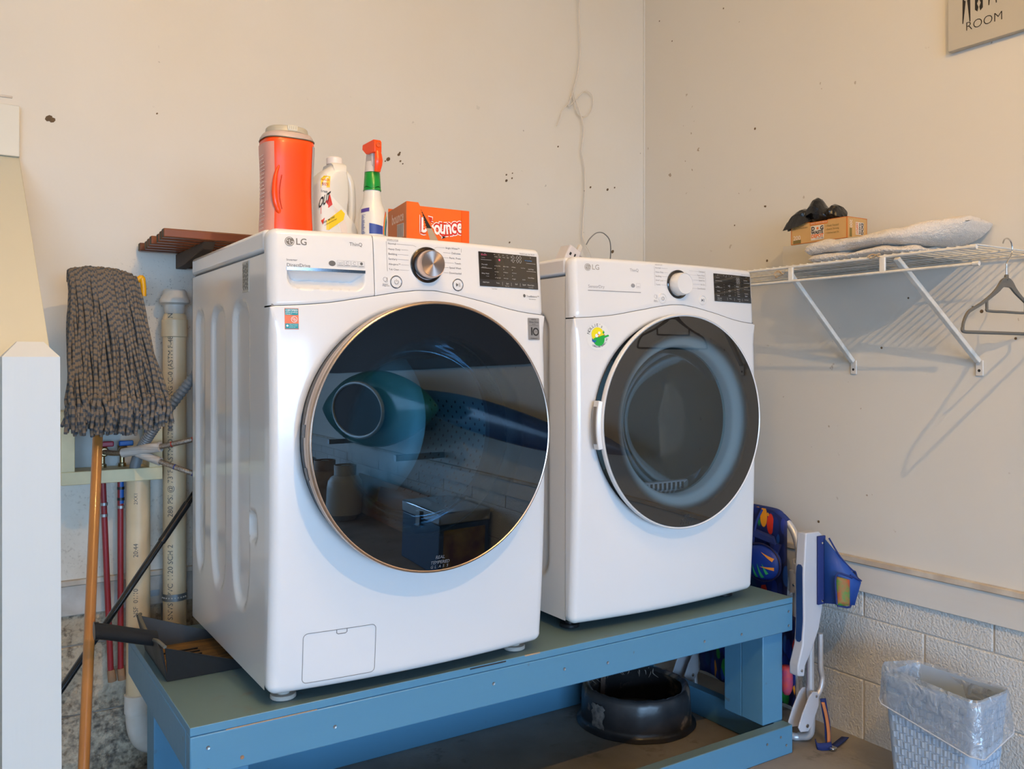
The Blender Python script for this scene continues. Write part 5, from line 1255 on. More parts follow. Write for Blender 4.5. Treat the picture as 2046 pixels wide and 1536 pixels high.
T = thing('drain_pipe', 'cream PVC drain pipe running down to a white elbow', 'pipe', (0.461, 2.70, 0.0))
obj('pipe', B().lathe([(0.0325, .235), (0.0325, .8580)], (0.461, 2.70, 0), 32), M['pvc'], T, smooth=50)
obj('socket', B().lathe([(0.0335, .190), (0.0375, .192), (0.0375, .243), (0.0335, .245)], (0.461, 2.70, 0), 32), M['pvcw'], T, smooth=40)
obj('elbow', B().tube(bez((0.461, 2.70, .198), (0.461, 2.70, .115), (0.48, 2.70, .096), (0.522, 2.70, .096), 12), 0.0345, 24), M['pvcw'], T, smooth=60)
pipe_text(T, 0.461, 2.70, .0325, .47, 0, 'NSF  01/10', .018, radians(250)); pipe_text(T, 0.461, 2.70, .0325, .640, 0, '20:44', .018, radians(250)); pipe_text(T, 0.461, 2.70, .0325, .79, 0, '2XX1', .014, radians(250))

for k, (xa, xb, lab) in enumerate(((0.371, 0.392, 'dark red water tube nearest the mop pole, slightly slanting'), (0.417, 0.4175, 'dark red water tube with blue fitting beside the drain pipe'))):
    T = thing('water_tube', lab, 'tube', (xb, 2.72, 0.30), 'red water tubes under the outlet box')
    obj('tube', B().tube(arr((xa, 2.72, .8575), (xb, 2.72, .305), 4), 0.0082, 14), M['pex'], T, smooth=80)
    obj('end_cap', B().tube([(xb, 2.72, .318), (xb + .004, 2.72, .285)], [.010, .012], 12), M['rust'], T)
    if k == 1:
        obj('fitting', B().lathe([(.0085, .790), (.0085, .8575)], (0.418, 2.72, 0), 16), M['bluepl'], T, smooth=60)
        for z in (.780, .803, .834): obj('crimp_ring', B().lathe([(.0092, z - .004), (.0100, z - .004), (.0100, z + .004), (.0092, z + .004)], (0.418, 2.72, 0), 16, cap=False), M['blackp'] if z > .79 else M['galv'], T)
    else:
        for z in (.792, .760): obj('crimp_ring', B().lathe([(.0092, z - .004), (.0100, z - .004), (.0100, z + .004), (.0092, z + .004)], (0.374, 2.72, 0), 16, cap=False), M['galv'], T)

T = thing('washer_outlet_box', 'yellowed plastic laundry outlet box on the wall behind the mop', 'outlet box', (0.405, BW, 0.845))
xa, xb, za, zb = .2590, .5200, .8585, 1.060; yf = 2.660
fr = B(); w = .036
for (a, c, e, f) in ((xa, xb, za, za + w), (xa, xb, zb - .02, zb), (xa, xa + w * .95, za + w, zb - .02), (xb - w, xb, za + w, zb - .02)): fr.box(a, c, yf, BW - .001, e, f)
obj('frame', fr, M['boxy'], T, bevel=.002)
obj('back_plate', B().box(xa + w * .95, xb - w, 2.7625, 2.7675, za + w, zb - .02), M['boxin'], T, smooth=0)
for x, m_, nm in ((.372, M['redpl'], 'hot_valve'), (.424, M['bluepl'], 'cold_valve')):
    vv = obj(nm, B().lathe([(.009, .885), (.011, .889), (.011, .903), (.007, .906), (.007, .930), (.013, .934), (.013, .955), (.008, .960)], (x, 2.735, 0), 16), M['brass'], T)
    obj('lever', B().box(x - .012, x + .026, 2.705, 2.722, .955, .970), m_, vv, bevel=.003)
    obj('spout', B().lathe([(.012, 0), (.014, -.004), (.014, -.020), (.010, -.024)], (x, 2.725, .941), 16, 'Y'), M['brass'], vv)
    obj('nut', B().lathe([(.0095, .884), (.0105, .886), (.0105, .902), (.0095, .904)], (x, 2.735, 0), 6), M['chrome'], vv, smooth=0)
tx = B()
for k, (u, v) in enumerate(((.40, 1.000), (.425, .990), (.455, .990))): tx.box(u, u + .014, 2.7615, 2.7622, v, v + .010)
obj('moulded_marks', tx, mat('moulded_mark', (0.42, 0.42, 0.40), .5), T, smooth=0)

def hose(nm, label, pts, r, m_, seg=14, ribs=None):
    P = spline(pts, 10 if not ribs else ribs)
    b = B()
    if ribs: rs = [r * (1.0 if i % 2 else .84) for i in range(len(P))]
    else: rs = r
    b.tube(P, rs, seg)
    T = thing(nm, label, 'hose', P[0]); obj('hose_tube', b, m_, T, smooth=80 if not ribs else 50); return T, P
T, P = hose('hot_water_hose', 'braided steel hose with red flecks, upper of the two', [(.372, 2.700, .941), (.400, 2.66, .940), (.452, 2.60, .950), (.566, 2.50, .982), (.66, 2.495, 1.005), (.76, 2.495, 1.01)], .0075, M['braid'])
for i in range(14, 46, 4): 
    d = (P[i + 1] - P[i]).normalized(); obj('fleck', B().tube([P[i], P[i] + d * .0025 + Vector((0, 0, 0.0))], .0079, 12), M['redl'], T, smooth=0)
b = B().tube([P[13], P[24]], [.013, .0145], 14); obj('hose_tag', b, M['paper'], T, smooth=80)
T, P = hose('cold_water_hose', 'braided steel hose with blue flecks, lower of the two', [(.424, 2.700, .941), (.440, 2.63, .944), (.470, 2.585, .931), (.566, 2.50, .890), (.65, 2.495, .862), (.76, 2.495, .85)], .0075, M['braid'])
for i in range(26, 48, 4):
    d = (P[i + 1] - P[i]).normalized(); obj('fleck', B().tube([P[i], P[i] + d * .0025], .0079, 12), M['navyl'], T, smooth=0)
obj('hose_tag', B().tube([P[13], P[23]], [.012, .0115], 14), M['paper'], T, smooth=80)
fl = B(); fl.rings([[P[14] + Vector((0, -.012, 0)), P[14] + Vector((0, -.0115, .0))], [P[23] + Vector((.004, -.012, 0)), P[23] + Vector((.004, -.0115, 0))], [P[23] + Vector((.012, -.016, .034)), P[23] + Vector((.012, -.0155, .034))], [P[16] + Vector((.004, -.016, .040)), P[16] + Vector((.004, -.0155, .040))]], False, False); obj('tag_flag', fl, M['paper'], T, smooth=0)
def ribbed():
    pts = [(.449, 2.70, .868), (.449, 2.67, .905), (.456, 2.62, .955), (.490, 2.56, 1.030), (.566, 2.50, 1.150), (.66, 2.495, 1.26), (.76, 2.50, 1.30)]
    P = spline(pts, 14); b = B()
    # resample finely and alternate radius for the corrugation
    Q = []; 
    for i in range(len(P) - 1):
        for k in range(2): Q.append(P[i].lerp(P[i + 1], k / 2))
    Q.append(P[-1]); b.tube(Q, [.0150 if (i % 2) else .0124 for i in range(len(Q))], 16)
    T = thing('drain_hose', 'grey ribbed drain hose rising from the outlet box behind the washer', 'hose', pts[0]); obj('hose_tube', b, M['hose'], T, smooth=30)
ribbed()

# ------------------------------------------------------------------ white post with sloping brace, left foreground
T = thing('wooden_post', 'white painted wooden post with sloping brace at the left edge', 'post', (0.1245, 1.795, 0))
b = B(); x0, x1, y0, y1 = 0.0795, 0.1690, 1.75, 1.84; zt = 1.2045; i_ = .024
b.v = [Vector(p) for p in ((x0, y0, 0), (x1 + .004, y0, 0), (x1 + .004, y1, 0), (x0, y1, 0), (x0, y0, zt), (x1, y0, zt), (x1, y1, zt), (x0, y1, zt), (x0 + i_, y0 + i_, zt + .027), (x1 - i_, y0 + i_, zt + .027), (x1 - i_, y1 - i_, zt + .027), (x0 + i_, y1 - i_, zt + .027))]
for q in ((0, 1, 5, 4), (1, 2, 6, 5), (2, 3, 7, 6), (3, 0, 4, 7), (4, 5, 9, 8), (5, 6, 10, 9), (6, 7, 11, 10), (7, 4, 8, 11), (8, 9, 10, 11), (3, 2, 1, 0)): b.face(q)
obj('post', b, M['post'], T, smooth=0)
b = B(); b.prism([(1.835, 1.178), (BW - .001, 1.766), (BW - .001, 1.66), (1.835, 1.10)], lambda u, v, d: Vector((d, u, v)), x0 - .003, 0.166); obj('brace', b, M['postc'], T, bevel=.002)
obj('wall_cleat', B().box(x0 - .05, 0.166, BW - .030, BW - .0005, 1.755, 1.894), mat('cleat_paint', (0.70, 0.68, 0.59), .5), T, bevel=.002)

# ------------------------------------------------------------------ charger cable and outlet cube
cp = [(2.070, 2.735, 2.95), (2.075, 2.735, 2.55), (2.083, 2.737, 2.43), (2.070, 2.74, 2.32), (2.052, 2.742, 2.250), (2.075, 2.742, 2.19), (2.101, 2.74, 2.120), (2.098, 2.742, 2.06), (2.091, 2.742, 2.020), (2.106, 2.742, 1.96), (2.108, 2.742, 1.86), (2.096, 2.74, 1.72), (2.098, 2.735, 1.67), (2.120, 2.715, 1.60), (2.135, 2.70, 1.45)]
obj_ = obj('power_cable', B().tube(spline(cp, 8), .0024, 8), M['cable'], None, smooth=80); tag(obj_, 'thin white cable hanging down the wall above the dryer', 'cable')
lp = [(2.052, 2.742, 2.255), (2.030, 2.745, 2.19), (2.065, 2.745, 2.22), (2.110, 2.745, 2.262), (2.148, 2.747, 2.250), (2.150, 2.748, 2.205), (2.120, 2.748, 2.165), (2.080, 2.747, 2.165), (2.062, 2.747, 2.200), (2.050, 2.746, 2.24)]
o = obj('cable_loop', B().tube(spline(lp, 8), .0018, 8), M['cable'], None, smooth=80); tag(o, 'loose thin loop of white cable halfway up the wall', 'cable')
lp = [(2.050, 2.748, 2.245), (2.030, 2.748, 2.20), (2.000, 2.749, 2.165), (1.992, 2.749, 2.135), (1.975, 2.749, 2.105)]
o = obj('cable_tail', B().tube(spline(lp, 6), .0016, 6), M['cable'], None, smooth=80); tag(o, 'short frayed cable end pointing down left beside the loop', 'cable')
lp = [(1.905, 2.47, 1.612), (1.945, 2.50, 1.640), (2.00, 2.53, 1.668), (2.06, 2.56, 1.672), (2.12, 2.60, 1.645), (2.165, 2.66, 1.56), (2.175, 2.70, 1.44)]
o = obj('plug_cord', B().tube(spline(lp, 8), [.0022] * 49, 8), M['cabled'], None, smooth=80); tag(o, 'short thin cord arching from the outlet cube behind the dryer', 'cord')
T = thing('outlet_cube', 'white and grey outlet cube standing tilted on the dryer', 'power adapter', (1.80, 2.42, LID))
R = Matrix.Rotation(radians(-33), 4, 'Y') @ Matrix.Rotation(radians(0), 4, 'Z'); c0 = Vector((1.790, 2.43, 1.535))
def rb(x0, x1, y0, y1, z0, z1):
    b = B().box(x0, x1, y0, y1, z0, z1); b.v = [c0 + (Matrix.Rotation(radians(28), 3, 'Y') @ p) for p in b.v]; return b
obj('cube_body', rb(-.034, .020, -.03, .03, -.052, .052), M['plugw'], T, bevel=.005)
obj('cube_side', rb(.0205, .046, -.03, .03, -.030, .040), M['plugg'], T, bevel=.003)
for (u, v, w_, h_) in ((-.020, .022, .0035, .0075), (-.001, .026, .0028, .008), (-.011, .004, .0028, .008)): obj('socket_slot', rb(u - w_, u + w_, -.0312, -.0298, v - h_ / 1.5, v + h_ / 1.5), M['gap'], T, smooth=0)
obj('cord_plug', rb(.014, .030, -.008, .008, .052, .085), M['cable'], T, bevel=.003)

# ------------------------------------------------------------------ wire shelf on the right wall
XF = 2.130; ZS = 1.480; YA, YB_ = 1.190, 2.72
T = thing('wire_shelf', 'white coated wire wall shelf with hanging rod and diagonal braces', 'shelf', (2.28, 1.95, 1.17))
wb = B(); y = YA + .004
while y < YB_: wb.tube([(XF, y, ZS + .0045), (RW - .004, y, ZS + .0045)], .0023, 6); y += .0254
tag(obj('deck_wires', wb, M['wire'], T, smooth=80), None, None, None, 'stuff')
obj('front_rod', B().tube([(XF, YA + .008, ZS), (XF, YB_, ZS)], .0042, 12), M['wire'], T, smooth=80)
obj('lower_rod', B().tube([(XF - .006, YA - .004, 1.437), (XF - .006, YB_, 1.437)], .0040, 12), M['wire'], T, smooth=80)
obj('middle_rod', B().tube([(2.285, YA, ZS), (2.285, YB_, ZS)], .0028, 8), M['wire'], T, smooth=80)
obj('back_rod', B().tube([(RW - .014, YA, ZS), (RW - .014, YB_, ZS)], .0032, 8), M['wire'], T, smooth=80)
for (x, y, z, r) in ((XF, YA + .004, ZS, .0062), (XF - .006, YA - .006, 1.437, .0060), (RW - .016, YA - .002, ZS - .012, .0068)):
    obj('end_cap', B().tube([(x, y, z), (x, y + .016, z)], r, 12), M['wire'], T, smooth=50)
for y in (1.755, 1.449, 2.15, 2.55): obj('rod_hanger', B().box(XF - .009, XF - .001, y - .0085, y + .0085, 1.4375, 1.4775), M['wire'], T, bevel=.002)
for (ya, yb) in ((1.790, 1.763), (1.425, 1.357), (2.35, 2.33)):
    bb = B(); p = Vector((2.150, ya, 1.474)); q = Vector((RW - .010, yb, 1.196)); 
    R_ = []
    for t in (0, .03, .97, 1):
        c_ = p.lerp(q, t); w_ = .0078; R_.append([c_ + Vector((-.004, -w_, -.004)), c_ + Vector((-.004, w_, -.004)), c_ + Vector((.006, w_, .005)), c_ + Vector((.006, -w_, .005))])
    bb.rings(R_); br = obj('brace', bb, M['wire'], T, bevel=.002)
    ft = B().box(RW - .006, RW - .001, yb - .012, yb + .010, 1.156, 1.200); obj('foot_plate', ft, M['trim'], br, bevel=.002)
    obj('screw_hole', B().lathe([(.0042, -.0063), (.0002, -.0064)], (RW, yb - .001, 1.171), 12, 'X', cap=False), M['gap'], br, smooth=0)
for (y, z) in ((1.80, ZS - .012), (1.475, ZS + .004)):
    bb = B(); rnd = random.Random(3); P = [(XF - .004 + .004 * sin(i * 2.1), y + .018 * cos(i * 1.3), z + .006 * sin(i * 1.9) - (.012 * i / 10 if y > 1.6 else 0)) for i in range(11)]
    bb.tube(spline(P, 3), .0016, 6); o = obj('old_tape', bb, mat('yellow_tape', (0.50, 0.36, 0.22), .5), T, smooth=80)

T = thing('grey_box', 'plain grey cardboard box under the dog bag carton', 'box', (2.34, 1.76, ZS + .0065))
obj('box_body', B().box(2.250, 2.425, 1.615, 1.890, ZS + .0068, 1.5645), M['greycard'], T, bevel=.001)
def dogbox():
    x0, x1, y0, y1, z0, z1 = 2.250, 2.345, 1.652, 1.858, 1.5652, 1.6290
    T = thing('dog_waste_bag_box', 'tan carton of dog waste bags with black bag on top', 'box', ((x0 + x1) / 2, (y0 + y1) / 2, z0))
    obj('carton_body', B().box(x0, x1, y0, y1, z0, z1), M['kraft'], T, bevel=.0008)
    s = lambda d: (lambda u, v: Vector((x0 - d, y1 - u, z0 + v)))   # u runs towards the camera side
    e = lambda d: (lambda u, v: Vector((x0 + u, y0 - d, z0 + v)))
    H_ = z1 - z0
    b = B(); s1 = s(.0005)
    for P in ([(0, 0), (.003, 0), (.003, H_), (0, H_)], [(.2035, 0), (.206, 0), (.206, H_), (.2035, H_)], [(0, 0), (.206, 0), (.206, .0015), (0, .0015)], [(0, H_ - .002), (.206, H_ - .002), (.206, H_), (0, H_)], [(.072, H_ - .012), (.138, H_ - .012), (.138, H_), (.072, H_)]): decal_poly(b, P, s1)
    e1 = e(.0005)
    for P in ([(0, 0), (.003, 0), (.003, H_), (0, H_)], [(.093, 0), (.095, 0), (.095, H_), (.093, H_)], [(0, H_ - .002), (.095, H_ - .002), (.095, H_), (0, H_)]): decal_poly(b, P, e1)
    obj('orange_edges', b, mat('carton_orange', (0.62, 0.17, 0.02), .5), T, smooth=0)
    b = B(); decal_poly(b, [(.077, -.0 + .006), (.1245, .006), (.1245, .0500), (.077, .0500)], s(.0007)); decal_poly(b, [(.040, .012), (.078, .012), (.078, .050), (.040, .050)], e(.0007)); obj('print_field', b, mat('print_white', (0.70, 0.62, 0.52), .5), T, smooth=0)
    b = B(); s2 = s(.0011); e2 = e(.0011)
    for st_, u, v, w_, th in (('D', .0785, .0405, .0120, .05), ('G', .1110, .0405, .0120, .05), ('WASTE', .0785, .0285, .0445, .045), ('for your dog', .094, .0105, .028, .0)): put_text(b, st_, u, v, text_w(st_, w_, thick=th), s2, thick=th)
    def rot(st_, u, v, w_, th, bb):
        v_, f_ = text(st_, text_w(st_, w_, thick=th), thick=th); bb.add((v_, f_), lambda p: e2(u - p[1] * 0 + p[1], v - p[0]) if False else e2(u + p[1], v - p[0]))
    rot('DOG', .070, .048, .034, .04, b); rot('WASTE', .058, .048, .034, .03, b)
    obj('black_print', b, M['gap'], T, smooth=0)
    b = B(); put_text(b, 'DEPOT', .0785, .0175, text_w('DEPOT', .0445, thick=.045), s2, thick=.045); rot('DEPOT', .046, .048, .034, .03, b); decal_poly(b, circ(.1015, .0410, .0042, 10), s2); obj('orange_print', b, mat('print_orange', (0.75, 0.18, 0.03), .5), T, smooth=0)
    b = B()
    for st_, u, v, w_ in (('• Field Tested', .131, .0435, .046), ('• Extra Strong', .131, .0330, .047), ('• Universal Fit', .131, .0220, .047), ('dogwastedepot.com', .008, .0490, .056), ('BAG COUNT', .010, .0095, .028), ('PER BOX', .010, .0045, .026), ('QUALITY', .010, .0545, .040)): put_text(b, st_, u, v, text_w(st_, w_), s2)
    decal_poly(b, [(.009, .002), (.039, .002), (.039, .0130), (.009, .0130)], s(.0008)); decal_poly(b, [(.011, .004), (.022, .004), (.022, .030), (.011, .030)], e(.0008)); obj('olive_print', b, M['kraftd'], T, smooth=0)
    b = B(); put_text(b, '200', .0095, .0190, text_w('200', .0280, thick=.02), s2, thick=.02); put_text(b, 'DOG WASTE BAGS', .0755, H_ - .0065, text_w('DOG WASTE BAGS', .060), s2); rot('200', .017, .056, .024, .02, b); obj('pale_print', b, M['kraftw'], T, smooth=0)
dogbox()
def blackbag():
    b = B(); z = 1.6300
    rnd = random.Random(11)
    # crumpled film: three lobes drawn as folded sheets with thickness
    def crumple(cx, cy, w, h, seed, tilt, peak):
        n = 22; m_ = 12
        def fn(i, j):
            u = i / (n - 1); v = j / (m_ - 1); a = 2 * pi * v
            prof = sin(pi * min(1, max(0.0, u))) ** .55
            x = cx + .038 * prof * cos(a)
            hh = h * prof * (1 + peak * max(0, 1 - abs(u - .5) * 4))
            zz = z + .0015 + hh * (.5 + .5 * sin(a)) + tilt * (u - .5)
            y = cy + w * (.5 - u)
            d = noise.noise(Vector((u * 5 + seed, v * 4, seed * 3.1))) * .012 * prof
            return (x + d, y + noise.noise(Vector((u * 6, v * 7, seed))) * .008, max(z + .001, zz + d * .9) if u > .12 else zz)
        b.grid(n, m_ + 0, fn); 
    crumple(2.285, 1.845, .105, .040, 1.3, .030, .1)
    crumple(2.290, 1.785, .110, .046, 4.7, .0, .75)
    crumple(2.300, 1.725, .060, .046, 8.2, -.004, .1)
    # tail hanging over the front left corner
    b.rings([[Vector((2.246, 1.862, 1.640)), Vector((2.244, 1.835, 1.655)), Vector((2.243, 1.800, 1.648)), Vector((2.244, 1.790, 1.632))], [Vector((2.238, 1.882, 1.612)), Vector((2.240, 1.845, 1.616)), Vector((2.241, 1.815, 1.622)), Vector((2.243, 1.790, 1.6300))], [Vector((2.262, 1.885, 1.640)), Vector((2.262, 1.850, 1.665)), Vector((2.262, 1.81, 1.66)), Vector((2.262, 1.79, 1.636))]], False, False)
    o = obj('black_plastic_bag', b, M['bagk'], None, smooth=22); tag(o, 'crumpled black plastic bag lying on the tan carton', 'bag')
blackbag()
def towel():
    T = thing('folded_towel', 'thick cream terry towel folded on the wire shelf', 'towel', (2.24, 1.52, ZS + .0065))
    def layer(nm, path, w0, sd):
        """path: (y, zmid, half thickness, x0, x1)"""
        b = B(); R_ = []; n = 110; ys = spline([Vector((p[0], p[1], p[2])) for p in path], 17); xs = spline([Vector((p[3], p[4], 0)) for p in path], 17)
        for k, (p, q) in enumerate(zip(ys, xs)):
            ring = []
            end = min(1, k / 6.0, (len(ys) - 1 - k) / 6.0); sc = max(.05, end) ** .5
            for i in range(n):
                a = 2 * pi * i / n; c_, s_ = cos(a), sin(a); xm = (q.x + q.y) / 2; hw = (q.y - q.x) / 2; e = 3.0
                x = xm + hw * abs(c_) ** (2 / e) * (1 if c_ >= 0 else -1) * (0.94 + .06 * sc)
                z = p.y + p.z * sc * abs(s_) ** (2 / 2.2) * (1 if s_ >= 0 else -1)
                d = noise.noise(Vector((x * 22, p.x * 22, sd))) * .006 + noise.noise(Vector((x * 9, p.x * 9, sd + 5))) * .007
                f = noise.noise(Vector((x * 170, p.x * 170, z * 170))) * .0016
                x = min(x, 2.4335 - abs(f) - .4 * abs(d)); z2 = z + f * .7 + d * (1 if s_ > 0 else .25); ring.append(Vector((x + f + d * .4 * (c_ < 0), p.x + f, max(z2, ZS + .0070) if nm != 'upper_fold' else z2)))
            R_.append(ring)
        b.rings(R_); return obj(nm, b, M['towel'], T, smooth=80)
    layer('lower_fold', [(1.715, 1.500, .0130, 2.150, 2.240), (1.67, 1.500, .0135, 2.138, 2.242), (1.62, 1.500, .0132, 2.138, 2.244), (1.585, 1.500, .0132, 2.138, 2.33), (1.54, 1.500, .0132, 2.140, 2.41), (1.46, 1.501, .0140, 2.145, 2.41), (1.42, 1.500, .0130, 2.160, 2.42), (1.385, 1.498, .0110, 2.19, 2.42)], 0, 2.0)
    layer('upper_fold', [(1.725, 1.528, .0170, 2.145, 2.238), (1.69, 1.532, .0200, 2.136, 2.242), (1.62, 1.531, .0185, 2.135, 2.244), (1.58, 1.533, .0190, 2.135, 2.34), (1.53, 1.535, .0210, 2.135, 2.415), (1.47, 1.538, .0240, 2.140, 2.42), (1.42, 1.541, .0290, 2.155, 2.425), (1.375, 1.549, .0330, 2.190, 2.428), (1.34, 1.562, .0290, 2.24, 2.430), (1.315, 1.575, .0150, 2.29, 2.430)], 0, 9.0)
towel()

def hanger():
    T = thing('clothes_hanger', 'grey velvet clothes hanger hooked on the end of the wire shelf', 'hanger', (2.225, 1.172, 1.268))
    y = 1.172; cx = 2.225; S_ = 1.0
    def P(u, v): return (cx + u * .915, y, 1.268 + (v) * .985)
    arm = B()
    L_ = [(0.0, .1290, .026), (.022, .124, .020), (.045, .108, .014), (.075, .092, .0095), (.120, .072, .0078), (.165, .056, .0075), (.190, .045, .0072), (.208, .024, .0066), (.214, .006, .0060)]
    # shoulder drawn as a flat bar with real thickness, both sides
    for sg in (-1, 1):
        pts = spline([Vector((u * sg, v, w)) for u, v, w in L_], 5); R_ = []
        for k, p in enumerate(pts):
            a = pts[max(0, k - 1)]; c_ = pts[min(len(pts) - 1, k + 1)]; t = Vector((c_.x - a.x, c_.y - a.y)).normalized(); n_ = Vector((-t.y, t.x)) * p.z * .5
            if sg < 0: n_ = -n_
            R_.append([Vector(P(p.x + n_.x, p.y + n_.y)) + Vector((0, d, 0)) for d in (-.0028, .0028)] + [Vector(P(p.x - n_.x, p.y - n_.y)) + Vector((0, d, 0)) for d in (.0028, -.0028)])
        arm.rings(R_)
    obj('shoulders', arm, M['hanger'], T, smooth=60, bevel=.0008)
    obj('trouser_bar', B().tube(spline([P(.214, .010), P(.208, .0), P(.15, -.001), P(0, -.001), P(-.15, -.001), P(-.208, .0), P(-.214, .010)], 5), .0042, 10), M['hanger'], T, smooth=80)
    obj('tie_bar', B().tube(spline([P(-.098, .083), P(-.098, .060), P(-.090, .053), P(0, .053), P(.090, .053), P(.098, .060), P(.098, .083)], 4), .0034, 10), M['hanger'], T, smooth=80)
    for sg in (-1, 1): obj('notch_lip', B().box(*sorted((P(sg * .158, 0)[0], P(sg * .166, 0)[0])), y - .003, y + .003, P(0, .0575)[2], P(0, .0630)[2]), M['hanger'], T, bevel=.001)
    obj('hook', B().tube(spline([P(0, .140), P(0, .170), P(.002, .178), P(.022, .196), P(.030, .212), P(.024, .232), P(.006, .240), P(-.010, .236), P(-.018, .226)], 6), .0019, 10), M['chrome'], T, smooth=80)
    obj('collar', B().lathe([(.0052, 1.268 + .134), (.0052, 1.268 + .144), (.003, 1.268 + .146)], (cx, y, 0), 14), M['hanger'], T)
hanger()

# ------------------------------------------------------------------ laundry room sign
def sign():
    T = thing('wall_sign', 'white wooden wall sign with clothes pegs above the word ROOM', 'sign', (RW - .012, 1.24, 2.084))
    y1, y0, z0, z1 = 1.4385, 0.98, 2.084, 2.62
    obj('board', B().box(RW - .022, RW - .0005, y0, y1, z0, z1), M['sign'], T, bevel=.002)
    f = lambda u, v: Vector((RW - .0226, y1 - u, z0 + v))
    b = B()
    put_text(b, 'ROOM', .0520, .0545, text_w('ROOM', .1000, thick=-.012), f, thick=-.012); obj('lettering', b, M['signk'], T, smooth=0)
    def peg(u, v, flip=1, nm='clothes_peg'):
        b = B()
        for sg in (-1, 1):
            P = [(.0012, .006), (.0042, .002), (.0012, -.002 - .000), (.0090, -.070), (.0116, -.070), (.0110, .000), (.0095, .004), (.0110, .010), (.0110, .055), (.004, .062), (.0012, .050), (.0050, .040), (.0012, .030)]
            decal_poly(b, [(u + sg * p, v + flip * q) for p, q in P], f)
        o = obj(nm, b, M['signk'], T, smooth=0)
        c_ = B(); g = lambda a, d: f(a, d) + Vector((-.0006, 0, 0)); stroke(c_, [(u + .0062 * cos(t), v + .0075 * sin(t)) for t in [2 * pi * i / 16 for i in range(17)]], .0022, g); obj('peg_spring', c_, M['sign'], o, smooth=0)
    peg(.0555, .137, 1); peg(.0910, .150, -1); peg(.1290, .165, 1); 
    b = B(); put_text(b, 'LAUNDRY', .050, .27, text_w('LAUNDRY', .20), f); obj('lettering', b, M['signk'], T, smooth=0)
sign()
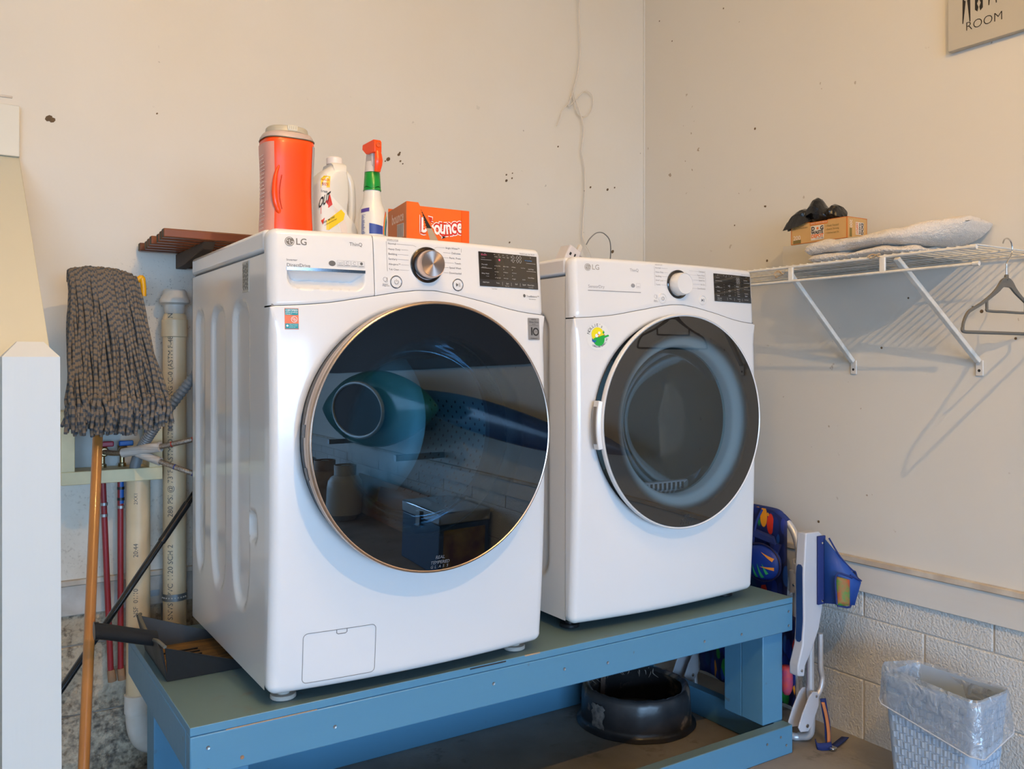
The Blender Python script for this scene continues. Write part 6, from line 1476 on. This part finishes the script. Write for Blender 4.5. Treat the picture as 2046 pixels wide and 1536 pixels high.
# ------------------------------------------------------------------ waste bin with clear liner
def bin_():
    x0, x1, y0, y1, zt = 2.148, 2.308, 1.205, 1.470, 0.345
    T = thing('waste_bin', 'blue-grey woven plastic waste bin in the right corner', 'bin', ((x0 + x1) / 2, (y0 + y1) / 2, 0))
    cx, cy = (x0 + x1) / 2, (y0 + y1) / 2
    def k(z): return 0.80 + 0.20 * z / zt
    def sec(z, inset=0, r=.022, n=5):
        hw = (x1 - x0) / 2 * k(z) - inset; hd = (y1 - y0) / 2 * k(z) - inset
        return [Vector((cx + p, cy + q, z)) for p, q in [(a - 0, b_) for a, b_ in rrect(-hw, hw, -hd, hd, max(.004, r - inset), n)]]
    b = B(); b.rings([sec(0.001), sec(.06), sec(.12), sec(.2), sec(.28), sec(zt), sec(zt, .003), sec(.2, .003), sec(.01, .003)]); obj('shell', b, M['binw'], T, smooth=50)
    # woven relief on the wide left-facing side and the narrow near side
    pieces = B(); up = B()
    nz = 15; dz = (zt - .03) / nz
    def onface(side, u, z, d):     # u along the face 0..1
        hw = (x1 - x0) / 2 * k(z); hd = (y1 - y0) / 2 * k(z)
        if side == 'L': return Vector((cx - hw - d, cy + hd - .018 - (2 * hd - .036) * u, z))
        return Vector((cx - hw + .018 + (2 * hw - .036) * u, cy - hd - d, z))
    for side, nu in (('L', 10), ('F', 6)):
        for j in range(nz):
            z0 = .012 + dz * j
            for i in range(nu):
                # horizontal band crossing over two uprights, staggered
                u0 = (i + (.5 if j % 2 else 0)) / nu; u1 = u0 + .62 / nu
                if u1 > 1: continue
                pieces.rings([[onface(side, u0, z0 + dz * .12, .0), onface(side, u0, z0 + dz * .12, .0012), onface(side, u0, z0 + dz * .86, .0012), onface(side, u0, z0 + dz * .86, .0)], [onface(side, (u0 + u1) / 2, z0 + dz * .12, .0), onface(side, (u0 + u1) / 2, z0 + dz * .12, .0030), onface(side, (u0 + u1) / 2, z0 + dz * .86, .0030), onface(side, (u0 + u1) / 2, z0 + dz * .86, .0)], [onface(side, u1, z0 + dz * .12, .0), onface(side, u1, z0 + dz * .12, .0012), onface(side, u1, z0 + dz * .86, .0012), onface(side, u1, z0 + dz * .86, .0)]])
                ue = u1 + .02 / nu
                up.rings([[onface(side, ue, z0 + dz * .0, .0), onface(side, ue, z0 + dz * .0, .0022), onface(side, ue + .26 / nu, z0, .0022), onface(side, ue + .26 / nu, z0, .0)], [onface(side, ue, z0 + dz * .98, .0), onface(side, ue, z0 + dz * .98, .0022), onface(side, ue + .26 / nu, z0 + dz * .98, .0022), onface(side, ue + .26 / nu, z0 + dz * .98, .0)]])
    tag(obj('weave_bands', pieces, M['binw'], T, smooth=30), None, None, None, 'stuff')
    tag(obj('weave_uprights', up, M['binw'], T, smooth=0), None, None, None, 'stuff')
    # liner: inside bag, over the rim, hanging cuff with a slanting hem
    b = B(); n = 120; R_ = []
    def ringp(scale_in, z, wob, sd, hem=None):
        out = []
        P = sec(min(max(z, .02), zt), 0, .022, 29)
        m_ = len(P)
        for i in range(m_):
            p = P[i]; d = Vector((p.x - cx, p.y - cy, 0)); dn = d.normalized(); a = math.atan2(d.y / (y1 - y0), d.x / (x1 - x0))
            w = noise.noise(Vector((cos(a) * 3.2, sin(a) * 3.2, sd))) * wob + noise.noise(Vector((cos(a) * 9, sin(a) * 9, sd + z * 12))) * wob * .5
            zz = z + (hem(a) if hem else 0); out.append(Vector((p.x, p.y, zz)) + dn * (scale_in + w))
        return out
    # hem hangs lower at the near corner (angle about -135 deg) than at the far left
    def hem_at(f): return lambda a: f * (-.085 - .050 * cos(a + radians(125)))
    def bump_(f): return lambda a: f * max(0, cos(a - radians(118))) ** 3 * .020
    R_ = [ringp(-.012, .10, .004, 1), ringp(-.008, .22, .006, 2), ringp(-.006, .32, .006, 3), ringp(-.003, zt + .002, .003, 4, bump_(.8)), ringp(.002, zt + .007, .002, 5, bump_(1)), ringp(.006, zt + .001, .003, 5, bump_(.8)), ringp(.007, zt, .006, 6, hem_at(.30)), ringp(.011, zt, .010, 7, hem_at(.65)), ringp(.013, zt, .012, 8, hem_at(.92)), ringp(.014, zt, .010, 8, hem_at(1.0))]
    b.rings(R_, True, False); o = obj('bin_liner', b, M['film'], None, smooth=80); tag(o, 'clear plastic bag folded over the rim of the waste bin', 'bag')
    hm = B(); hm.tube(R_[-1] + [R_[-1][0]], .0022, 6, cap=False)
    h_ = obj('hem', hm, mat('hem_film', (0.62, 0.65, 0.70), .3, alpha=.75), o, smooth=80)
bin_()

# ------------------------------------------------------------------ black steel ring under the stand
def ringpot():
    cx, cy = 1.935, 2.240
    T = thing('fire_ring', 'rust-flaked black metal ring with flared foot under the stand', 'metal ring', (cx, cy, 0))
    b = B().lathe([(.196, .001), (.198, .004), (.190, .010), (.184, .014), (.183, .03), (.182, .075), (.179, .105), (.174, .120), (.168, .126), (.160, .124), (.152, .116), (.158, .110), (.168, .100), (.176, .075), (.178, .02), (.180, .004)], (cx, cy, 0), 96, cap=False)
    for v in b.v:
        a = math.atan2(v.y - cy, v.x - cx); d = noise.noise(Vector((cos(a) * 3, sin(a) * 3, v.z * 9))) * .004
        v.x += d * cos(a); v.y += d * sin(a); 
        if v.z > .09: v.z += noise.noise(Vector((cos(a) * 8, sin(a) * 8, 4))) * .004
    obj('ring_shell', b, M['ring'], T, smooth=60)
    # strap across the inside and the ragged paper patch outside
    st = B().box(-.010, .010, -.0012, .0012, .004, .128); st.v = [Vector((cx - .010 + p.x, cy + .166 + p.y - (p.z - .004) * .06, p.z)) for p in st.v]; obj('inner_strap', st, mat('rusty_strap', (0.16, 0.10, 0.075), .7, bump=.5), T)
    lb = B(); lb.grid(9, 9, lambda i, j: (cx + (.1845 + .0015 * noise.noise(Vector((i, j, 3.3)))) * cos(radians(180 + 16 * i / 8 + 3 * noise.noise(Vector((i * .7, j * .9, 0))))), cy + (.1845) * sin(radians(180 + 16 * i / 8 + 3 * noise.noise(Vector((i * .7, j * .9, 0))))), .022 + .075 * j / 8 + .004 * noise.noise(Vector((i * .9, j * .5, 7))))); obj('peeling_label', lb, mat('peeling_label', (0.22, 0.185, 0.16), .8, var=1, vscale=50, vcol=(0.05, .05, .05)), T)
    web = B(); rnd = random.Random(2)
    for k in range(16):
        a = radians(20 + 6.5 * k); p = Vector((cx + .160 * cos(a), cy + .160 * sin(a), .122)); web.tube(spline([p, p + Vector((rnd.uniform(-.012, .012), -.008, -.012)), p + Vector((rnd.uniform(-.02, .02), -.010, -.022 - .012 * rnd.random()))], 3), [.0022, .002, .002, .0018, .0015, .001, .0006], 5)
    tag(obj('flaking_cobweb', web, mat('cobweb', (0.28, 0.22, 0.18), .9), T), None, None, None, 'stuff')
ringpot()

# ------------------------------------------------------------------ folded beach chair against the right wall
def chair():
    T = thing('folding_beach_chair', 'folded beach chair with tropical navy fabric leaning by the stand', 'chair', (2.30, 2.05, 0))
    A = M['alum']; G = M['greypl']
    # back frame: inverted U parallel to the wall
    X = 2.325
    top = .692
    P = [(X, 1.890, .30), (X, 1.888, .45), (X, 1.888, .56), (X, 1.896, .610), (X, 1.918, .652), (X, 1.955, .680), (X, 2.00, top), (X, 2.20, top), (X, 2.26, .680), (X, 2.295, .652), (X, 2.315, .61), (X, 2.318, .45), (X, 2.318, .10)]
    obj('back_frame', B().tube(spline(P, 6), .0115, 16), A, T, smooth=80)
    obj('back_post', B().tube([(2.315, 1.893, .47), (2.312, 1.893, .10)], .0095, 14), A, T, smooth=80)
    # locking sleeve on the near upright
    h = B(); h.rings([[Vector((2.306 + .017 * cos(a), 1.888 + .019 * sin(a), z)) for a in [2 * pi * i / 14 for i in range(14)]] for z in (.452, .456, .515, .520)]); obj('lock_sleeve', h, G, T, smooth=50)
    for (dx, dy) in ((-.012, -.014), (.010, .012)):
        hh = B().box(2.306 + dx - .007, 2.306 + dx + .007, 1.888 + dy - .005, 1.888 + dy + .005, .515, .548 + (.006 if dx > 0 else 0)); obj('sleeve_prong', hh, G, T, bevel=.003)
    obj('rivet', B().lathe([(.0045, -.0170), (.0040, -.0190), (.0003, -.0200)], (2.292, 1.886, .478), 12, 'Y', cap=False) if False else B().lathe([(.0046, 0), (.0040, -.002), (.0003, -.003)], (2.289, 1.880, .478), 12, 'X', cap=False), M['chrome'], T)
    # fabric back: sleeve round the top bar and a slack panel
    b = B(); n = 26
    def fab(i, j):
        u = i / (n - 1); v = j / 19; y = 1.925 + .365 * u; z = .700 - .60 * v
        if v < .08: z = .703 - .04 * v
        edge = .03 * (1 - min(1, (.5 - abs(u - .5)) * 6)) * (1 - v) if v < .3 else 0
        x = X - .014 - .012 * sin(pi * u) * sin(pi * min(1, v * 1.1)) + .006 * noise.noise(Vector((u * 6, v * 7, 1.2)))
        return (x, y, z - edge)
    b.grid(n, 20, fab); o = obj('fabric_back', b, M['print'], T, smooth=80); sm = o.modifiers.new('t', 'SOLIDIFY'); sm.thickness = .003
    obj('top_sleeve', B().tube(spline([(X, 1.935, .664), (X, 1.962, .682), (X, 2.00, top), (X, 2.20, top), (X, 2.26, .680)], 6), .0155, 14), M['navyf'], T, smooth=80)
    sp = B()
    for (y, z, r) in ((2.045, .694, .012), (2.02, .690, .010), (2.005, .684, .008), (2.06, .688, .009)): sp.lathe([(r, -.0158), (r * .6, -.0162), (.0002, -.0163)], (X, y, z), 7, 'X', cap=False)
    obj('orange_print', sp, mat('print_orange_y', (0.85, 0.30, 0.01), .6), T, smooth=0)
    # head pillow hanging on a strap
    pl = B(); c = Vector((2.262, 1.985, .535)); R_ = []
    for t in range(13):
        f = -1 + 2 * t / 12; rr = sqrt(max(0.0, 1 - abs(f) ** 2.6)); R_.append([Vector((c.x + .030 * max(.04, rr) * cos(a), c.y + (.075) * max(.04, rr) * sin(a) * (1 if f > -.2 else 1.0), c.z + .058 * f)) for a in [2 * pi * i / 24 for i in range(24)]])
    pl.rings(R_); po = obj('head_pillow', pl, mat('pillow_blue', (0.005, 0.035, 0.27), .5), T, smooth=80)
    pp = B().tube([c + Vector((-.006, .078 * cos(a), .061 * sin(a))) for a in [2 * pi * i / 30 for i in range(31)]], .0030, 6); obj('piping', pp, mat('piping_navy', (0.012, 0.012, 0.06), .6), po, smooth=80)
    def leaf(p, L, w, ang, m_, nm):
        q = B(); k_ = len(q.v); pts = [(0, 0), (.35, .5), (.7, .42), (1, 0), (.7, -.42), (.35, -.5)]; dy, dz = cos(ang), sin(ang)
        def onp(u, v):
            y = p[0] + (u * dy - v * dz); z = p[1] + (u * dz + v * dy)
            f = (z - c.z) / .058; f = max(-.97, min(.97, f)); rr = sqrt(1 - abs(f) ** 2.6); g = (y - c.y) / (.075 * rr); g = max(-.98, min(.98, g)); return Vector((c.x - .030 * rr * sqrt(1 - g * g) - .0012, y, z))
        N = 10; top_ = [onp(L * i / N, w * .5 * (1 - i / N) * (1 if i else 1)) for i in range(N + 1)]; bot_ = [onp(L * i / N, -w * .5 * (1 - i / N)) for i in range(N + 1)]
        q.rings([[a_, b__] for a_, b__ in zip(top_, bot_)], False, False); obj(nm, q, m_, po, smooth=80)
    Oy = mat('leaf_orange', (0.80, 0.28, 0.03), .6); Gy = mat('leaf_green', (0.03, 0.35, 0.12), .6)
    leaf((1.925, .553), .050, .012, radians(25), Oy, 'print_leaf'); leaf((1.922, .525), .048, .011, radians(2), Oy, 'print_leaf')
    leaf((1.990, .487), .045, .014, radians(75), Gy, 'print_leaf'); leaf((1.965, .490), .048, .014, radians(70), Gy, 'print_leaf'); leaf((1.945, .505), .038, .012, radians(62), Gy, 'print_leaf'); leaf((2.02, .49), .03, .012, radians(80), Gy, 'print_leaf')
    obj('pillow_strap', B().tube(spline([(2.300, 2.02, .700), (2.285, 2.030, .66), (2.275, 2.035, .60), (2.270, 2.03, .56)], 5), .0045, 6), M['navyf'], T, smooth=80)
    ft = B(); ft.rings([[Vector((2.288, 1.945, .600)), Vector((2.288, 2.10, .625)), Vector((2.292, 2.10, .645)), Vector((2.292, 1.96, .622))], [Vector((2.272, 1.935, .595)), Vector((2.270, 2.09, .618)), Vector((2.276, 2.09, .64)), Vector((2.276, 1.95, .618))]]); obj('fabric_roll', ft, M['navyf'], T, bevel=.003)
    tf = B(); tf.rings([[Vector((2.285, 1.925, .600)), Vector((2.285, 1.965, .605)), Vector((2.278, 1.945, .530))], [Vector((2.275, 1.925, .600)), Vector((2.272, 1.965, .605)), Vector((2.272, 1.945, .530))]]); obj('fabric_tab', tf, M['print'], T, smooth=0)
    # near arm rest: long plastic slab standing on end
    def ya(u, v, d): return Vector((u, 1.752 + d, v))
    arm = [(2.190, .676), (2.252, .674), (2.277, .655), (2.272, .56), (2.267, .437), (2.252, .378), (2.222, .322), (2.188, .275), (2.183, .242), (2.154, .248), (2.154, .281), (2.175, .337), (2.182, .412), (2.180, .55), (2.186, .623)]
    R_ = [[ya(u, v, 0) for u, v in arm], [ya(u, v, .034) for u, v in arm], ]
    ab = B(); ab.rings(R_); a_ = obj('arm_rest', ab, G, T, smooth=40, bevel=.004)
    ins = B(); ed = [(.345, 2.1755), (.352, 2.1762), (.412, 2.1815), (.48, 2.1808), (.55, 2.1798), (.572, 2.1815), (.579, 2.182)]
    ins.rings([[Vector((x_ - .0015, 1.7525 + w_, z_)), Vector((x_ + .004, 1.7525 + w_, z_)), Vector((x_ + .004, 1.7855 - w_, z_)), Vector((x_ - .0015, 1.7855 - w_, z_))] for (z_, x_), w_ in zip(ed, (.012, .006, .005, .005, .005, .006, .012))]); obj('arm_inset', ins, M['navypl'], a_, smooth=0)
    for (u, v) in ((2.169, .263), ): obj('arm_rivet', B().lathe([(.0048, 0), (.0042, -.002), (.0003, -.003)], (u, 1.7515, v), 12, 'Y', cap=False), M['chrome'], a_)
    # cup pouch on the arm
    sp = B().box(2.238, 2.272, 1.744, 1.7515, .452, .662); s_ = obj('pouch_strip', sp, M['navyf'], T, bevel=.002)
    for v in (.640, .463): obj('strip_rivet', B().lathe([(.0044, 0), (.0038, -.002), (.0003, -.003)], (2.255, 1.7435, v), 12, 'Y', cap=False), M['chrome'], s_)
    pc = B(); pc.rings([[Vector(p) for p in ((2.262, 1.742, .655), (2.262, 1.742, .56), (2.262, 1.742, .455))], [Vector(p) for p in ((2.290, 1.705, .60), (2.298, 1.685, .54), (2.290, 1.690, .458))], [Vector(p) for p in ((2.325, 1.690, .555), (2.335, 1.665, .525), (2.318, 1.675, .456))], [Vector(p) for p in ((2.372, 1.715, .542), (2.370, 1.705, .530), (2.340, 1.70, .460))]], False, False)
    o = obj('pouch_back', pc, mat('pouch_blue', (0.01, 0.06, 0.28), .55), T, smooth=60); sm = o.modifiers.new('t', 'SOLIDIFY'); sm.thickness = .004
    pk = B(); pk.grid(8, 8, lambda i, j: (2.262 + .012 * 0 + .062 * i / 7, 1.700 - .022 * sin(pi * i / 7), .458 + (.088 - .018 * (i / 7)) * j / 7)); o = obj('pouch_pocket', pk, M['print2'], T, smooth=80); sm = o.modifiers.new('t', 'SOLIDIFY'); sm.thickness = .004
    pg = B(); q_ = [(2.262, 1.697, .462), (2.258, 1.697, .550), (2.29, 1.678, .548), (2.316, 1.682, .535), (2.328, 1.694, .515), (2.326, 1.695, .470), (2.30, 1.680, .452), (2.264, 1.697, .458)]; pg.tube(spline(q_, 4), .0030, 6); obj('pouch_piping', pg, M['navyf'], T, smooth=80)
    pg = B(); q_ = [(2.275, 1.735, .655), (2.290, 1.705, .60), (2.325, 1.690, .560), (2.372, 1.712, .543), (2.366, 1.700, .528), (2.335, 1.665, .530), (2.306, 1.682, .548)]; pg.tube(spline(q_, 4), .0026, 6); obj('pouch_edge', pg, M['navyf'], T, smooth=80)
    # leg tubes, near side, and the foot loop
    obj('leg_tube', B().tube(spline([(2.312, 1.795, .340), (2.313, 1.795, .235), (2.321, 1.795, .200), (2.312, 1.795, .165), (2.292, 1.795, .145)], 5), .0085, 14), A, T, smooth=80)
    obj('leg_tube', B().tube(spline([(2.272, 1.800, .420), (2.270, 1.800, .30), (2.270, 1.800, .16), (2.275, 1.800, .06), (2.274, 1.81, .022), (2.262, 1.84, .013)], 5), .0115, 14), A, T, smooth=80)
    obj('foot_loop', B().tube(spline([(2.276, 1.803, .075), (2.275, 1.806, .030), (2.262, 1.835, .0125), (2.245, 1.87, .0125), (2.24, 2.05, .0125), (2.245, 2.25, .0125), (2.262, 2.29, .0125), (2.275, 2.31, .035), (2.275, 2.315, .12), (2.272, 2.315, .30)], 6), .0115, 14), A, T, smooth=80)
    br = [(2.267, .176), (2.288, .172), (2.294, .158), (2.294, .130), (2.262, .074), (2.243, .059), (2.210, .064), (2.199, .080), (2.218, .118), (2.250, .165)]
    for (y, dx) in ((1.772, -.0), (1.815, -.012)):
        if y == 1.772: br = [(u - .018, v) for u, v in br]
        else: br = [(u + .018, v) for u, v in br]
        bb = B(); bb.prism([(u + dx, v) for u, v in br], lambda u, v, d: Vector((u, y + d, v)), 0, .005); b_ = obj('hinge_plate', bb, G, T, smooth=0, bevel=.002)
        if dx == 0:
            for (u, v, r) in ((2.262, .160, .0045), (2.220, .078, .0065)): obj('plate_rivet', B().lathe([(r, 0), (r * .9, -.002), (.0003, -.0025)], (u, y - .0003, v), 14, 'Y', cap=False), M['chrome'], b_)
    # far side: same plates seen under the stand, tubes and dark seat cloth
    for (y, dx) in ((2.282, .0), (2.330, -.012)):
        bb = B(); bb.prism([(u + dx, v) for u, v in br], lambda u, v, d: Vector((u, y + d, v)), 0, .005); b_ = obj('hinge_plate', bb, G, T, smooth=0, bevel=.002)
        if dx == 0:
            for (u, v, r) in ((2.280, .160, .0045), (2.238, .078, .0065)): obj('plate_rivet', B().lathe([(r, 0), (r * .9, -.002), (.0003, -.0025)], (u, y - .0003, v), 14, 'Y', cap=False), M['chrome'], b_)
    obj('rear_arm_rest', (lambda q: q)(B().prism([(u, v) for u, v in arm], lambda u, v, d: Vector((u, 2.335 + d, v)), 0, .034)), G, T, smooth=40, bevel=.004)
    # seat cloth folded down inside
    b = B(); b.grid(18, 14, lambda i, j: (2.245 + .012 * sin(i * .9) + .01 * noise.noise(Vector((i * .4, j * .4, 3))), 1.84 + .42 * i / 17, .10 + .29 * j / 13)); o = obj('seat_fabric', b, M['print'], T, smooth=80); sm = o.modifiers.new('t', 'SOLIDIFY'); sm.thickness = .003
    r_ = B(); r_.tube(spline([(2.218, 1.850, .240), (2.220, 1.850, .20), (2.222, 1.852, .150)], 4), [.014, .017, .018, .019, .019, .019, .018, .016, .010], 14); o = obj('fabric_knot', r_, mat('flame_print', (0.75, 0.07, 0.015), .6, var=1, vscale=16, vcol=(0.01, 0.03, 0.25)), T, smooth=80)
    for (y0, nm) in ((2.36, 0), (2.41, 1)):
        r_ = B(); r_.tube(spline([(2.21, y0, .235), (2.205, y0, .20), (2.21, y0, .165)], 4), [.016, .022, .024, .025, .026, .025, .024, .020, .012], 14); obj('fabric_knot', r_, mat('blue_glow_print', (0.01, 0.05, 0.50), .5, var=1, vscale=12, vcol=(0.30, 0.02, 0.12)), T, smooth=80)
    # carrying strap trailing on the floor
    def ribbon(pts, w, m_, nm, wd=(0, 0, 1)):
        P = spline(pts, 5); b = B(); W_ = Vector(wd).normalized() * w / 2
        b.rings([[p + W_, p - W_] for p in P], False, False); o = obj(nm, b, m_, T, smooth=80); sm = o.modifiers.new('t', 'SOLIDIFY'); sm.thickness = .0025; return o
    ribbon([(2.286, 1.765, .150), (2.292, 1.762, .11), (2.300, 1.760, .07), (2.300, 1.758, .032), (2.296, 1.752, .010)], .018, M['navyf'], 'strap', (.8, -.5, .1))
    ribbon([(2.282, 1.762, .140), (2.290, 1.756, .10), (2.296, 1.752, .05), (2.292, 1.748, .012)], .010, mat('strap_orange', (0.62, 0.22, 0.08), .7), 'strap', (.8, -.5, 0))
    ribbon([(2.262, 1.775, .016), (2.255, 1.762, .010), (2.268, 1.745, .012), (2.290, 1.735, .014)], .022, M['navyf'], 'strap_fold', (0, 0.2, 1))
    ribbon([(2.275, 1.735, .006), (2.310, 1.742, .005), (2.350, 1.752, .005), (2.395, 1.765, .004)], .022, M['navyf'], 'strap_tail', (.4, -1, .15))
    bk = B().box(2.278, 2.300, 1.722, 1.742, .003, .012); obj('strap_buckle', bk, M['chrome'], T, bevel=.003)
chair()

# ------------------------------------------------------------------ things along the right wall behind the camera, seen in the door glass
def cooler():
    x0, x1, y0, y1 = 2.05, 2.41, -1.00, -0.46
    T = thing('ice_chest', 'steel-topped cooler reflected low in the washer door', 'cooler', ((x0 + x1) / 2, (y0 + y1) / 2, 0))
    obj('chest_body', B().box(x0, x1, y0, y1, .002, .30), M['cooler'], T, bevel=.006)
    obj('chest_lid', B().box(x0 - .005, x1 + .005, y0 - .005, y1 + .005, .302, .375), M['chrome'], T, bevel=.008)
    obj('latch', B().box(x0 - .02, x0 - .0055, -0.76, -0.70, .25, .35), M['galv'], T, bevel=.004)
    obj('chest_picture', B().box(x0 + .03, x1 - .03, y1 - .001, y1 + .003, .04, .27), mat('flame_picture', (0.45, 0.30, 0.03), .5, var=1, vscale=9, vcol=(0.16, 0.02, 0.02)), T, smooth=0)
cooler()
def tank(x, y, m_, lab):
    T = thing('propane_tank', lab, 'gas tank', (x, y, 0), 'propane tanks by the right wall')
    obj('tank_body', B().lathe([(.10, .0), (.12, .03), (.15, .05), (.152, .12), (.152, .27), (.145, .32), (.12, .355), (.07, .38), (.03, .385)], (x, y, .001), 32), m_, T, smooth=50)
    obj('valve', B().lathe([(.02, .385), (.02, .43), (.035, .435), (.035, .45), (.01, .455)], (x, y, .001), 16), M['brass'], T)
    obj('collar', B().lathe([(.09, .37), (.095, .37), (.095, .455), (.09, .455)], (x, y, .001), 24, cap=False), m_, T)
tank(2.12, -2.35, M['tank1'], 'pale propane tank nearer the cooler'); tank(2.08, -2.78, M['tank2'], 'rusty propane tank beside the kettle grill')
def grill():
    x, y = 2.02, -3.35
    T = thing('kettle_grill', 'small black kettle grill with wire handle, reflected in the washer door', 'grill', (x, y, 0))
    obj('kettle_bowl', B().lathe([(.03, .17), (.10, .19), (.16, .24), (.185, .31)], (x, y, 0), 32), M['blackg'], T, smooth=60)
    obj('kettle_lid', B().lathe([(.19, .312), (.185, .36), (.15, .42), (.09, .45), (.0005, .455)], (x, y, 0), 32), M['blackg'], T, smooth=60)
    obj('lid_handle', B().tube(spline([(x - .12, y, .42), (x - .10, y, .52), (x, y, .545), (x + .10, y, .52), (x + .12, y, .42)], 5), .006, 8), M['chrome'], T)
    for a in (0.5, 2.6, 4.7): obj('leg', B().tube([(x + .12 * cos(a), y + .12 * sin(a), .22), (x + .19 * cos(a), y + .19 * sin(a), .004)], .008, 8), M['chrome'], T)
grill()
T = thing('plywood_sheet', 'brown plywood sheet standing on edge along the right wall', 'board', (2.38, -2.1, 0)); obj('sheet', B().box(2.34, 2.36, -2.60, -1.05, .001, .34), M['ply'], T)
def boat(nm, lab, x, y0, y1, z0, z1, m_, w=.28, cock=True):
    T = thing(nm, lab, 'kayak', (x, (y0 + y1) / 2, z0)); n = 28; R_ = []
    for i in range(n + 1):
        t = i / n; k_ = max(.02, sin(pi * t)) ** .7; y = y0 + (y1 - y0) * t; cz = z0 + (z1 - z0) * t
        R_.append([Vector((x + w * .42 * k_ * cos(a), y, cz + w * .9 * k_ * sin(a))) for a in [2 * pi * j / 20 for j in range(20)]])
    obj('hull', B().rings(R_), m_, T, smooth=80)
    if cock:
        c = Vector((x - w * .42, (y0 + y1) / 2 + .1, (z0 + z1) / 2)); pts = [c + Vector((-.012 + .02 * abs(sin(a)) * 0, w * 1.62 * cos(a), w * .62 * sin(a))) for a in [2 * pi * j / 32 for j in range(33)]]
        obj('cockpit_rim', B().tube(pts, .014, 8), mat('rim_light', (0.5, 0.6, 0.65), .3), T, smooth=80)
        ck = B(); ck.v = pts[:-1]; ck.face(range(32)); obj('cockpit', ck, M['gap'], T, smooth=0)
    for yy in (y0 + .45, y1 - .45): obj('cradle_arm', B().box(x - min(.1, w * .3), RW - .001, yy - .02, yy + .02, (z0 + z1) / 2 - w * .9 - .03, (z0 + z1) / 2 - w * .9 + .01), M['galv'], T)
boat('teal_kayak', 'teal kayak hung on the right wall, reflected in the washer door', 2.15, -3.05, -0.70, 0.90, 0.98, M['mat_teal_kayak'], .33)
boat('blue_paddle_board', 'dark blue slim board hung on the right wall nearer the camera', 2.33, -1.75, 0.75, 1.07, 0.80, M['mat_blue_board'], .12, False)
T = thing('added_dark_panel', 'added dark panel high on the right wall, darkening the washer door reflection', 'board', (RW - .02, -2.3, 1.30))  # guessed panel, added so the upper door reflection goes dark
obj('added_panel_sheet', B().box(RW - .018, RW - .001, -4.4, 0.30, 1.24, 2.75), mat('added_panel_brown', (0.055, 0.042, 0.032), .7), T, smooth=0)
obj('added_panel_batten', B().box(RW - .045, RW - .019, -4.4, 0.30, 2.02, 2.07), M['woodb'], T, smooth=0)
